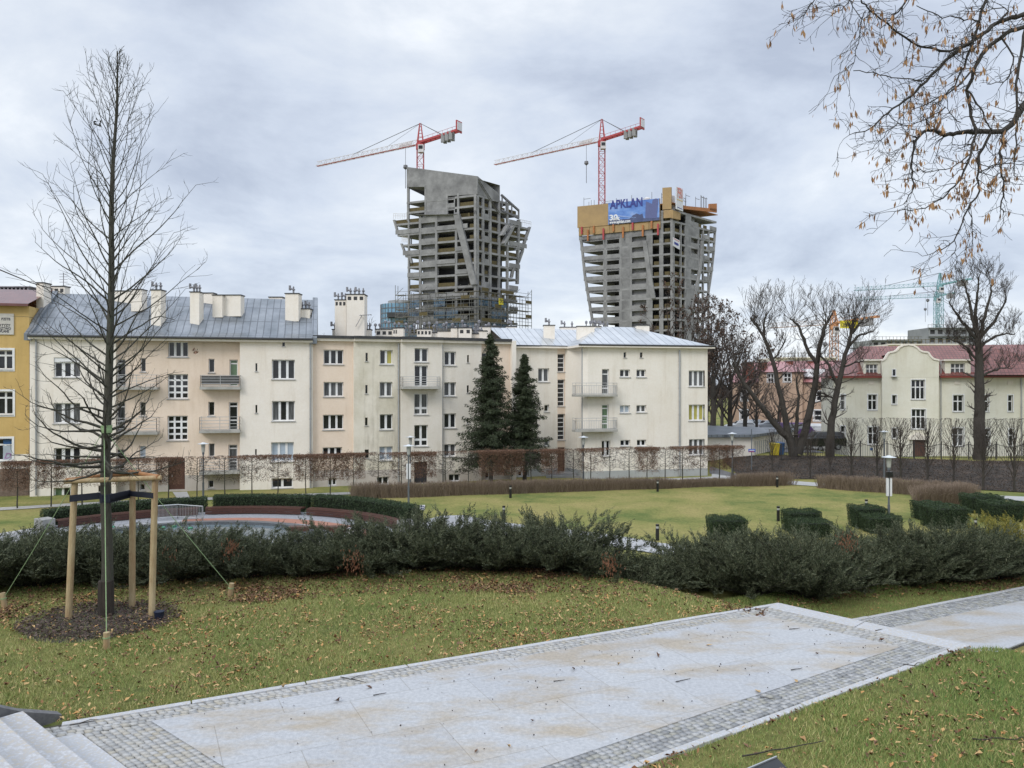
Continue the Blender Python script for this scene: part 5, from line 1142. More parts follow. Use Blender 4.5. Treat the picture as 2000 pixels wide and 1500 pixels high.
block('low dark unfinished building left of the villa gable',1704,1802,664,280,4,7,'farconc')
block('pale flat-topped building just behind the villa roof',1735,1885,672,200,3,9,'grey_cream')
block('pale long building far behind the roof of the salmon house',1515,1632,698,210,3,9,'sand')
# ---------------- vegetation ----------------
def rv(a,b): return random.uniform(a,b)
def rnd_unit(n):
    v=rng.normal(size=(n,3)); return v/np.linalg.norm(v,axis=1)[:,None]
def leaf_tris(C,size,up=None,asp=.45,jit=1.0):
    """one elongated diamond (2 tris as a quad) per centre; up: preferred long axis"""
    n=len(C); a=rnd_unit(n) if up is None else up+rnd_unit(n)*jit*.5
    a/=np.linalg.norm(a,axis=1)[:,None]; b=np.cross(a,rnd_unit(n)); b/=np.linalg.norm(b,axis=1)[:,None]+1e-9
    s=(size if np.ndim(size) else np.full(n,size))[:,None]
    V=np.stack([C-a*s*.5,C+b*s*asp*.5,C+a*s*.5,C-b*s*asp*.5],1).reshape(-1,3)
    i=np.arange(n)[:,None]*4; return V,np.concatenate([i,i+1,i+2,i+3],1)
M['bark']=new_mat('dark_bark',(.030,.026,.022),(.055,.048,.040),scale=14,rough=.9,bump=.8,stretch=(1,1,.25))
M['bark_g']=new_mat('greenish_bark',(.034,.032,.025),(.060,.056,.044),scale=16,rough=.9,bump=.9,bscale=40,stretch=(1,1,.3),c3=(.045,.052,.034))
M['bark_b']=new_mat('brown_twig_bark',(.042,.034,.029),(.075,.060,.050),scale=6,rough=.9)
M['bleaf']=new_mat('brown_dead_leaves',(.13,.070,.045),(.22,.125,.08),isl=True,rough=.8,c3=(.075,.042,.028))
M['needle']=new_mat('spruce_needles',(.014,.024,.009),(.038,.052,.020),isl=True,rough=.8,c3=(.024,.034,.012))
M['yew']=new_mat('yew_leaves',(.010,.024,.010),(.028,.052,.018),isl=True,rough=.7,c3=(.045,.075,.025))
M['hedge_twig']=new_mat('bare_hedge_twigs',(.115,.083,.060),(.185,.140,.105),isl=True,rough=.9,c3=(.26,.20,.15))
M['juni']=new_mat('juniper_sprays',(.018,.028,.011),(.050,.064,.028),isl=True,rough=.8,c3=(.150,.160,.095))
M['juniy']=new_mat('golden_juniper_sprays',(.16,.17,.03),(.34,.28,.05),isl=True,rough=.75,c3=(.06,.10,.03))
M['juni_br']=new_mat('dead_juniper_sprays',(.16,.06,.03),(.22,.10,.05),isl=True,rough=.8)

def grow(p,d,L,r,lvl,out,spread=.6,up=.12,nseg=5,kids=(3,6),ratio=.62,minr=.006,wob=.16,leafpts=None,dec=.72,kstart=.25):
    pts=[p]; rad=[r]; q=p.copy(); v=d.copy(); kidspos=[]
    for i in range(nseg):
        v=v+rng.normal(size=3)*wob; v[2]+=up; v/=np.linalg.norm(v); q=q+v*L/nseg; pts.append(q.copy()); rad.append(max(minr,r*(1-.75*(i+1)/nseg))); kidspos.append((q.copy(),v.copy(),rad[-1],(i+1)/nseg))
    out.append((np.array(pts),np.array(rad)))
    if lvl<=0:
        if leafpts is not None: leafpts.extend(pts[1:])
        return
    n=random.randint(*kids)
    for k in range(n):
        t=kstart+(1-kstart)*(k+random.random())/n; i=min(nseg-1,int(t*nseg)); q,v,rr,_=kidspos[i]
        a=rng.normal(size=3); a-=a.dot(v)*v; a/=np.linalg.norm(a)+1e-9
        nd=v*(1-spread*.5)+a*spread; nd/=np.linalg.norm(nd)
        grow(q,nd,L*ratio*rv(.7,1.15)*(1-.35*t),max(minr,rr*dec),lvl-1,out,spread,up,max(3,nseg-1),kids,ratio,minr,wob,leafpts,dec,kstart)
def V3(v): return np.array([v[0],v[1],v[2]],float)

# ---- young tree in the front with its stakes ----
tb=G(207,1200); tb=Vector((tb.x,tb.y,0)); TH=P(228,100,tb.y).z
YT=thing('young_tree',tb,'slender leafless young tree held between three wooden stakes','tree')
tz=np.linspace(-.05,TH,26); cx=lambda z: tb.x+ (P(228,100,tb.y).x-tb.x)*max(0,(z-1.5)/(TH-1.5))**1.1+.015*math.sin(z*2.1)
def trr(z): t=z/TH; return .085 if z<.35 else (.068*(1-t)**.85+.006)
trunk=[np.array([cx(z),tb.y+.012*math.sin(z*3),z]) for z in tz]
Vt,Ft=tubes([(np.array(trunk),np.array([trr(max(0,z)) for z in tz]))],12); mesh_np('trunk',Vt,[Ft],M['bark_g'],YT,smooth=True)
# rough root guard sleeve
mb=MB(); mb.lathe((tb.x,tb.y,-.02),[(.098,0),(.096,.3),(.092,.46),(.08,.47)],14); M['sleeve']=new_mat('dark_sleeve',(.03,.024,.02),(.06,.045,.035),scale=30,rough=.9,bump=1,stretch=(1,1,.1)); mb.build('trunk_guard',M['sleeve'],YT)
out=[];nb=124
for i in range(nb):
    t=(i+rv(0,.8))/nb; z=1.86+(TH-2.05)*t**1.3; q=np.array([cx(z),tb.y,z])
    ang=i*2.4+rv(-.4,.4)
    # silhouette half width
    wmax=np.interp(z/TH,[.2,.32,.42,.58,.70,.79,.86,.93,1.0],[.8,1.2,1.2,1.2,1.02,.75,.5,.27,.07])
    el=np.interp(z/TH,[.2,.3,.4,.55,.8,1.0],[-.2,.1,.45,.72,1.0,1.2])+rv(-.12,.12)
    L=wmax*rv(.7,1.1)/max(.45,math.cos(max(0,el-.1)))
    if el>.3: L=min(L,(TH-z)*.80/math.sin(min(1.4,el+.2))+.05)
    d=np.array([math.cos(ang)*math.cos(el),math.sin(ang)*math.cos(el),math.sin(el)])
    n=11; pts=[q]; v=d.copy(); rr=max(.0062,trr(z)*.29)*rv(.8,1.15); rad=[rr]
    low=z/TH<.36
    if low: rr*=1.15
    up_=.055 if not low else (.055 if el>0 else .10)
    bend=rng.normal(size=3)*.04
    for k in range(n):
        v=v+rng.normal(size=3)*(.17 if low else .075)+bend; v[2]+=up_; v/=np.linalg.norm(v); q=q+v*L/n; pts.append(q.copy()); rad.append(max(.0026,rr*(1-.85*(k+1)/n)))
        if k>0:
            for s_ in range(1 if random.random()<(.8 if k<7 else 1.1) else 0):
                a=rng.normal(size=3); a-=a.dot(v)*v; a/=np.linalg.norm(a); w_=v*.75+a*.7; w_[2]+=.1; w_/=np.linalg.norm(w_); l2=L*.20*rv(.5,1.4)*(1-.4*k/n)+.05; sp=[q.copy()]; x=q.copy(); ww=w_.copy()
                for m in range(4): ww=ww+rng.normal(size=3)*.16; ww[2]+=.05; ww/=np.linalg.norm(ww); x=x+ww*l2/4; sp.append(x.copy())
                out.append((np.array(sp),np.linspace(.0027,.0014,5)))
                for m in (1,2,3):
                    if random.random()<.4:
                        a=rng.normal(size=3); b=ww+a*.6; b/=np.linalg.norm(b); l3=l2*.45*rv(.5,1.2); out.append((np.array([sp[m],sp[m]+b*l3*.5,sp[m]+b*l3+np.array([0,0,l3*.1])]),np.array([.0019,.0016,.0011])))
    out.append((np.array(pts),np.array(rad)))
Vt,Ft=tubes(out,4); mesh_np('branches',Vt,[Ft],M['bark_b'] if 0 else M['bark_g'],YT)
q=P(381,686,tb.y-.3); V_,F_=leaf_tris(np.array([q+Vector((rv(-.02,.02),rv(-.02,.02),rv(-.03,.03))) for _ in range(9)]),.055); mesh_np('dead_leaves',V_,[F_],M['bleaf'],YT)
q=P(191,238,tb.y+.2); V_,F_=leaf_tris(np.array([q+Vector((rv(-.05,.05),rv(-.03,.03),rv(-.05,.05))) for _ in range(16)]),.05); mesh_np('dead_leaves',V_,[F_],M['bark_g'],YT)
# stake frame
M['wood']=new_mat('peeled_pine',(.46,.37,.22),(.36,.27,.15),scale=3,rough=.7,bump=.3,bscale=30,c3=(.30,.19,.10),stretch=(2,2,.6))
M['wood_or']=new_mat('orange_sapwood',(.38,.18,.07),(.30,.14,.06),scale=6,rough=.7)
M['strap']=new_mat('dark_strap',(.012,.015,.03),rough=.6)
M['rope']=new_mat('green_cord',(.30,.42,.22),(.22,.33,.16),scale=60,rough=.8)
b1=G(133,1209); b2=G(296,1205); b3=G(258,1186)
t1=P(146,944,b1.y+.06); t2=P(303,938,b2.y); t3=P(259,930,b3.y)
SF=thing('stake_frame',(b1.x,b1.y,0),'three peeled wooden posts joined by top rails and a black strap round the tree','tree support')
for a,b in ((b1,t1),(b2,t2),(b3,t3)):
    mb=MB(); a=Vector(a); mb.cyl((a.x,a.y,-.1),a+(b-a)*.5,.041,.040,12); mb.cyl(a+(b-a)*.5,b,.040,.038,12); mb.build('post',M['wood'],SF,smooth=False)
for a,b,ra in ((t1,t2,.032),(t1,t3,.03),(t2,t3,.03)):
    dd=(b-a).normalized(); z_=.035 if a is t1 and b is t2 else .02
    off_=Vector((0,-.05,0)) if b is t2 else Vector((0,.0,.03))
    mb=MB(); mb.cyl(a-dd*.10+off_+Vector((0,0,z_)),b+dd*.10+off_+Vector((0,0,z_)),ra,n=12); r_o=mb.build('rail',M['wood'] if b is t2 else M['wood_or'],SF)
trz=P(208,972,tb.y).z
wp=[Vector((cx(trz),tb.y-.075,trz+.02)),]
mb=MB()
def band(a,b,h=.085,th=.006):
    a=Vector(a);b=Vector(b); d=(b-a); s=Vector((-d.y,d.x,0)).normalized()*th; u_=Vector((0,0,h/2)); mb.hexa([a-u_-s,b-u_-s,b-u_+s,a-u_+s],[a+u_-s,b+u_-s,b+u_+s,a+u_+s])
pf=lambda a,b,k:(a+(b-a)*k)
z1=P(140,968,b1.y).z
s1=Vector((t1.x+(b1.x-t1.x)*.15,b1.y-.045,P(140,973,b1.y).z)); s2=Vector((b2.x+(t2.x-b2.x)*.8,b2.y-.045,P(300,967,b2.y).z)); s3=Vector((b3.x,b3.y-.05,P(259,963,b3.y).z))
tl=Vector((cx(trz)-.07,tb.y-.03,trz+.03)); tr=Vector((cx(trz)+.07,tb.y-.03,trz)); tf=Vector((cx(trz),tb.y-.078,trz))
band(s1,tl); band(tl,tf); band(tf,tr); band(tr,s3,h=.10); band(s3,s2,h=.07); band(tr-Vector((0,0,.04)),s3-Vector((0,0,.03)),h=.05)
mb.lathe((cx(trz),tb.y,trz-.06),[(.074,0),(.075,.11)],14)
mb.build('strap',M['strap'],SF)
anchor=Vector((cx(2.5),tb.y,P(215,838,tb.y).z))
mb=MB(); mb.lathe((anchor.x,anchor.y,anchor.z-.05),[(.066,0),(.07,.03),(.066,.07),(.069,.1)],12); knot=mb.build('cord_loop',M['rope'],YT)
for (px,py,ph,lab) in ((208,1262,1235,'short peg with a sawn top in the grass in front of the young tree'),(10,1186,1158,'short peg tied with green cord at the left edge of the lawn'),(448,1163,1139,'short peg tied with green cord beside the junipers right of the tree')):
    g=G(px,py); top=P(px,ph,g.y); k=thing('ground_peg',(g.x,g.y,0),lab,'peg','pegs anchoring the guy cords of the young tree')
    lean=Vector((0,0,0)) if px==208 else Vector((.035*(1 if px>300 else -1),0,0))
    mb=MB(); mb.cyl((g.x,g.y,-.06),Vector((g.x,g.y,top.z))+lean,.036,.034,12); mb.build('post',M['wood'],k); mb=MB(); mb.cyl((g.x+lean.x*.6,g.y,top.z*.58),(g.x+lean.x*.65,g.y,top.z*.66),.040,n=10); mb.build('cord_knot',M['rope'],k)
    a=anchor+Vector((0,-.06,0)); b=Vector((g.x+lean.x*.6,g.y,top.z*.62)); side=(a-b).normalized()
    Vt,Ft=tubes([(np.array([V3(b+(a-b)*t+Vector((0,0,-.03*math.sin(math.pi*t)))) for t in np.linspace(0,1,12)]),np.full(12,.0052 if px==208 else .0042))],6)
    c=mesh_np('guy_cord',Vt,[Ft],M['rope']); tag(c,{208:'green cord running from the trunk to the front peg',10:'green cord running from the trunk down to the left peg',448:'green cord running from the trunk down to the right peg'}[px],'cord','guy cords of the young tree')
# mulch disc: bark chips
M['mulch']=new_mat('bark_mulch',(.038,.024,.020),(.075,.05,.042),isl=True,rough=.9,c3=(.14,.10,.085))
def scatter_disc(n,cx_,cy_,rx,ry): a=rng.uniform(0,2*np.pi,n); r=np.sqrt(rng.uniform(0,1,n)); return cx_+rx*r*np.cos(a),cy_+ry*r*np.sin(a)
x,y=scatter_disc(5200,tb.x+.02,tb.y-.18,.98,.80); 
u=rnd_unit(len(x)); u[:,2]*=.25; V_,F_=leaf_tris(np.stack([x,y,rng.uniform(-.015,.035,len(x))],-1),rng.uniform(.02,.06,len(x)),up=u,asp=.35,jit=.2)
o=mesh_np('bark_mulch',V_,[F_],M['mulch']); o['kind']='stuff'; o['label']='dark bark chips spread round the foot of the young tree'; o['category']='mulch'
mb=MB(); mb.lathe((tb.x+.02,tb.y-.18,-.035),[(.86,0),(.8,.018),(.3,.03)],28); o=mb.build('mulch_bed',M['soil']); struct(o)
g=G(311,1208); mb=MB(); mb.lathe((g.x,g.y,-.02),[(.05,0),(.062,.10),(.066,.10),(.066,.115),(.05,.115)],14); o=mb.build('plastic_pot',new_mat('dark_blue_plastic',(.012,.018,.04),rough=.35)); tag(o,'small dark blue plastic pot at the foot of the right stake','pot')

# ---- grass blades on the near lawns ----
def in_poly(x,y,poly):
    c=np.zeros(len(x),bool); n=len(poly)
    for i in range(n):
        x0,y0=poly[i][:2]; x1,y1=poly[(i+1)%n][:2]
        m=((y0>y)!=(y1>y))&(x<(x1-x0)*(y-y0)/(y1-y0+1e-12)+x0); c^=m
    return c
def fbm(x,y,s,seed=0):
    r=np.random.default_rng(seed); v=0
    for k in range(5):
        a=r.uniform(0,2*np.pi,3); f=s*1.9**k
        v=v+(np.sin(x*f*np.cos(a[0])+y*f*np.sin(a[0])+a[1])*np.sin(-x*f*np.sin(a[0])*1.1+y*f*np.cos(a[0])+a[2]))/1.5**k
    return v
M['blade']=new_mat('grass_blades',(.17,.22,.055),(.32,.33,.11),isl=True,rough=.85,c3=(.52,.45,.22))
M['blade2']=new_mat('grass_blades_green',(.085,.17,.038),(.18,.255,.062),isl=True,rough=.85,c3=(.34,.35,.13))
lawnA=[G(-60,1370),(F1.x-.02,F1.y+.04),(F2.x-.03,F2.y+.05),(F2.x+.9,F2.y+1.0),(2.2,12.2),(-4,12.4),(-9,12.2),(-9.5,8)]
lawnB=[((N1-ND*1.2-NNv*.05).x,(N1-ND*1.2-NNv*.05).y),((N2-NNv*.045).x,(N2-NNv*.045).y),(N2.x+3.5,N2.y+.35),(8.2,6),(4,3.6),(1,3.6)]
lawnC=[(F2.x+.1,F2.y+.35),(Q1.x+FD.x*.9,Q1.y+FD.y*.9+.04),(Q2.x,Q2.y+.05),(Q2.x-.2,Q2.y+1.6),(F2.x+1,F2.y+2.4),(F2.x-.5,F2.y+1.4)]
def blades(name,poly,dens,mat,h0,h1,seed):
    xs_=[p[0] for p in poly]; ys_=[p[1] for p in poly]; A=(max(xs_)-min(xs_))*(max(ys_)-min(ys_)); n=int(A*dens)
    x=rng.uniform(min(xs_),max(xs_),n); y=rng.uniform(min(ys_),max(ys_),n)
    m=in_poly(x,y,poly)&(abs(x/np.maximum(y,.1)*1500)<1090)&(y>4.4); x,y=x[m],y[m]
    f=fbm(x,y,1.6,seed); k=(f>.0)|(rng.random(len(x))<.45); x,y,f=x[k],y[k],f[k]
    n=len(x); z=hgt(x,y)-.004; hh=rng.uniform(h0,h1,n)*(1+.25*np.clip(f,-1,1)); a=rng.uniform(0,2*np.pi,n); w_=rng.uniform(.0022,.0042,n)
    lx=rng.normal(size=n)*.45*hh; ly=rng.normal(size=n)*.45*hh
    B=np.stack([x,y,z],-1); W=np.stack([np.cos(a)*w_,np.sin(a)*w_,0*a],-1); T=B+np.stack([lx,ly,hh],-1)
    V=np.stack([B-W,B+W,T],1).reshape(-1,3); i=np.arange(n)[:,None]*3
    o=mesh_np(name,V,[np.concatenate([i,i+1,i+2],1)],mat); return o
for i,(pl,dn,mt,lab) in enumerate(((lawnA,4200,'blade','short yellowish green grass of the lawn round the young tree'),(lawnA,2200,'blade2','greener tufts of grass in the lawn round the young tree'),(lawnB,5200,'blade2','short green grass in the lower right corner beside the paving'),(lawnB,2500,'blade','paler grass blades in the lower right corner'),(lawnC,5200,'blade2','green grass between the junipers and the lower landing'))):
    o=blades('grass',pl,dn,M[mt],.018,.052,i); o['kind']='stuff'; o['label']=lab; o['category']='grass'
# ---- fallen leaves ----
M['fleaf']=new_mat('fallen_leaves',(.42,.21,.065),(.52,.36,.17),isl=True,rough=.85,c3=(.22,.10,.04))
M['fleaf2']=new_mat('fallen_leaves_dark',(.17,.075,.03),(.10,.05,.03),isl=True,rough=.85,c3=(.27,.16,.09))
def leaf_mesh(x,y,z,s,name,mat,asp=(.16,.55)):
    n=len(x); a=rng.uniform(0,2*np.pi,n); A=np.stack([np.cos(a),np.sin(a),rng.normal(size=n)*.25],-1); B=np.stack([-np.sin(a),np.cos(a),rng.normal(size=n)*.3],-1)
    C=np.stack([x,y,z],-1); s=s[:,None]; w_=rng.uniform(*asp,n)[:,None]; up=np.array([0,0,1.])*s*rng.uniform(.05,.55,n)[:,None]
    V=np.stack([C-A*s*.5,C-A*s*.15-B*s*w_*.5+up,C-A*s*.1+B*s*w_*.1-up*.1,C-A*s*.15+B*s*w_*.5+up,C+A*s*.28-B*s*w_*.3+up*.6,C+A*s*.28+B*s*w_*.3+up*.8,C+A*s*.55+up],1).reshape(-1,3)
    i=np.arange(n)[:,None]*7
    return mesh_np(name,V,[np.concatenate([i,i+1,i+2,i+3],1),np.concatenate([i+1,i+4,i+5,i+2],1),np.concatenate([i+2,i+5,i+3],1),np.concatenate([i+4,i+6,i+5],1)],mat)
def leaves(poly,n,mat,lab,bias=None,smin=.02,smax=.062,over=4):
    xs_=[p[0] for p in poly]; ys_=[p[1] for p in poly]; x=rng.uniform(min(xs_),max(xs_),n*over); y=rng.uniform(min(ys_),max(ys_),n*over)
    f=fbm(x,y,1.1,11)+.5*fbm(x,y,3,12); w_=.25+.75*(f>.35)
    if bias: w_=w_*bias(x,y)
    m=in_poly(x,y,poly)&(rng.random(len(x))<w_)&(abs(x/np.maximum(y,.1)*1500)<1090)&(y>4.3); x,y=x[m][:n],y[m][:n]
    o=leaf_mesh(x,y,hgt(x,y)+rng.uniform(.012,.04,len(x)),rng.uniform(smin,smax,len(x)),'fallen_leaves',mat); o['kind']='stuff'; o['label']=lab; o['category']='leaves'
leaves(lawnA,4600,M['fleaf'],'tan and orange fallen leaves scattered on the lawn round the tree'); leaves(lawnA,1700,M['fleaf2'],'dark brown fallen leaves scattered on the lawn round the tree')
leaves(lawnB,1500,M['fleaf'],'tan fallen leaves on the grass in the lower right corner'); leaves(lawnB,900,M['fleaf2'],'dark fallen leaves on the grass in the lower right corner')
edge=[(F1.x-2.5,F1.y-1.2),(F1.x,F1.y+.03),(F2.x,F2.y+.05),(F2.x-.1,F2.y+.28),(F1.x+.2,F1.y+.55),(F1.x-2.5,F1.y+.6)]
leaves(edge,650,M['fleaf'],'drift of orange leaves along the far kerb of the upper landing',over=16); 
uf=[(-60,1215),(85,1192),(215,1182),(345,1176),(480,1168),(700,1154),(960,1150),(1200,1152),(1300,1156),(1400,1175),(1490,1200)]; ub=[G(x_,y_+12,-.03) for x_,y_ in uf]; uc=[G(x_,y_-9,-.36) for x_,y_ in ((1530,1208),(1640,1180),(1850,1168),(2000,1160))]; under=[(p.x,p.y) for p in ub]+[(p.x,p.y) for p in uc]+[(p.x*1.14,p.y*1.14) for p in (ub+uc)[::-1]]
leaves(under,11000,M['fleaf2'],'thick brown leaf litter under the edge of the junipers',over=30); leaves(under,1600,M['fleaf'],'paler leaves lying in the litter under the junipers',over=30)
leaves(lawnC,160,M['fleaf'],'fallen leaves on the grass strip beside the lower landing',over=10)
kb=[(N1.x-.3,N1.y-.4),(N1.x-.1,N1.y-.1),(N2.x,N2.y-.02),(N2.x+.15,N2.y-.25)]
leaves(kb,300,M['fleaf2'],'leaves caught along the near kerb of the upper landing',over=16)
# single leaves, twigs and seeds on the paving
lf=[(1285,1284,'brown'),(1480,1353,'orange'),(722,1345,'brown'),(1208,1301,'brown'),(1040,1411,'pale'),(994,1462,'tan'),(1596,1280,'brown'),(1813,1267,'red brown'),(1722,1253,'orange'),(553,1345,'small brown'),(1120,1310,'curled'),(1555,1334,'tan'),(930,1470,'dark'),(1385,1262,'pale'),(660,1372,'small orange')]
LFW=['in its middle near the far side','towards the near setts at the right','near the far sett band at the left','just right of the middle','near the bottom edge of the picture','right at the bottom edge','near the far right end','on the right tip of the setts','beside the right sett band','close to the forked twig','in the centre','at the inner edge of the near setts','at the bottom, left of the tan one','by the far edge on the right','below the forked twig']
for i,(px,py,w_) in enumerate(lf):
    g=G(px,py); o=leaf_mesh(np.array([g.x]),np.array([g.y]),np.array([.012]),np.array([rv(.05,.085)]),'fallen_leaf',M['fleaf' if i%2 else 'fleaf2'])
    tag(o,f'{w_} fallen leaf lying on the upper landing, {LFW[i]}','leaf','leaves lying on the landing')
tw=[(590+100,1330,.32,'forked dark twig on the far side of the landing'),(742,1358,.12,None),(1552,1230,.15,None),(1334,1331,.18,None),(1717,1232,.12,None),(1556,1309,.15,None),(1499,1366,.14,None),(1092,1332,.12,None),(160,1415,.2,'bent twig on the setts at the top of the near stairs'),(1790,1303,.25,'dark twig lying across the near sett band')]
TWW={(742,1358):'left of the forked twig',(1552,1230):'near the far right edge of the landing',(1334,1331):'right of the centre of the landing',(1717,1232):'near the edge of the step down',(1556,1309):'between the two orange leaves at right',(1499,1366):'against the near setts at right',(1092,1332):'at the centre of the landing'}
for px,py,l,lab in tw:
    g=G(px,py); a=rv(-.5,.5); pts=[np.array([g.x+l*t*math.cos(a)+rv(-.004,.004),g.y+l*t*math.sin(a)+rv(-.004,.004),.014]) for t in np.linspace(-.5,.5,6)]; pl=[(np.array(pts),np.linspace(.005,.0025,6))]
    if lab: pl.append((np.array([pts[2],pts[2]+np.array([.07,.06,.01]),pts[2]+np.array([.13,.08,0])]),np.array([.004,.003,.002])))
    Vt,Ft=tubes(pl,5); o=mesh_np('twig',Vt,[Ft],M['bark']); tag(o,lab or 'short dark twig lying on the slabs, '+TWW[(px,py)],'twig',None if lab else 'short twigs lying on the landing')
for px0,py0,px1,py1,lab in ((1450,1482,1610,1452,'long black stick in the grass of the lower right corner'),(1900,1448,2010,1446,'straight dark stick in the grass at the right edge'),(325,1182,362,1175,'dark stick lying beside the bark mulch')):
    a=G(px0,py0,.02); b=G(px1,py1,.02); pts=np.array([V3(a+(b-a)*t)+np.array([0,rv(-.015,.015),.02+rv(-.008,.008)]) for t in np.linspace(0,1,9)]); Vt,Ft=tubes([(pts,np.linspace(.007,.0035,9))],5); tag(mesh_np('stick',Vt,[Ft],M['bark']),lab,'stick')
n=150; uu=rng.random((n,2)); pts=[(A_+(B_-A_)*float(a))*(1-float(b))+(D_+(C_-D_)*float(a))*float(b) for a,b in uu]
V_,F_=leaf_tris(np.array([[p.x,p.y,.012] for p in pts]),rng.uniform(.012,.022,n),asp=.9); o=mesh_np('seeds',V_,[F_],M['bark']); o['kind']='stuff'; o['label']='tiny dark seeds and crumbs sprinkled over the landing'; o['category']='seeds'

# ---- spreading junipers ----
def juniper_mesh(seed,R_=1.15,Hh=.95,n=1500,deadp=0):
    r=np.random.default_rng(seed); Vs=[];Fs=[];off=0; tw_=[]
    C=[];U=[];S=[]
    nst=105; 
    for i in range(nst): # ascending arching stems fanning from the base
        az=r.uniform(0,2*np.pi); el=r.uniform(.30,1.25); reach=r.uniform(.55,1.0); L=reach*(R_*math.cos(el)+Hh*math.sin(el))*.98
        p=np.array([.22*math.cos(az)*r.random(),.22*math.sin(az)*r.random(),.02]); d=np.array([math.cos(az)*math.cos(el),math.sin(az)*math.cos(el),math.sin(el)]); pts=[p]; v=d.copy(); m=9
        for k in range(m): v=v+r.normal(size=3)*.08; v[2]+= .05 if el<.7 else -.02; v/=np.linalg.norm(v); p=p+v*L/m; pts.append(p)
        tw_.append((np.array(pts),np.linspace(.010,.003,m+1)))
        for k in range(2,m+1): # feathery side plumes
            for j in range(2):
                t=pts[k]; a=r.normal(size=3); a-=a.dot(v)*v; a/=np.linalg.norm(a); w_=v*.8+a*.55+np.array([0,0,.45]); w_/=np.linalg.norm(w_); pl=r.uniform(.16,.33)
                bend=r.normal(size=3)*.25
                for q in range(15):
                    s_=(q+1)/15; c=t+w_*pl*s_+bend*pl*s_*s_*.5
                    for sd in range(3):
                        aa=r.normal(size=3); aa-=aa.dot(w_)*w_; aa/=np.linalg.norm(aa); u_=w_*.9+aa*.42
                        C.append(c+aa*.020*(1.2-s_)); U.append(u_/np.linalg.norm(u_)); S.append(r.uniform(.035,.06)*(1.15-.6*s_))
    C=np.array(C);U=np.array(U);S=np.array(S); C[:,2]=np.maximum(C[:,2],.0)
    b=np.cross(U,r.normal(size=U.shape)); b/=np.linalg.norm(b,axis=1)[:,None]; s=S[:,None]
    V=np.stack([C-b*s*.17,C+b*s*.17,C+U*s],1).reshape(-1,3); i=np.arange(len(C))[:,None]*3
    return V,np.concatenate([i,i+1,i+2],1),tw_
def mesh_data(name,V,F,mat):
    o=mesh_np(name,V,F,mat); me=o.data; bpy.data.objects.remove(o); return me
jm=[]
for s_ in range(3):
    V_,F_,tw_=juniper_mesh(40+s_); tv,tf_=tubes(tw_,4)
    jm.append((mesh_data('juniper_foliage',V_,[F_],M['juni']),mesh_data('juniper_stems',tv,[tf_],M['bark'])))
def inst(root,nm,me): o=bpy.data.objects.new(nm,me); link(o,root); return o
JL=[(-60,1190,1.05,'left edge of the picture, behind the left peg'),(85,1170,1.0,'behind the left post of the stake frame'),(215,1160,.98,'straight behind the trunk of the young tree'),(345,1158,1.0,'between the stake frame and the right peg'),(480,1150,.88,'just right of the right peg, below the fountain'),(590,1143,.80,'low one below the block end of the right bench'),(700,1136,1.02,'tall dark one below the end of the right bench'),(830,1135,1.06,'below the lamp post left of the lawn'),(960,1135,.98,'below the pale mound of the curved path'),(1085,1136,1.06,'tallest, near the middle of the row'),(1200,1137,.90,'dipping one left of the gap with the curved path'),(1262,1133,.72,'small one at the right end of the left row'),
 (1370,1152,.92,'first of the right clump, below the leftmost clipped yew'),(1470,1172,1.02,'hanging over the far corner of the upper landing'),(1570,1178,1.05,'foremost bush beside the step down'),(1640,1150,.95,'below the pair of clipped yews left of the tall lamp'),(1750,1152,1.02,'below the tall lamp with the white box'),(1850,1145,1.02,'below the pair of yews right of the tall lamp'),(1935,1138,.95,'next to the golden juniper')]
for i,(px,py,sc_,lab) in enumerate(JL):
    right=px>1300; g=G(px,py,-.05 if not right else -.30); Y=g.y+.75*sc_; x=g.x*Y/g.y
    t=thing('juniper',(x,Y,H(x,Y)-.03),('dark spreading juniper, '+lab),'juniper','dark junipers along the edge of the terrace')
    a,b=jm[i%3]; inst(t,'foliage',a); inst(t,'stems',b); t.rotation_euler=(0,0,rv(0,6.28)); t.scale=(sc_*.95,sc_*.95,sc_*(.66 if not right else .74)*rv(.95,1.06))
# a second rank close behind fills the belt
for i,(px,sc_) in enumerate(((20,.95),(150,.85),(285,.9),(420,.8),(650,.8),(765,.9),(895,.95),(1020,1.0),(1145,.9),(1420,.95),(1520,1.0),(1700,1.0),(1800,1.0),(1890,.95))):
    Y=12.9 if px<1300 else 13.6; x=(px-1000)/1500*Y; t=thing('juniper',(x,Y,H(x,Y)),'dark juniper of the rear rank, mostly hidden, '+['at the left edge','left of the stake frame','behind the stake frame','behind the right guy cord','below the middle bench','below the right bench','below the notice sign','left of the tallest juniper','behind the tallest juniper','at the start of the right clump','behind the step corner','below the tall lamp','right of the tall lamp','near the golden juniper'][i],'juniper','junipers of the second rank'); a,b=jm[(i+1)%3]; inst(t,'foliage',a); inst(t,'stems',b); t.rotation_euler=(0,0,rv(0,6.28)); t.scale=(sc_*.9,sc_*.9,sc_*(.46 if px<1300 else .54))
gy=[m.copy() for m in jm[0]]; gy[0].materials.clear(); gy[0].materials.append(M['juniy'])
for px,py,sc_,lab in ((2012,1128,.85,'yellow green golden juniper spilling in from the right edge'),(1975,1072,.40,'small golden juniper tuft behind the dark junipers')):
    g=G(px,py,-.35); Y=g.y+.6 if sc_>1 else 14.6; x=(px-1000)/1500*Y; t=thing('golden_juniper',(x,Y,H(x,Y)),lab,'juniper'); inst(t,'foliage',gy[0]); inst(t,'stems',gy[1]); t.scale=(sc_,sc_,sc_*.85); t.rotation_euler=(0,0,1+px)
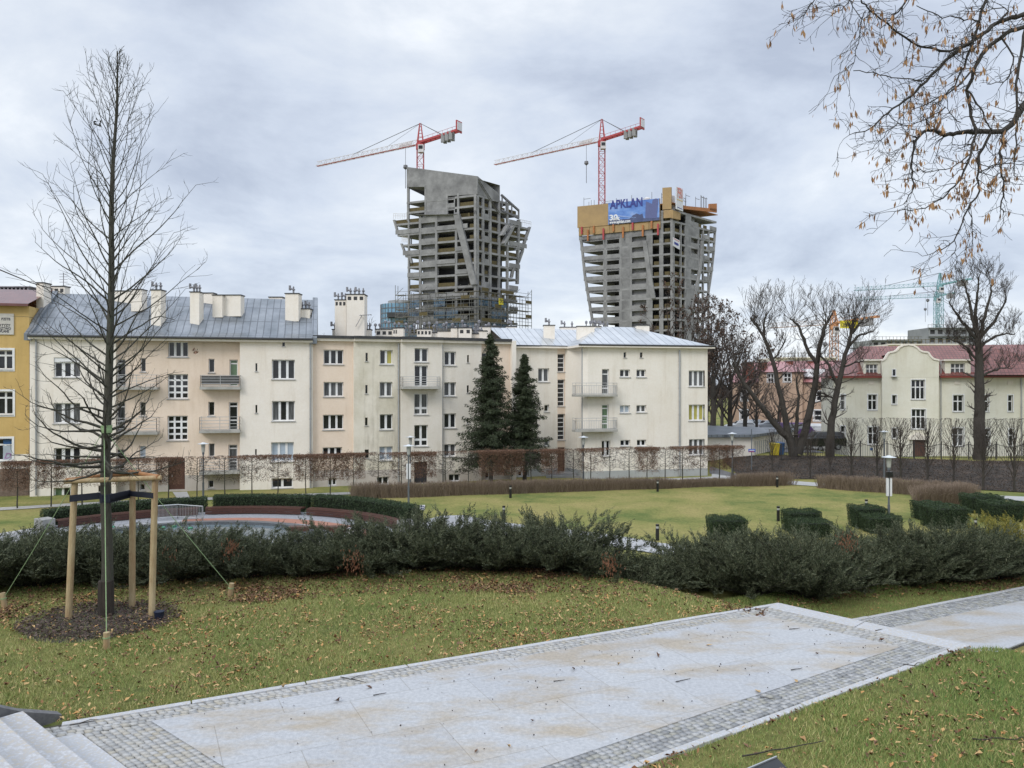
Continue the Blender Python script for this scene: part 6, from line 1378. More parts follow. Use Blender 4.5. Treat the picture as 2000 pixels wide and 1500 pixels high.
# dead brown sprays inside single junipers
for px,py,s_ in ((1700*0+690,1100,.16),(322,1100,.2),(1190,1105,.14),(450,1072,.1),(1655,1060,.15)):
    Y=11.5 if px<1300 else 12.3; q=P(px,py,Y-.15); C=np.array([[q.x+rng.normal()*s_*.5,q.y+rng.normal()*.1,q.z+rng.normal()*s_*.6] for _ in range(160)]); up=np.tile(np.array([0.1,0,1.]),(160,1)); V_,F_=leaf_tris(C,.05,up=up,asp=.22); 
    near=min([o for o in bpy.data.objects if o.name.startswith('juniper') and o.parent is None],key=lambda o:(o.location-q).length)
    o=mesh_np('dead_sprays',V_,[F_],M['juni_br']); o.parent=near; bpy.context.view_layer.update(); o.matrix_parent_inverse=near.matrix_world.inverted(); o['label']='rust brown dead sprays'

# ---- clipped yew blocks and hedges ----
def leafy_box(x0,x1,y0,y1,z0,z1,dens,size,taper=.0,fuzz=.05,tops=False,curve=None,rot=None):
    A=[]; 
    def face(n,fn): 
        a=rng.random(n); b=rng.random(n); A.append(fn(a,b))
    w,d,h=x1-x0,y1-y0,z1-z0
    face(int(w*h*dens),lambda a,b:np.stack([x0+a*w,np.full_like(a,y0),z0+b*h],-1)); face(int(w*h*dens*.4),lambda a,b:np.stack([x0+a*w,np.full_like(a,y1),z0+b*h],-1))
    face(int(d*h*dens),lambda a,b:np.stack([np.full_like(a,x0),y0+a*d,z0+b*h],-1)); face(int(d*h*dens),lambda a,b:np.stack([np.full_like(a,x1),y0+a*d,z0+b*h],-1))
    face(int(d*w*dens),lambda a,b:np.stack([x0+a*w,y0+b*d,np.full_like(a,z1)],-1))
    C=np.concatenate(A); cx_,cy_=(x0+x1)/2,(y0+y1)/2; k=1-taper*(1-(C[:,2]-z0)/h); C[:,0]=cx_+(C[:,0]-cx_)*k; C[:,1]=cy_+(C[:,1]-cy_)*k
    C+=rng.normal(size=C.shape)*fuzz*.5
    C[:,2]+=.04*np.sin(C[:,0]*7)+.03*np.sin(C[:,1]*9)
    up=np.tile(np.array([0,0,1.]),(len(C),1)); V,F=leaf_tris(C,rng.uniform(size*.7,size*1.3,len(C)),up=up,asp=.5,jit=2.5)
    if tops:
        n=int(w*d*90); T=np.stack([rng.uniform(x0,x1,n),rng.uniform(y0,y1,n),np.full(n,z1)],-1); hh=rng.uniform(.05,.20,n); wv=rng.normal(size=(n,3))*.015; W=np.tile(np.array([.009,0,0]),(n,1))
        V2=np.stack([T-W,T+W,T+np.stack([wv[:,0]*3,wv[:,1],hh],-1)],1).reshape(-1,3); i=np.arange(n)[:,None]*3+len(V); return np.concatenate([V,V2]),[F,np.concatenate([i,i+1,i+2],1)]
    return V,[F]
M['yewin']=new_mat('yew_shaded_core',(.008,.012,.007),(.012,.018,.009),rough=.95)  # near-black solid core; shade inside the foliage put into its colour
Y9=[(1391,1461,1012,1056,1,'leftmost clipped yew, just behind the junipers'),(1540.6,1606,998,1042,1,'clipped yew left of the tall lamp, rear one of a pair'),(1557,1628,1017,1052,1,'low clipped yew in front of the pair left of the tall lamp'),(1673,1735,990,1034,0,'clipped yew just left of the tall lamp post'),(1698,1764,1008,1043,1,'clipped yew right behind the tall lamp post'),(1797,1851,981,1017,0,'clipped yew at the left of the right group, partly covered'),(1823,1898,989,1034,0,'large clipped yew in the middle of the right group'),(1899,1963,968,1004,0,'clipped yew at the back of the right group'),(1938,2012,981,1021,0,'clipped yew cut by the right edge of the picture')]
for x0,x1,yt,yb,tp,lab in Y9:
    g=GL((x0+x1)/2,yb); Y=g.y; xa=(x0-1000)/1500*Y; xb=(x1-1000)/1500*Y; zt=P(0,yt,Y+ (xb-xa)*.3).z; dp=min(1.5,(xb-xa)*.75)
    t=thing('clipped_yew',((xa+xb)/2,Y+dp/2,LOW),'dark green '+lab,'shrub','clipped yew blocks on the park lawn')
    V_,F_=leafy_box(xa,xb,Y,Y+dp,LOW,zt,1500,.055,taper=.10,fuzz=.028,tops=bool(tp)); mesh_np('foliage',V_,F_,M['yew'],t)
    mb=MB(); e=.10; mb.hexa([(xa+e+.1,Y+e+.1,LOW),(xb-e-.1,Y+e+.1,LOW),(xb-e-.1,Y+dp-e-.1,LOW),(xa+e+.1,Y+dp-e-.1,LOW)],[(xa+e,Y+e,zt-e),(xb-e,Y+e,zt-e),(xb-e,Y+dp-e,zt-e),(xa+e,Y+dp-e,zt-e)]); mb.build('shaded_core',M['yewin'],t)
    mb=MB(); mb.cyl(((xa+xb)/2,Y+dp/2,LOW-.05),((xa+xb)/2,Y+dp/2,LOW+.2),.05,n=6); mb.build('stem',M['bark'],t)
# dark hedges behind the benches (arcs)
def arc_hedge(a0,a1,r0,r1,h,label):
    n=46; am=(a0+a1)/2; C=[]
    L=abs(a1-a0)*(r0+r1)/2
    def put(n_,fn): a=rng.random(n_); b=rng.random(n_); ang,r,z=fn(a,b); C.append(np.stack([PC.x+r*np.cos(ang),PC.y+r*np.sin(ang),LOW+z],-1))
    D_=900
    put(int(L*h*D_),lambda a,b:(a0+(a1-a0)*a,np.full_like(a,r0),b*h)); put(int(L*(r1-r0)*D_),lambda a,b:(a0+(a1-a0)*a,r0+(r1-r0)*b,np.full_like(a,h)))
    put(int(h*(r1-r0)*D_),lambda a,b:(np.full_like(a,a0),r0+(r1-r0)*a,b*h)); put(int(h*(r1-r0)*D_),lambda a,b:(np.full_like(a,a1),r0+(r1-r0)*a,b*h)); put(int(L*h*D_*.3),lambda a,b:(a0+(a1-a0)*a,np.full_like(a,r1),b*h))
    C=np.concatenate(C)+rng.normal(size=(sum(len(c) for c in C),3))*.03; up=np.tile(np.array([0,0,1.]),(len(C),1)); V,F=leaf_tris(C,rng.uniform(.05,.09,len(C)),up=up,asp=.5,jit=2.5)
    t=thing('clipped_hedge',(PC.x+r0*math.cos(am),PC.y+r0*math.sin(am),LOW),label,'hedge','dark clipped hedges behind the benches'); mesh_np('foliage',V,[F],M['yew'],t)
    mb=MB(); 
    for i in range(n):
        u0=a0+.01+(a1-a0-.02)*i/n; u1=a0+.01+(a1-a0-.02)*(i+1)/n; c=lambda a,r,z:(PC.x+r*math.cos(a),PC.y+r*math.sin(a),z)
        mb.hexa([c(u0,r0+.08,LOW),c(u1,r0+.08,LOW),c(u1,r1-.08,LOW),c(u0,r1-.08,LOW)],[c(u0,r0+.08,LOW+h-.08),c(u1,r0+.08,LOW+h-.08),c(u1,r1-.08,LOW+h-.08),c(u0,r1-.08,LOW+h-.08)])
    mb.build('shaded_core',M['yewin'],t)
def ang_at(px,r): # angle on the plaza circle where the ray through px meets radius r (far side)
    best=None
    for a in np.linspace(.02,math.pi-.02,1500):
        x=PC.x+r*math.cos(a); y=PC.y+r*math.sin(a); e=abs(1000+x/y*1500-px)
        if best is None or e<best[0]: best=(e,a)
    return best[1]
rh0,rh1=RB+.75,RB+1.65
arc_hedge(ang_at(796,rh0),ang_at(607,rh0),rh0,rh1,1.0,'dark clipped hedge behind the right bench, ending at the notice sign')
arc_hedge(ang_at(598,rh0),ang_at(416,rh0),rh0,rh1,.95,'dark clipped hedge behind the middle bench')
arc_hedge(ang_at(401,rh0),ang_at(93,rh0),rh0,rh1,.85,'dark clipped hedge behind the left bench and the barrier')
# benches
M['bench']=new_mat('bench_wood',(.085,.035,.025),(.055,.024,.018),scale=3,rough=.4,stretch=(1,1,6)); M['bconc']=new_mat('bench_concrete',(.30,.30,.29),(.22,.22,.215),scale=3,rough=.8)
def bench(px0,px1,label,e0=False,e1=False):
    a1=ang_at(px0,RB); a0=ang_at(px1,RB); am=(a0+a1)/2; t=thing('curved_bench',(PC.x+RB*math.cos(am),PC.y+RB*math.sin(am),LOW),label,'bench','curved wooden benches round the fountain plaza')
    n=40; c=lambda a,r,z:(PC.x+r*math.cos(a),PC.y+r*math.sin(a),LOW+z)
    mb=MB()
    for j in range(5):
        r0=RB-.30+j*.13
        for i in range(n):
            u0=a0+(a1-a0)*i/n; u1=a0+(a1-a0)*(i+1)/n; z=.45+(.02 if 0<j<4 else 0); mb.hexa([c(u0,r0,.38),c(u1,r0,.38),c(u1,r0+.115,.38),c(u0,r0+.115,.38)],[c(u0,r0,z),c(u1,r0,z),c(u1,r0+.115,z),c(u0,r0+.115,z)])
    mb.build('seat',M['bench'],t)
    mb=MB()
    for j in range(2):
        for i in range(n):
            u0=a0+(a1-a0)*i/n; u1=a0+(a1-a0)*(i+1)/n; z0=.10+j*.14; mb.hexa([c(u0,RB-.30,z0),c(u1,RB-.30,z0),c(u1,RB-.26,z0),c(u0,RB-.26,z0)],[c(u0,RB-.32,z0+.125),c(u1,RB-.32,z0+.125),c(u1,RB-.26,z0+.125),c(u0,RB-.26,z0+.125)])
    mb.build('front_slats',M['bench'],t)
    for k in range(6):
        a=a0+(a1-a0)*(k+.5)/6; dl=.012; mb=MB(); mb.hexa([c(a-dl,RB-.2,0),c(a+dl,RB-.2,0),c(a+dl,RB+.25,0),c(a-dl,RB+.25,0)],[c(a-dl,RB-.2,.37),c(a+dl,RB-.2,.37),c(a+dl,RB+.25,.37),c(a-dl,RB+.25,.37)]); mb.build('support',M['bconc'],t)
    for flag,a,sg in ((e0,a1,1),(e1,a0,-1)):
        if flag:
            mb=MB(); d1=a+sg*.015; d2=a+sg*.075; p,q=min(d1,d2),max(d1,d2); mb.hexa([c(p,RB-.4,0),c(q,RB-.4,0),c(q,RB+.45,0),c(p,RB+.45,0)],[c(p,RB-.4,.62),c(q,RB-.4,.62),c(q,RB+.45,.62),c(p,RB+.45,.62)]); mb.build('end_block',M['bconc'],t,bevel=.02)
bench(604,786,'dark red curved bench ending in a grey block near the notice sign',e1=True); bench(402,592,'dark red wooden curved bench in the middle of the arc'); bench(108,388,'dark red curved bench with a grey end block, behind the stake frame',e0=True)
# fountain
M['basin']=new_mat('dark_granite',(.07,.08,.09),(.12,.13,.15),scale=6,rough=.3); M['water']=new_mat('fountain_water',(.10,.13,.15),(.16,.20,.22),scale=1,rough=.05,bump=.1,spec=.8)
FT=thing('fountain',(PC.x,PC.y,LOW),'round dark granite fountain basin in the middle of the plaza','fountain')
rf=7.35; mb=MB(); n=72
for i in range(n):
    u0=2*math.pi*i/n; u1=2*math.pi*(i+1)/n; c=lambda a,r,z:(PC.x+r*math.cos(a),PC.y+r*math.sin(a),LOW+z); mb.hexa([c(u0,rf-.45,0),c(u1,rf-.45,0),c(u1,rf,0),c(u0,rf,0)],[c(u0,rf-.45,.34),c(u1,rf-.45,.34),c(u1,rf,.34),c(u0,rf,.34)])
mb.build('rim',M['basin'],FT); mb=MB(); mb.prism([(PC.x+(rf-.46)*math.cos(2*math.pi*i/48),PC.y+(rf-.46)*math.sin(2*math.pi*i/48)) for i in range(48)],LOW+.05,LOW+.2); mb.build('water',M['water'],FT)
mb=MB(); q=P(640,1042,47.6*.93); gq=GL(640,1046); mb.box(gq.x-2.0,gq.x+.9,gq.y,gq.y+.5,LOW,LOW+.42); mb.build('inner_bench',M['bench'],FT); mb=MB(); mb.box(gq.x+.95,gq.x+1.7,gq.y-.05,gq.y+.5,LOW,LOW+.34); mb.build('white_block',M['whst'],FT)
M['green_lamp']=new_mat('green_glass_lens',(.04,.20,.12),(.07,.30,.19),rough=.2)
for i,px in enumerate((220,265,318,340,372)):
    g=GL(px,1038-(i%2)*3+i*.5); mb=MB(); mb.lathe((g.x,g.y,LOW+.2),[(.13,0),(.13,.06),(.08,.09)],12); mb.build('green_nozzle_light',M['green_lamp'],FT)
# crowd barriers
M['galv']=new_mat('galvanised_steel',(.45,.47,.48),(.38,.39,.40),rough=.35,metal=.6)
bq=[GL(307,1018),GL(347,1015),GL(396,1019)]
for a,b,lab in ((bq[0],bq[1],'steel crowd barrier at the fountain, left one of two'),(bq[1],bq[2],'steel crowd barrier at the fountain, right one of two')):
    t=thing('crowd_barrier',((a.x+b.x)/2,(a.y+b.y)/2,LOW),lab,'barrier','crowd barriers by the fountain'); mb=MB(); h=1.05
    a=Vector((a.x,a.y,LOW)); b=Vector((b.x,b.y,LOW)); hh=(.62 if lab.find('left')>0 else 1.0,1.0 if lab.find('left')>0 else .75)
    A2=a+Vector((0,0,.85)); B2=b+Vector((0,0,.85)); mb.cyl(A2,B2,.03,n=6); mb.cyl(a+Vector((0,0,.18)),b+Vector((0,0,.18)),.025,n=6); mb.cyl(a,A2,.03,n=6); mb.cyl(b,B2,.03,n=6); mb.build('frame',M['galv'],t)
    mb=MB()
    for i in range(1,16): p=a+(b-a)*i/16; mb.cyl(p+Vector((0,0,.18)),p+Vector((0,0,.85)),.014,n=4)
    mb.build('bars',M['galv'],t)
    mb=MB(); 
    for p in (a,b): mb.beam(p+Vector((0,-.3,.03)),p+Vector((0,.3,.03)),.05)
    mb.build('feet',M['galv'],t)

# ---- low bare hedges ----
def twig_hedge(A,B,wd,h,n,label,h2=None,dens=1.0):
    A=np.array(A[:2]);B=np.array(B[:2]); d=B-A; L=np.linalg.norm(d); d/=L; nr=np.array([-d[1],d[0]])
    N_=int(L*420*dens*wd); s=rng.random(N_)*L; cl=np.round(s/.62)*.62; s=np.where(rng.random(N_)<.8,cl+rng.normal(size=N_)*.12,s); w_=rng.uniform(-.5,.5,N_)*wd
    hh=h+(h2-h)*(s/L) if h2 else np.full(N_,h); hh=hh*rng.uniform(.62,1.04,N_)*(1+.05*np.sin(cl*5.3))
    base=A[None]+d[None]*s[:,None]+nr[None]*w_[:,None]*.55; z=hgt(base[:,0],base[:,1]); top=base+nr[None]*(w_*.45)[:,None]+d[None]*((s-cl)*1.0+rng.normal(size=N_)*.12)[:,None]
    mid=(base+top)/2+rng.normal(size=(N_,2))*.05
    P0=np.column_stack([base,z]);P1=np.column_stack([mid,z+hh*.55]);P2=np.column_stack([top,z+hh]); W=np.column_stack([d[0]*np.ones(N_),d[1]*np.ones(N_),np.zeros(N_)])*.009
    V=np.stack([P0-W,P0+W,P1+W,P1-W,P2+W*.5,P2-W*.5],1).reshape(-1,3); i=np.arange(N_)[:,None]*6
    F=[np.concatenate([i,i+1,i+2,i+3],1),np.concatenate([i+3,i+2,i+4,i+5],1)]
    t=thing('bare_hedge',(A[0],A[1],LOW),label,'hedge','low brown leafless hedges'); mesh_np('stems',V,F,M['hedge_twig'],t)
    m=int(N_*1.6); k=rng.integers(0,N_,m); f=rng.uniform(.45,1.02,m)[:,None]; C=P1[k]*(1-f)+P2[k]*f+rng.normal(size=(m,3))*.04; V,F=leaf_tris(C,rng.uniform(.04,.10,m),asp=.22); mesh_np('side_twigs',V,[F],M['hedge_twig'],t)
ha,hb=GL(692,974),GL(1541,947)
twig_hedge(ha,GL(1310,953),1.1,1.05,0,'long low leafless brown hedge along the far edge of the lawn, before the flats',h2=.8); twig_hedge(GL(1436,949),GL(1541,947.5),1.3,.95,0,'short denser brown hedge at the far right end of the long one',h2=1.0)
twig_hedge(GL(1312,953),GL(1434,949),.8,.65,0,'lower thin stretch of brown hedge between the long and the short one')
twig_hedge(GL(1604,953),GL(1900,974),1.3,1.0,0,'low leafless brown hedge at the right below the bank',h2=1.05); twig_hedge(GL(1795,982),GL(1895,984),2.2,1.1,0,'broad reddish brown thicket at the right end of the right hedge',h2=1.3,dens=.8)

# ---- pleached hornbeams ----
def pleached(seed,leafy):
    r0=random.getstate(); random.seed(seed); out=[]; lp=[]
    Ht=3.1; zc0=1.35
    tr=[(np.array([[rv(-.02,.02),rv(-.02,.02),z] for z in np.linspace(-.1,Ht-.1,9)]),np.linspace(.055,.022,9))]
    for k in range(26):
        z=zc0+(Ht-zc0-.1)*(k+rv(0,1))/26; a=(0 if k%2 else math.pi)+rv(-.75,.75); L=rv(.5,.95); el=rv(-.1,.45)
        d=np.array([math.cos(a)*math.cos(el),math.sin(a)*math.cos(el)*.75,math.sin(el)]); grow(np.array([0,0,z]),d,L,.016,2,out,spread=.75,up=.05,nseg=5,kids=(4,6),ratio=.5,minr=.0055,wob=.2,leafpts=lp)
    o2=[]
    for pts,rad in out:
        p=pts.copy(); p[:,0]=np.clip(p[:,0],-.98,.98); p[:,1]=np.clip(p[:,1],-.6,.6); p[:,2]=np.clip(p[:,2],zc0-.25,Ht); o2.append((p,rad))
    L_=np.array(lp); L_[:,0]=np.clip(L_[:,0],-1,1); L_[:,1]=np.clip(L_[:,1],-.6,.6); L_[:,2]=np.clip(L_[:,2],zc0-.25,Ht)
    random.setstate(r0)
    n={0:400,1:3200,2:8500}[leafy]; k=rng.integers(0,len(L_),n); C=L_[k]+rng.normal(size=(n,3))*.09; q_=int(n*.45); C[-q_:]=np.stack([rng.uniform(-1,1,q_),rng.uniform(-.55,.55,q_),Ht-(Ht-zc0+.1)*rng.random(q_)**1.3],-1)
    if leafy>0: # the clipped top keeps most leaves
        m=int(n*(.5 if leafy==1 else .3)); C[:m,0]=rng.uniform(-1,1,m); C[:m,1]=rng.uniform(-.5,.5,m); C[:m,2]=Ht-np.abs(rng.normal(size=m))*.16
    if leafy==0: C[:,2]=Ht-np.abs(rng.normal(size=n))*.12
    V,F=leaf_tris(C,rng.uniform(.045,.085,n),asp=.55); a=tubes(tr,6); b=tubes(o2,3)
    return [('trunk',mesh_data('hornbeam_trunk',a[0],[a[1]],M['bark_g'])),('branches',mesh_data('hornbeam_branches',b[0],[b[1]],M['bark_b'])),('dead_leaves',mesh_data('hornbeam_leaves',V,[F],M['bleaf']))]
PL={k:[pleached(100+10*k+j,k) for j in range(2)] for k in (0,1,2)}
HB=[(34,2,'before the brown plinth of the yellow house'),(100,2,'under the first basement window of the left block'),(160,1,'left of the post of the stake frame'),(216,1,'behind the trunk of the young tree'),(270,1,'seen between the stake posts'),(329,2,'beside the brown entrance door of the left block'),(385,0,'right of the brown entrance door, next to the lamp'),(439,0,'under the lowest right balcony of the left block'),(492,1,'at the edge of the projecting bay of the left block'),(543,1,'over the basement window of the right bay'),(597,2,'at the downpipe between the left and middle blocks'),(645,2,'over the first basement window of the middle block'),(690,2,'at the corner of the peach wall of the middle block'),(739,0,'over the second basement window of the middle block'),(784,1,'behind the lamp with the white box, middle block'),(828,2,'in front of the dark door of the middle block'),(870,0,'just right of the dark door of the middle block'),(915,0,'over the third basement window of the middle block'),(959,2,'under the tall left spruce'),(999,2,'under the gap between the two spruces'),(1037,0,'under the right spruce'),(1078,2,'left of the stairwell door of the right block'),(1120,0,'right of the stairwell door of the right block'),(1154,1,'just right of the lamp at the corner of the right block'),(1191,0,'under the lower balcony of the right block'),(1229,0,'under the first small window of the right block'),(1264,2,'under the second small window of the right block'),(1299,0,'on the blank part of the right block wall'),(1333,1,'at the downpipe of the right block'),(1368,1,'under the corner windows of the right block'),(1405,2,'just beyond the corner of the right block'),(1432,1,'last of the row, before the garage')]
for i,(px,k,lab) in enumerate(HB):
    Y=interp([(1500,57.8),(1368,57),(1078,54.6),(597,51),(34,46.9),(-10,46.5)],px); x=(px-1000)/1500*Y; w_=['bare','half bare','brown-leaved'][k]
    t=thing('pleached_hornbeam',(x,Y,H(x,Y)),w_+' clipped hornbeam '+lab,'tree','clipped hornbeams in a row before the flats')
    for nm,me in PL[k][i%2]: inst(t,nm,me)
    t.rotation_euler=(0,0,(0 if i%3 else math.pi)+R(12)); s_=rv(.94,1.06); t.scale=(s_*.86,s_*.85,interp([(1500,.97),(0,.93)],px))
# ---- spruces ----
def spruce(px,ytop,ybot,Y,wpx,label,seed):
    b=P(px,750,Y); z0=H(b.x,Y); zt=P(px,ytop,Y).z; Hh=zt-z0; R0=wpx/1500*Y; t=thing('spruce',(b.x,Y,z0),label,'tree','spruces in front of the flats')
    r=np.random.default_rng(seed); C=[];U=[];tw_=[(np.array([[b.x+.05*math.sin(z),Y,z0+z] for z in np.linspace(-.1,Hh,12)]),np.linspace(.17,.02,12))]
    nl=62
    for k in range(nl):
        f=(k+r.random()*.6)/nl; z=z0+1.9+(Hh-1.95)*f; Rk=R0*(1-f)**.82*(1+.16*math.sin(k*1.9))+.12; nb_=7 if f<.8 else 5
        for j in range(nb_):
            a=r.uniform(0,2*np.pi); L=Rk*r.uniform(.5,1.22); el=.25*f-.18+r.uniform(-.1,.1); n=10; p=np.array([b.x,Y,z]); v=np.array([math.cos(a)*math.cos(el),math.sin(a)*math.cos(el),math.sin(el)]); pts=[p]
            for q in range(n):
                v=v+r.normal(size=3)*.05; v[2]+= -.03 if q<n*.6 else .10; v/=np.linalg.norm(v); p=p+v*L/n; pts.append(p); m=int(6+14*(L/R0)); s_=(q+1)/n; side=np.cross(v,[0,0,1.]); side/=np.linalg.norm(side)
                wq=.42*L*(1-s_*.75)*.6+.06
                for g_ in range(m): 
                    o_=r.uniform(-1,1); C.append(p+side*o_*wq+np.array([0,0,-abs(o_)*wq*.35-r.random()*.22])+r.normal(size=3)*.04); U.append(v*.6+side*o_*.7+np.array([0,0,-.5]))
            tw_.append((np.array(pts),np.linspace(.03,.008,n+1)))
    C=np.array(C);U=np.array(U);U/=np.linalg.norm(U,axis=1)[:,None]; V,F=leaf_tris(C,r.uniform(.10,.22,len(C)),up=U,asp=.30,jit=.8)
    mesh_np('crown',V,[F],M['needle'],t); a=tubes(tw_[1:],3); mesh_np('branches',a[0],[a[1]],M['bark'],t); a=tubes(tw_[:1],8); mesh_np('trunk',a[0],[a[1]],M['bark'],t)
spruce(958,648,940,57.5,62,'tall dark spruce in front of the middle block, left one of two',5); spruce(1024,690,930,58.5,50,'smaller dark spruce in front of the joint of the blocks, right one of two',6)

# ---- bare trees on the right ----
def limb_px(pts,Y,r0,r1,wob=.0):
    q=[P(*c6(*p[:2]),Y+(p[2] if len(p)>2 else 0)) for p in pts]; P_=np.array([V3(a) for a in q]); n=len(P_); t=np.linspace(0,1,(n-1)*4+1); idx=t*(n-1)
    out=np.stack([np.interp(idx,np.arange(n),P_[:,k]) for k in range(3)],-1); 
    # smooth
    for _ in range(2): out[1:-1]=(out[:-2]+out[1:-1]*2+out[2:])/4
    out[1:-1]+=rng.normal(size=out[1:-1].shape)*wob
    return out,np.linspace(r0,r1,len(out))
def big_tree(name,label,base,limbs,Y,whip=(2.2,3.6),wn=9,seed=1,mat='bark'):
    t=thing(name,(base.x,base.y,base.z),label,'tree','old bare trees on the bank'); main=[];tw_=[]
    for pts,r0,r1 in limbs:
        p,r_=limb_px(pts,Y,r0,r1,.04); main.append((p,r_)); m=len(p)
        for i in range(int(m*.3),m):
            s=i/m; nn_=2 if s<.75 else 5
            for k in range(nn_):
                a=rv(0,6.28); el=rv(-.15,.7) if s<.75 else rv(.45,1.35); d=np.array([math.cos(a)*math.cos(el),math.sin(a)*math.cos(el)*.8,math.sin(el)])
                grow(p[i].copy(),d,rv(*whip)*(.55 if s<.75 else .88),max(.018,r_[i]*.28),2,tw_,spread=.5,up=.10,nseg=6,kids=(3,5),ratio=.5,minr=.010,wob=.09)
    a=tubes(main,9); mesh_np('trunk',a[0],[a[1]],M[mat],t,smooth=True); a=tubes(tw_,3); mesh_np('crown',a[0],[a[1]],M['bark_b'],t)
    return t
b=P(*c6(530,1240),69)
big_tree('lime_tree','many-stemmed pollarded old lime spreading left and right, beside the garage',b,[([(530,1245),(520,1130),(440,1050),(340,930),(230,780),(160,660)],.42,.10),([(535,1200),(500,1080),(470,950),(420,700),(350,480),(270,380)],.36,.08),([(350,500),(345,420),(370,350)],.14,.06),([(545,1200),(545,1040),(560,880),(548,750)],.22,.07),([(560,1210),(620,1000),(660,800),(680,620),(715,440),(750,380)],.38,.09),([(668,650),(600,540),(565,420),(510,385)],.18,.07),([(390,640),(440,600),(480,520)],.10,.05)],69)
b=P(*c6(752,1240),68.5)
big_tree('lime_tree','tall dark lime leaning right over the corner of the villa',b,[([(752,1245),(755,1120),(765,1000),(800,820),(840,640),(880,480),(895,390)],.40,.09),([(805,800),(740,660),(690,605)],.17,.07),([(850,590),(920,480),(1020,460)],.15,.06),([(885,470),(930,410),(975,405)],.12,.05),([(790,880),(730,840),(680,835)],.10,.05),([(830,690),(900,650),(960,640)],.10,.04)],68.5)
b=P(*c6(1668,1265),66)
big_tree('ash_tree','tall straight bare tree with a round broom-like crown before the villa roof',b,[([(1668,1270),(1665,1100),(1668,900),(1662,740),(1668,620),(1655,480)],.52,.26),([(1655,500),(1620,380),(1590,230),(1570,160)],.18,.05),([(1655,500),(1640,360),(1650,230),(1660,130)],.18,.05),([(1657,500),(1700,370),(1730,240),(1750,150)],.17,.05),([(1657,510),(1740,420),(1800,330),(1830,260)],.16,.05),([(1655,520),(1580,430),(1520,350),(1480,280)],.16,.05),([(1660,640),(1590,560),(1530,520),(1470,500)],.12,.04),([(1662,560),(1740,500),(1820,470),(1880,480)],.13,.04),([(1690,730),(1740,700),(1800,680),(1860,690)],.11,.03),([(1625,640),(1600,580),(1560,560)],.1,.04)],66,whip=(1.5,2.3))
# generic trees
def generic_tree(seed,Ht,seeds=False,r0=.32,lv=4):
    st=random.getstate(); random.seed(seed); out=[];lp=[]; tr=[]
    grow(np.array([0,0,-.2]),np.array([0,0,1.]),Ht*.55,r0,0,tr,up=.25,nseg=8,wob=.03); p,r_=tr[0]; r_=np.linspace(r0,r0*.5,len(r_)); tr=[(p,r_)]
    for k in range(11):
        i=min(len(p)-1,2+int(k*.62)); a=k*2.4+rv(-.3,.3); el=rv(.5,1.25) if k<9 else 1.35; d=np.array([math.cos(a)*math.cos(el),math.sin(a)*math.cos(el),math.sin(el)]); grow(p[i].copy(),d,Ht*rv(.36,.5),r0*.40,3,out,spread=.55,up=.08,nseg=7,kids=(4,6),ratio=.55,minr=.012,wob=.10,leafpts=lp)
    random.setstate(st); a=tubes(tr,8); b=tubes(out,3); r=[('trunk',mesh_data('tree_trunk',a[0],[a[1]],M['bark'])),('crown',mesh_data('tree_crown',b[0],[b[1]],M['bark_b']))]
    if seeds:
        L_=np.array(lp); k=rng.integers(0,len(L_),2600); C=L_[k]+rng.normal(size=(2600,3))*.08; V,F=leaf_tris(C,rng.uniform(.14,.30,2600),asp=.6); r.append(('seed_clusters',mesh_data('seed_clusters',V,[F],M['seedc'])))
    return r
M['seedc']=new_mat('dark_seed_clusters',(.055,.034,.024),(.10,.06,.04),isl=True,rough=.9)
GT_=[generic_tree(3,14,True),generic_tree(4,14,True),generic_tree(5,13),generic_tree(6,13)]
for i,(px,yt,Z,v,nm,lab) in enumerate(((1302,585,88,0,'tree_with_seeds','dark tree with brown seed clusters behind the roof of the right block'),(1345,600,92,1,'tree_with_seeds','dark seed-laden tree behind the right end of the pale roof'),(1392,596,84,1,'tree_with_seeds','tall dark tree with seed clusters just past the corner of the flats'),(1425,610,90,0,'tree_with_seeds','dark seedy tree above the left end of the garage'),(1455,640,96,2,'bare_tree','thin bare tree before the left side of the salmon house'),(1410,670,110,3,'bare_tree','bare tree deep in the gap between flats and salmon house'),(1478,700,100,3,'bare_tree','small bare tree in front of the salmon house'),(1520,720,104,2,'bare_tree','low bare tree before the middle of the salmon house'),(1380,650,120,2,'bare_tree','far bare tree hidden behind the corner of the flats'),(708,622,140,3,'bare_tree','bare tree top showing above the flats right of the tall chimneys'),(640,650,150,2,'bare_tree','faint bare tree top above the flats left of the tall chimneys'),(1985,620,95,3,'bare_tree','bare tree at the right edge behind the villa'))):
    x=(px-1000)/1500*Z; z0=H(x,Z); zt=P(px,yt,Z).z; s_=(zt-z0)/14.6; t=thing(nm,(x,Z,z0),lab,'tree','bare trees in the background')
    for n_,me in GT_[v]: inst(t,n_,me)
    t.scale=(s_*(1.0 if v>1 else 1.15),s_,s_); t.rotation_euler=(0,0,i*1.3)
bk=[(p.x,p.y) for p in foot]+crest[::-1]; xs_=[p[0] for p in bk]; ys_=[p[1] for p in bk]; x=rng.uniform(min(xs_),max(xs_),60000); y=rng.uniform(min(ys_),max(ys_),60000); m=in_poly(x,y,bk); x,y=x[m],y[m]; M['blitter']=new_mat('bank_leaf_litter',(.030,.024,.019),(.060,.043,.032),isl=True,rough=.95,c3=(.13,.090,.062)); up=rnd_unit(len(x)); up[:,2]*=.3
V_,F_=leaf_tris(np.stack([x,y,hgt(x,y)+.08],-1),rng.uniform(.04,.11,len(x)),up=up,asp=.6); o=mesh_np('leaf_litter',V_,[F_],M['blitter']); o['kind']='stuff'; o['label']='brown leaf litter covering the bank below the villa fence'; o['category']='leaf litter'
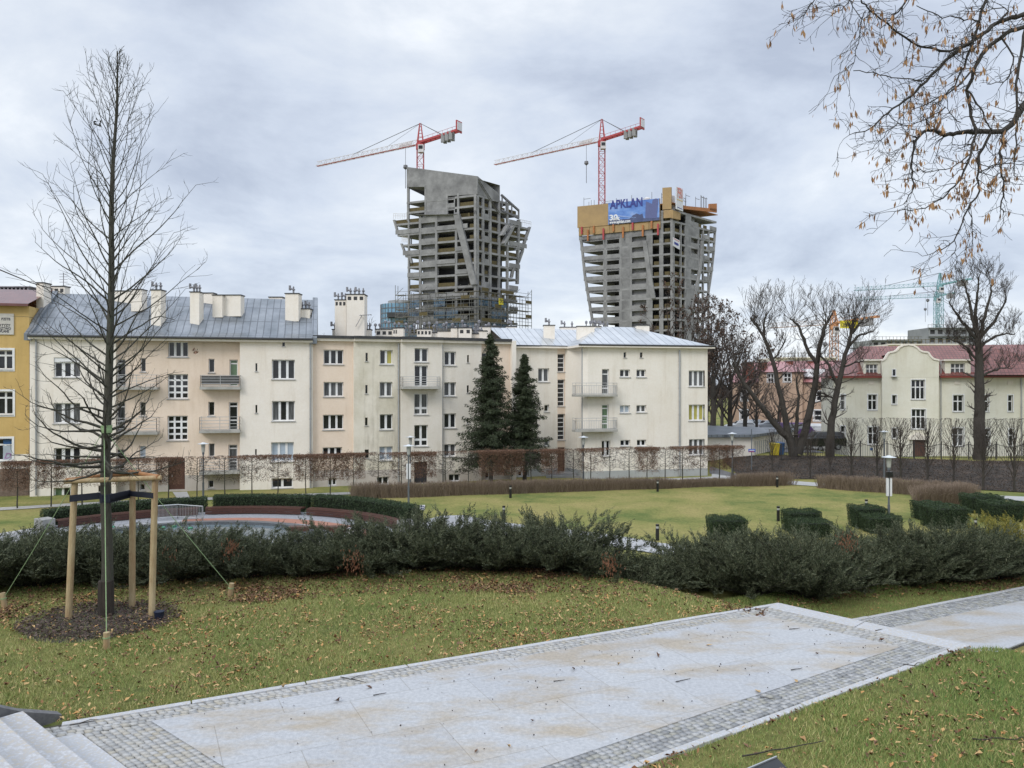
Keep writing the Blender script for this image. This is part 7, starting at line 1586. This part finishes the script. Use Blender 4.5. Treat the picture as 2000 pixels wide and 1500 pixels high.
# ---- fastigiate hornbeams along the bank foot ----
def fastig(seed,Ht=5.0):
    st=random.getstate(); random.seed(seed); out=[]; tr=[(np.array([[rv(-.03,.03),rv(-.03,.03),z] for z in np.linspace(-.1,Ht*.8,8)]),np.linspace(.10,.03,8))]
    for k in range(40):
        z=.7+(Ht*.66)*(k/40); a=k*2.4; el=rv(.8,1.25); d=np.array([math.cos(a)*math.cos(el),math.sin(a)*math.cos(el),math.sin(el)]); L=min(rv(1.6,2.8),(Ht-z)*1.05); grow(np.array([0,0,z]),d,L,.028,2,out,spread=.42,up=.10,nseg=6,kids=(2,4),ratio=.5,minr=.008,wob=.07)
    o2=[]
    for p,r_ in out: p=p.copy(); p[:,2]=np.minimum(p[:,2],Ht+.03*np.sin(p[:,0]*9)); o2.append((p,r_))
    random.setstate(st); a=tubes(tr,6); b=tubes(o2,3); return [('trunk',mesh_data('hb_trunk',a[0],[a[1]],M['bark'])),('crown',mesh_data('hb_crown',b[0],[b[1]],M['bark_b']))]
FH=[fastig(21),fastig(22),fastig(23)]
for i,(px,yb,yt,lab) in enumerate(((1508,925,838,'thin one below the garage bins'),(1583,935,840,'thin one between the two limes'),(1621,932,850,'faint one below the leaning lime'),(1663,934,817,'first full one before the left end of the villa'),(1713,936,817,'second one before the villa windows left of the gable'),(1759,940,817,'one under the small gable windows'),(1812,943,818,'one right of the villa door'),(1863,946,818,'one right of the villa downpipe'),(1921,957,818,'one just right of the tall straight tree'),(1981,961,818,'last one at the right edge'))):
    g=GL(px,yb); zt=P(px,yt,g.y).z; z0=H(g.x,g.y); s_=(zt-z0)/5.0; t=thing('upright_hornbeam',(g.x,g.y,z0),'bare upright clipped hornbeam, '+lab,'tree','flat-topped upright hornbeams at the foot of the bank')
    for n_,me in FH[i%3]: inst(t,n_,me)
    t.scale=(s_*(1.0 if i>2 else .7),s_*.8,s_); t.rotation_euler=(0,0,i*1.1)
# distant wood behind everything, seen in the gaps
n=26000; x=rng.uniform(-260,420,n); y=rng.uniform(330,420,n); hh=7+4*np.sin(x*.05)+3*np.sin(x*.13+1); C=np.stack([x,y,LOW+rng.random(n)**.7*hh],-1); V_,F_=leaf_tris(C,rng.uniform(1.5,3.2,n),asp=.5); o=mesh_np('distant_wood',V_,[F_],M['seedc']); o['kind']='stuff'; o['label']='dark leafless wood along the horizon'; o['category']='wood'

# ---- overhanging lime branches, top right ----
OB=thing('lime_tree',(10.2,8.5,H(10.2,8.5)),'overhanging lime branches with tan seed wings in the top right corner','tree')
def ob(pts,Y0,Y1,r0,r1):
    n=len(pts); q=[V3(P(*c7(*p),Y0+(Y1-Y0)*i/(n-1))) for i,p in enumerate(pts)]; P_=np.array(q); t=np.linspace(0,n-1,(n-1)*4+1); o_=np.stack([np.interp(t,np.arange(n),P_[:,k]) for k in range(3)],-1)
    o_[1:-1]=(o_[:-2]+o_[1:-1]*2+o_[2:])/4; o_[1:-1]+=rng.normal(size=o_[1:-1].shape)*.006; return o_,np.linspace(r0,r1,len(o_))
OBL=[([(1500,20),(1232,75),(1100,110),(960,215),(850,290),(740,400),(640,500),(520,590),(430,670),(320,705)],8,7.2,.022,.003),
([(1520,60),(1232,130),(1110,190),(1020,270),(980,350),(930,470),(960,600),(980,700),(950,820),(900,940),(830,1010),(720,1090),(560,1105)],8,7.0,.020,.003),
([(1060,-150),(1030,0),(990,130),(960,230),(920,350),(870,440),(800,520),(740,560)],7.8,7.5,.013,.003),
([(1600,300),(1400,420),(1232,540),(1190,620),(1130,690),(1000,685),(900,690),(820,710),(760,680),(700,690),(660,740),(645,870),(655,980),(600,1070)],8,7.2,.030,.003),
([(1130,690),(1110,780),(1110,870),(1130,970),(1110,1080),(1128,1110)],7.7,7.4,.010,.004),([(1060,690),(1000,800),(990,900),(1000,1000),(920,1130),(870,1260),(790,1320),(700,1340)],7.6,7.1,.011,.002),
([(1300,-60),(1232,180),(1200,400),(1190,560),(1195,700),(1180,920)],7.4,7.2,.013,.004),([(700,-60),(620,0),(560,80),(480,150)],7.0,7.0,.010,.003),
([(380,0),(420,50),(540,140),(640,220),(740,260),(850,270),(950,220)],7.0,7.6,.005,.010),([(400,60),(380,120),(370,200),(350,330),(240,400)],7.0,7.0,.004,.002),
([(340,370),(480,390),(600,415),(700,420),(760,400)],7.1,7.3,.003,.005),([(200,-60),(130,0),(90,60),(20,115)],6.9,6.9,.005,.002),([(360,-30),(330,0),(270,50),(215,90)],6.9,6.9,.004,.002),([(300,-20),(320,10),(380,100),(440,90)],6.9,6.9,.004,.002),
([(670,30),(780,80),(900,100),(1000,110)],7.2,7.6,.003,.006),([(950,1080),(960,1200),(965,1380)],7.2,7.2,.004,.002),([(870,1260),(880,1380)],7.1,7.1,.003,.002),
([(980,350),(860,480),(700,560),(560,600)],7.6,7.1,.008,.002),([(930,470),(1000,560),(1060,680)],7.5,7.5,.007,.005),([(1110,190),(1180,300),(1150,420),(1040,440)],7.8,7.6,.008,.003),([(840,290),(880,260),(1000,200),(1150,60)],7.4,7.6,.004,.008),
([(960,800),(860,880),(720,900),(660,880)],7.4,7.1,.005,.002),([(1000,900),(1080,860),(1180,850),(1260,880)],7.4,7.3,.005,.002),([(1130,40),(1000,60),(890,58)],7.5,7.4,.004,.002),([(600,600),(520,690),(440,780)],7.2,7.1,.003,.002),([(640,740),(560,800),(490,880)],7.2,7.1,.003,.0015),([(820,560),(700,640),(560,660)],7.3,7.1,.005,.002),([(900,640),(840,600),(820,470)],7.5,7.3,.004,.002)]
main=[];tw_=[];lp=[];sd_=[]
for pts,Y0,Y1,r0,r1 in OBL:
    p,r_=ob(pts,Y0,Y1,r0*1.25,r1*1.2); main.append((p,r_)); m=len(p)
    for i in range(2,m):
        for _ in range(2 if random.random()<.3 else 1):
            dirv=p[i]-p[i-1]; dirv/=np.linalg.norm(dirv); a=rng.normal(size=3); a-=a.dot(dirv)*dirv; a/=np.linalg.norm(a); d=dirv*.7+a*.8; d/=np.linalg.norm(d)
            grow(p[i].copy(),d,rv(.10,.36),max(.0026,min(.005,r_[i]*.5)),1,tw_,spread=.7,up=-.03,nseg=5,kids=(2,3),ratio=.55,minr=.0017,wob=.2,leafpts=lp)
a=tubes(main,6); mesh_np('limbs',a[0],[a[1]],M['bark'],OB,smooth=True); a=tubes(tw_,4); mesh_np('twigs',a[0],[a[1]],M['bark'],OB)
# limbs lead to a trunk outside the picture
mb=MB(); tp=Vector((10.2,8.5,0)); mb.cyl((10.2,8.5,H(10.2,8.5)-.1),(10.2,8.5,3.5),.32,.24,12); mb.cyl((10.2,8.5,3.4),(10.1,8.5,9),.24,.12,12)
for e in (main[6][0][0],main[2][0][0],main[7][0][0],main[11][0][0]): up_=Vector((e[0]+.8,e[1],e[2]+2.4)); mb.cyl(tuple(e),up_,.02,.035,8); mb.cyl(up_,(10.15,8.5,8.4),.035,.06,8)
for e in (main[0][0][0],main[1][0][0],main[3][0][0]): mb.cyl((10.17,8.5,min(8.5,max(3.5,e[2]-.8))),tuple(e),.06,.026,8)
mb.build('trunk',M['bark'],OB)
M['bract']=new_mat('tan_seed_wings',(.46,.28,.14),(.32,.18,.09),isl=True,rough=.8,c3=(.17,.09,.05))
lp=np.array(lp); k=rng.choice(len(lp),min(len(lp),520),replace=False); cl=lp[k]; C=[];U=[]
for c in cl:
    for j in range(random.randint(1,4)): C.append(c+np.array([rv(-.02,.02),rv(-.02,.02),-.04+rv(-.02,0)])); U.append([rv(-.3,.3),rv(-.2,.2),-1])
q=V3(P(*c7(915,1010),7.2))
for j in range(70): C.append(q+rng.normal(size=3)*np.array([.05,.04,.08])); U.append([rv(-.4,.4),rv(-.3,.3),-1])
C=np.array(C);U=np.array(U,float);U/=np.linalg.norm(U,axis=1)[:,None]; V_,F_=leaf_tris(C,rng.uniform(.04,.09,len(C)),up=U,asp=.28,jit=.3); mesh_np('seed_wings',V_,[F_],M['bract'],OB)
ks=rng.choice(len(lp),260,replace=False); V_,F_=leaf_tris(lp[ks]+np.array([0,0,-.03]),np.full(260,.013),asp=.95); mesh_np('seeds',V_,[F_],M['bark'],OB)
# stray twig entering at the left edge
Vt,Ft=tubes([(np.array([V3(P(x,y,9.2)) for x,y in ((-60,500),(0,527),(60,552),(110,566),(150,590))]),np.linspace(.009,.003,5))],5)
o=mesh_np('twig',Vt,[Ft],M['bark'],YT)
# ---------------- lamps, bollards, signs, cars, fence, bins ----------------
M['lpole']=new_mat('grey_lamp_pole',(.15,.17,.19),(.12,.13,.15),rough=.4,metal=.3); M['lglass']=new_mat('frosted_lamp_glass',(.38,.39,.37),(.30,.31,.30),rough=.2); M['lhat']=new_mat('pale_lamp_disc',(.60,.64,.68),rough=.3); M['blk']=new_mat('black_paint',(.012,.012,.014),rough=.35); M['box_white']=new_mat('white_box',(.72,.73,.75),rough=.4)
def lamp(px,Y,label,box=False,black=False):
    x=(px-1000)/1500*Y; z=H(x,Y); t=thing('park_lamp',(x,Y,z),label,'lamp','park lamps with a flat disc on top')
    mb=MB(); mb.cyl((x,Y,z-.1),(x,Y,z+1.2),.065,n=12); mb.cyl((x,Y,z+1.2),(x,Y,z+3.15),.045,n=12); mb.build('pole',M['lpole'],t)
    mb=MB(); mb.lathe((x,Y,z+3.15),[(.06,0),(.10,.03),(.13,.45),(.12,.55)],14); mb.build('lamp_glass',M['lglass'],t)
    mb=MB(); mb.lathe((x,Y,z+3.0),[(.05,0),(.075,.05),(.075,.16)],12); mb.build('collar',M['lpole'],t)
    mb=MB(); mb.lathe((x,Y,z+3.70),[(.10,-.02),(.36,.0),(.37,.02),(.12,.07),(.10,.10),(.02,.11)],22); mb.build('lamp_disc',M['lhat'],t)
    if box:
        for s in (-1,1): mb=MB(); mb.box(x+s*.035-(.1 if s<0 else 0),x+s*.035+(.1 if s>0 else 0),Y-.09,Y+.05,z+1.65,z+2.6); mb.build('white_box',M['box_white'],t,bevel=.01)
    if black: mb=MB(); mb.box(x-.13,x+.15,Y-.16,Y+.1,z+2.66,z+2.95); mb.cyl((x+.1,Y-.2,z+2.8),(x+.1,Y-.12,z+2.8),.05,n=8); mb.build('speaker_box',M['blk'],t,bevel=.01)
    return t
lamp(1736,40.8,'tall park lamp with white box and black speaker, in front of the right hedge',True,True); lamp(798,48,'park lamp with a white box beside the notice sign',True); lamp(801.5,56,'park lamp just behind the one with the white box')
lamp(397,50,'park lamp before the left block, right of its brown door'); lamp(1139.5,56.2,'park lamp at the corner of the right block'); lamp(1430,60,'park lamp before the garage'); lamp(1727,60.5,'park lamp before the villa fence, behind the tall one')
def bollard(px,yb,yt,label):
    g=GL(px,yb); t=thing('bollard_light',(g.x,g.y,LOW),label,'bollard','black bollard lights on the lawn'); mb=MB(); h=.80; mb.cyl((g.x,g.y,LOW-.02),(g.x,g.y,LOW+.60),.085,n=14); mb.build('post',M['blk'],t); mb=MB(); mb.cyl((g.x,g.y,LOW+.60),(g.x,g.y,LOW+.71),.075,n=14); mb.build('light_band',M['lglass'],t); mb=MB(); mb.cyl((g.x,g.y,LOW+.71),(g.x,g.y,LOW+h),.087,n=14); mb.build('cap',M['blk'],t)
for px,yb,yt,lab in ((984,1016,988,'black bollard by the curved path, left of the lawn'),(997,972,950,'black bollard at the left end of the far hedge'),(1284,1056,1024,'black bollard above the gap in the junipers'),(1284.5,960,941,'black bollard at the far hedge, middle of the lawn'),(1518,951.5,933,'black bollard before the short dense hedge'),(1520,1017,988,'black bollard on the lawn left of the clipped yews'),(1692,1002,976,'black bollard peeping over the clipped yew left of the tall lamp'),(1905,1043,1015,'black bollard above the golden juniper')): bollard(px,yb,yt,lab)
# white lamp-like object near the middle hedge and its ground light
g=GL(432,980); t=thing('ground_spotlight',(g.x,g.y,LOW),'small black and white spotlight in the grass behind the middle hedge','light'); mb=MB(); mb.lathe((g.x,g.y,LOW),[(.10,0),(.13,.12),(.13,.32),(.05,.36)],12); mb.build('housing',M['blk'],t); mb=MB(); mb.cyl((g.x-.08,g.y-.14,LOW+.22),(g.x-.08,g.y-.10,LOW+.22),.09,n=12); mb.build('lens',M['box_white'],t)
# notice sign
g=GL(825,1020); t=thing('notice_sign',(g.x,g.y,LOW),'small white notice on a thin post at the end of the right bench','sign'); mb=MB(); mb.cyl((g.x,g.y,LOW),(g.x,g.y,LOW+.7),.03,n=8); mb.build('post',M['blk'],t); z=P(0,992,g.y).z
mb=MB(); mb.box(g.x-.14,g.x+.14,g.y-.03,g.y,LOW+.66,LOW+.95); pn=mb.build('panel',M['box_white'],t)
mb=MB()
for i,(a,b) in enumerate(((-.07,.84),(.02,.84),(-.07,.73),(.02,.73))): mb.box(g.x+a,g.x+a+.06,g.y-.036,g.y-.031,LOW+b,LOW+b+.06)
mb.build('pictogram',M['navy'],pn)
# street name sign
g=P(1468,922,66); mbz=H(g.x,66); t=thing('street_sign',(g.x,66,mbz),'blue and red street sign on a thin grey post before the garage','sign'); mb=MB(); mb.cyl((g.x,66,mbz),(g.x,66,P(0,838,66).z),.045,n=8); mb.build('post',M['lpole'],t)
zs_=P(0,880,66).z; mb=MB(); mb.box(g.x-.3,g.x+.3,65.9,65.94,zs_-.13,zs_+.14); pn=mb.build('panel',new_mat('blue_sign',(.03,.10,.45),rough=.4),t); mb=MB(); mb.box(g.x-.28,g.x+.2,65.885,65.897,zs_-.12,zs_-.06); mb.build('red_strip',M['redst'],pn)
mb=MB(); mb.box(g.x-.22,g.x+.22,65.885,65.897,zs_+.0,zs_+.06); mb.build('white_strip',M['box_white'],pn)
# bins
def bin_(px,Z,mat,lab):
    x=(px-1000)/1500*Z; z=H(x,Z); t=thing('wheelie_bin',(x,Z,z),lab,'bin','waste bins beside the garage'); mb=MB(); mb.hexa([(x-.28,Z-.3,z+.06),(x+.28,Z-.3,z+.06),(x+.28,Z+.3,z+.06),(x-.28,Z+.3,z+.06)],[(x-.36,Z-.38,z+1.05),(x+.36,Z-.38,z+1.05),(x+.36,Z+.36,z+1.05),(x-.36,Z+.36,z+1.05)]); mb.build('body',mat,t,bevel=.02)
    mb=MB(); mb.hexa([(x-.39,Z-.42,z+1.06),(x+.39,Z-.42,z+1.06),(x+.39,Z+.38,z+1.06),(x-.39,Z+.38,z+1.06)],[(x-.34,Z-.36,z+1.15),(x+.34,Z-.36,z+1.15),(x+.34,Z+.34,z+1.19),(x-.34,Z+.34,z+1.19)]); mb.build('lid',mat,t)
    for s in (-1,1): mb=MB(); mb.cyl((x+s*.3,Z+.28,z+.1),(x+s*.36,Z+.28,z+.1),.1,n=10); mb.build('wheel',M['blk'],t)
bin_(1513,70,new_mat('yellow_bin',(.50,.40,.03),rough=.5),'yellow waste bin left of the blue one beside the old lime'); bin_(1522.5,70.2,new_mat('blue_bin',(.03,.09,.22),rough=.5),'blue waste bin right of the yellow one beside the old lime')
# cars
M['tyre']=new_mat('tyre_rubber',(.015,.015,.015),rough=.8); M['rim']=new_mat('alloy_rim',(.35,.36,.38),rough=.3,metal=.7); M['tail']=new_mat('red_tail_lamp',(.35,.02,.02),rough=.3)
M['headl']=new_mat('clear_headlamp',(.6,.62,.65),rough=.15)
def car(px,yb,Z,paint,name,label,rot,L=4.3,Hc=1.45,prof=None,wid=1.75):
    x=(px-1000)/1500*Z; z=H(x,Z)+.06; t=thing(name,(x,Z,z),label,'car','parked cars')
    prof=prof or [(-.5,.22),(-.5,.48),(-.49,.62),(-.40,.66),(-.28,1.0),(.10,1.0),(.24,.70),(.46,.60),(.5,.45),(.5,.22)]
    w=wid/2; g0,gn=0.62,1.0
    def sec(p,ys,inset): return [(a*L,ys*(w-(inset if b>.7 else 0)),b*Hc) for a,b in p]
    mb=MB(); n=len(prof); a=sec(prof,-1,.16); b=sec(prof,1,.16); rows=[a,sec(prof,-.5,.05),sec(prof,.5,.05),b]
    vs=[v for r_ in rows for v in r_]; fs=[]
    for k in range(3): fs+=[(k*n+i,k*n+(i+1)%n,(k+1)*n+(i+1)%n,(k+1)*n+i) for i in range(n)]
    fs+=[tuple(range(n))[::-1],tuple(range(3*n,4*n))]; mb.add(vs,fs); body=mb.build('body',paint,None,bevel=.04); body.parent=t
    def sub(m_,nm,mat,par=None): o=m_.build(nm,mat,None); o.parent=par or t; return o
    top=[p for p in prof if p[1]>.65]; xs0,xs1=min(p[0] for p in top)+.04,max(p[0] for p in top)-.03
    for s in (-1,1):
        m_=MB(); yy=s*(w-.12); pts=[(xs0*L,.70*Hc),((xs0+.10)*L,.94*Hc),((xs1-.13)*L,.94*Hc),(xs1*L,.72*Hc)]; m_.add([(q[0],yy+s*.0,q[1]) for q in pts]+[(q[0],yy+s*(-.02),q[1]) for q in pts],[(0,1,2,3),(7,6,5,4)]+[(i,(i+1)%4,4+(i+1)%4,4+i) for i in range(4)])
        for v_i in range(4,8): pass
        m_.v=[(v[0],s*(w-.155 if v[2]>.9*Hc else w-.0) if k<4 else s*(w-.3),v[2]) for k,v in enumerate(m_.v)]; sub(m_,'side_window',M['glass'])
    m_=MB(); m_.add([(xs1*L+.12,-.6,.70*Hc),(xs1*L+.12,.6,.70*Hc),((xs1-.10)*L+.05,.55,.97*Hc),((xs1-.10)*L+.05,-.55,.97*Hc)],[(0,1,2,3)]); sub(m_,'windscreen',M['glass'])
    m_=MB(); m_.add([(xs0*L-.10,.6,.72*Hc),(xs0*L-.10,-.6,.72*Hc),((xs0+.09)*L-.05,-.55,.97*Hc),((xs0+.09)*L-.05,.55,.97*Hc)],[(0,1,2,3)]); sub(m_,'rear_window',M['glass'])
    for fx_ in (-.31,.31):
        for s in (-1,1):
            m_=MB(); m_.cyl((fx_*L,s*(w-.18),.31),(fx_*L,s*(w+.01),.31),.31,n=16); wh=sub(m_,'wheel',M['tyre']); m_=MB(); m_.cyl((fx_*L,s*(w+.0),.31),(fx_*L,s*(w+.02),.31),.19,n=12); sub(m_,'rim',M['rim'],wh)
    for s in (-1,1):
        m_=MB(); m_.box(.485*L,.505*L,s*.62-.14,s*.62+.14,.45*Hc,.56*Hc); sub(m_,'headlight',M['headl']); m_=MB(); m_.box(-.505*L,-.485*L,s*.66-.1,s*.66+.1,.48*Hc,.62*Hc); sub(m_,'tail_light',M['tail'])
    for o in t.children: pass
    t.rotation_euler=(0,0,rot); return t
wht=new_mat('white_car_paint',(.62,.64,.66),rough=.2,spec=.7); blkp=new_mat('black_car_paint',(.012,.013,.016),rough=.15,spec=.8); slv=new_mat('silver_car_paint',(.40,.43,.46),rough=.25,metal=.4)
car(1448,839,104,wht,'parked_car','white car parked behind the left end of the garage roof',R(175)); car(1466,835,108,slv,'parked_car','silver car parked just right of the white one above the garage',R(178)); car(1499,838,106,slv,'parked_car','grey car half hidden by the old lime before the salmon house',R(184))
car(1597,846,98,wht,'parked_car','white car between the two limes, in front of the salmon house',R(-4))
car(1600,880,76,blkp,'parked_car','black off-road car parked beside the villa between the limes',R(186),L=4.7,Hc=1.8,prof=[(-.5,.22),(-.5,.50),(-.5,.62),(-.48,.66),(-.40,1.0),(.08,1.0),(.22,.68),(.48,.62),(.5,.45),(.5,.22)],wid=1.9)
car(1614,862,86,wht,'parked_car','white car roof showing behind the black off-road car',R(190),L=4.1)
M['violetp']=new_mat('purple_van_wrap',(.09,.045,.16),(.12,.06,.20),scale=.8,rough=.3)
vn=car(1556,852,94,M['violetp'],'parked_van','purple and grey delivery van behind the old lime',R(3),L=4.2,Hc=2.2,prof=[(-.5,.18),(-.5,.60),(-.5,.66),(-.49,.70),(-.49,1.0),(.26,1.0),(.38,.68),(.48,.52),(.5,.40),(.5,.18)],wid=2.0); vn['category']='van'
m_=MB(); m_.box(-2.06,.9,-1.02,-1.0,1.5,2.1); o=m_.build('upper_panel',slv,None); o.parent=vn
# iron fence along the bank crest before the villa
FCr=[(23.8,67.9),(27.2,67.5),(33,66.9),(38,66.3),(42.5,65.8),(46,65.4)]
FE=thing('iron_fence',(FCr[1][0],FCr[1][1],H(*FCr[1])),'dark iron railings with wavy top rail in front of the villa','fence')
def at_fence(s):
    seg=[math.dist(a,b) for a,b in zip(FCr,FCr[1:])]; tot=sum(seg); s=s*tot
    for (a,b),l in zip(zip(FCr,FCr[1:]),seg):
        if s<=l+1e-9: k=s/l; return a[0]+(b[0]-a[0])*k,a[1]+(b[1]-a[1])*k
        s-=l
    return FCr[-1]
M['iron']=new_mat('dark_iron',(.03,.028,.028),rough=.6)
npost=11
for i in range(npost): x,y=at_fence(i/(npost-1)); z=H(x,y); mb=MB(); mb.cyl((x,y,z-.1),(x,y,z+1.55),.05,n=6); mb.build('post',M['iron'],FE)
mb=MB(); mr=MB()
N_=npost*14
for i in range(N_):
    s=i/(N_-1); x,y=at_fence(s); z=H(x,y); ph=(s*(npost-1))%1; top=1.05+.28*abs(2*ph-1)**1.3; mb.beam((x,y,z+.1),(x,y,z+top+.06),.022)
    x2,y2=at_fence(min(1,s+1/(N_-1))); ph2=(min(1,s+1/(N_-1))*(npost-1))%1; t2=1.05+.28*abs(2*ph2-1)**1.3; mr.beam((x,y,z+top),(x2,y2,H(x2,y2)+t2),.04); mr.beam((x,y,z+.18),(x2,y2,H(x2,y2)+.18),.035)
mb.build('bars',M['iron'],FE); mr.build('rails',M['iron'],FE)
g=P(1705,893,66.2); 
# black floodlight at the bottom edge
q=G(1500,1497,.12); t=thing('floodlight',(q.x,q.y,H(q.x,q.y)),'black floodlight box with a pale metal edge cut by the bottom of the picture','light')
a=P(1437,1513,q.y*.985); b=P(1517,1479,q.y*1.02); c=P(1550,1512,q.y*.97); d=a+(c-b)
ax=(b-a); bx=(c-b); nrm=ax.cross(bx).normalized(); 
if nrm.z<0: nrm=-nrm
mb=MB(); mb.hexa([a-nrm*.05,b-nrm*.05,c-nrm*.05,d-nrm*.05],[a,b,c,d]); bd=mb.build('housing',M['blk'],t,bevel=.004)
mb=MB(); e_=ax.normalized(); mb.beam(a+nrm*.004,b+nrm*.004,.012,.012); mb.build('metal_edge',M['galv'],bd); 
mb=MB(); cc=b+bx*.6-ax*.12; mb.cyl(cc-nrm*.002,cc+nrm*.008,.016,n=14); rg=mb.build('knob',M['wood'],bd); mb=MB(); mb.cyl(cc+nrm*.007,cc+nrm*.010,.009,n=10); mb.build('screw',M['blk'],rg)
mb=MB(); ctr=(a+b+c+d)/4; gz=H(ctr.x,ctr.y); mb.cyl((ctr.x,ctr.y,gz-.05),(ctr.x,ctr.y,ctr.z-.02),.02,n=8); mb.build('spike',M['blk'],t)
# ornamental grass tufts and pale kerb at the right edge
M['reed']=new_mat('grey_reeds',(.14,.14,.10),(.22,.20,.13),isl=True,rough=.9)
for i in range(9):
    px=1944+i*6.2; g=GL(px,1052); n=14; C=np.array([[g.x+rng.normal()*.05,g.y+rng.normal()*.05,LOW] for _ in range(n)]); T=C+np.column_stack([rng.normal(size=n)*.12,rng.normal(size=n)*.1,rng.uniform(.25,.5,n)]); W=np.tile([.012,0,0],(n,1)); V=np.stack([C-W,C+W,T],1).reshape(-1,3); k=np.arange(n)[:,None]*3
    o=mesh_np('grass_tuft',V,[np.concatenate([k,k+1,k+2],1)],M['reed']); tag(o,['first','second','third','fourth','fifth','sixth','seventh','eighth','ninth'][i]+' grass tuft from the left in the short row behind the golden juniper','grass tuft','grass tufts by the right edge')
strip('side_path',[GL(1950,1050),GL(2060,1050)],[GL(1950,1036),GL(2060,1034)],4,3,M['paving'],.05)
g=GL(1967,1031); mb=MB(); mb.lathe((g.x,g.y,LOW),[(.45,0),(.45,.05),(.05,.05)],20); tag(mb.build('manhole_cover',M['pot']),'round dark manhole cover in the grass near the right edge','manhole cover')
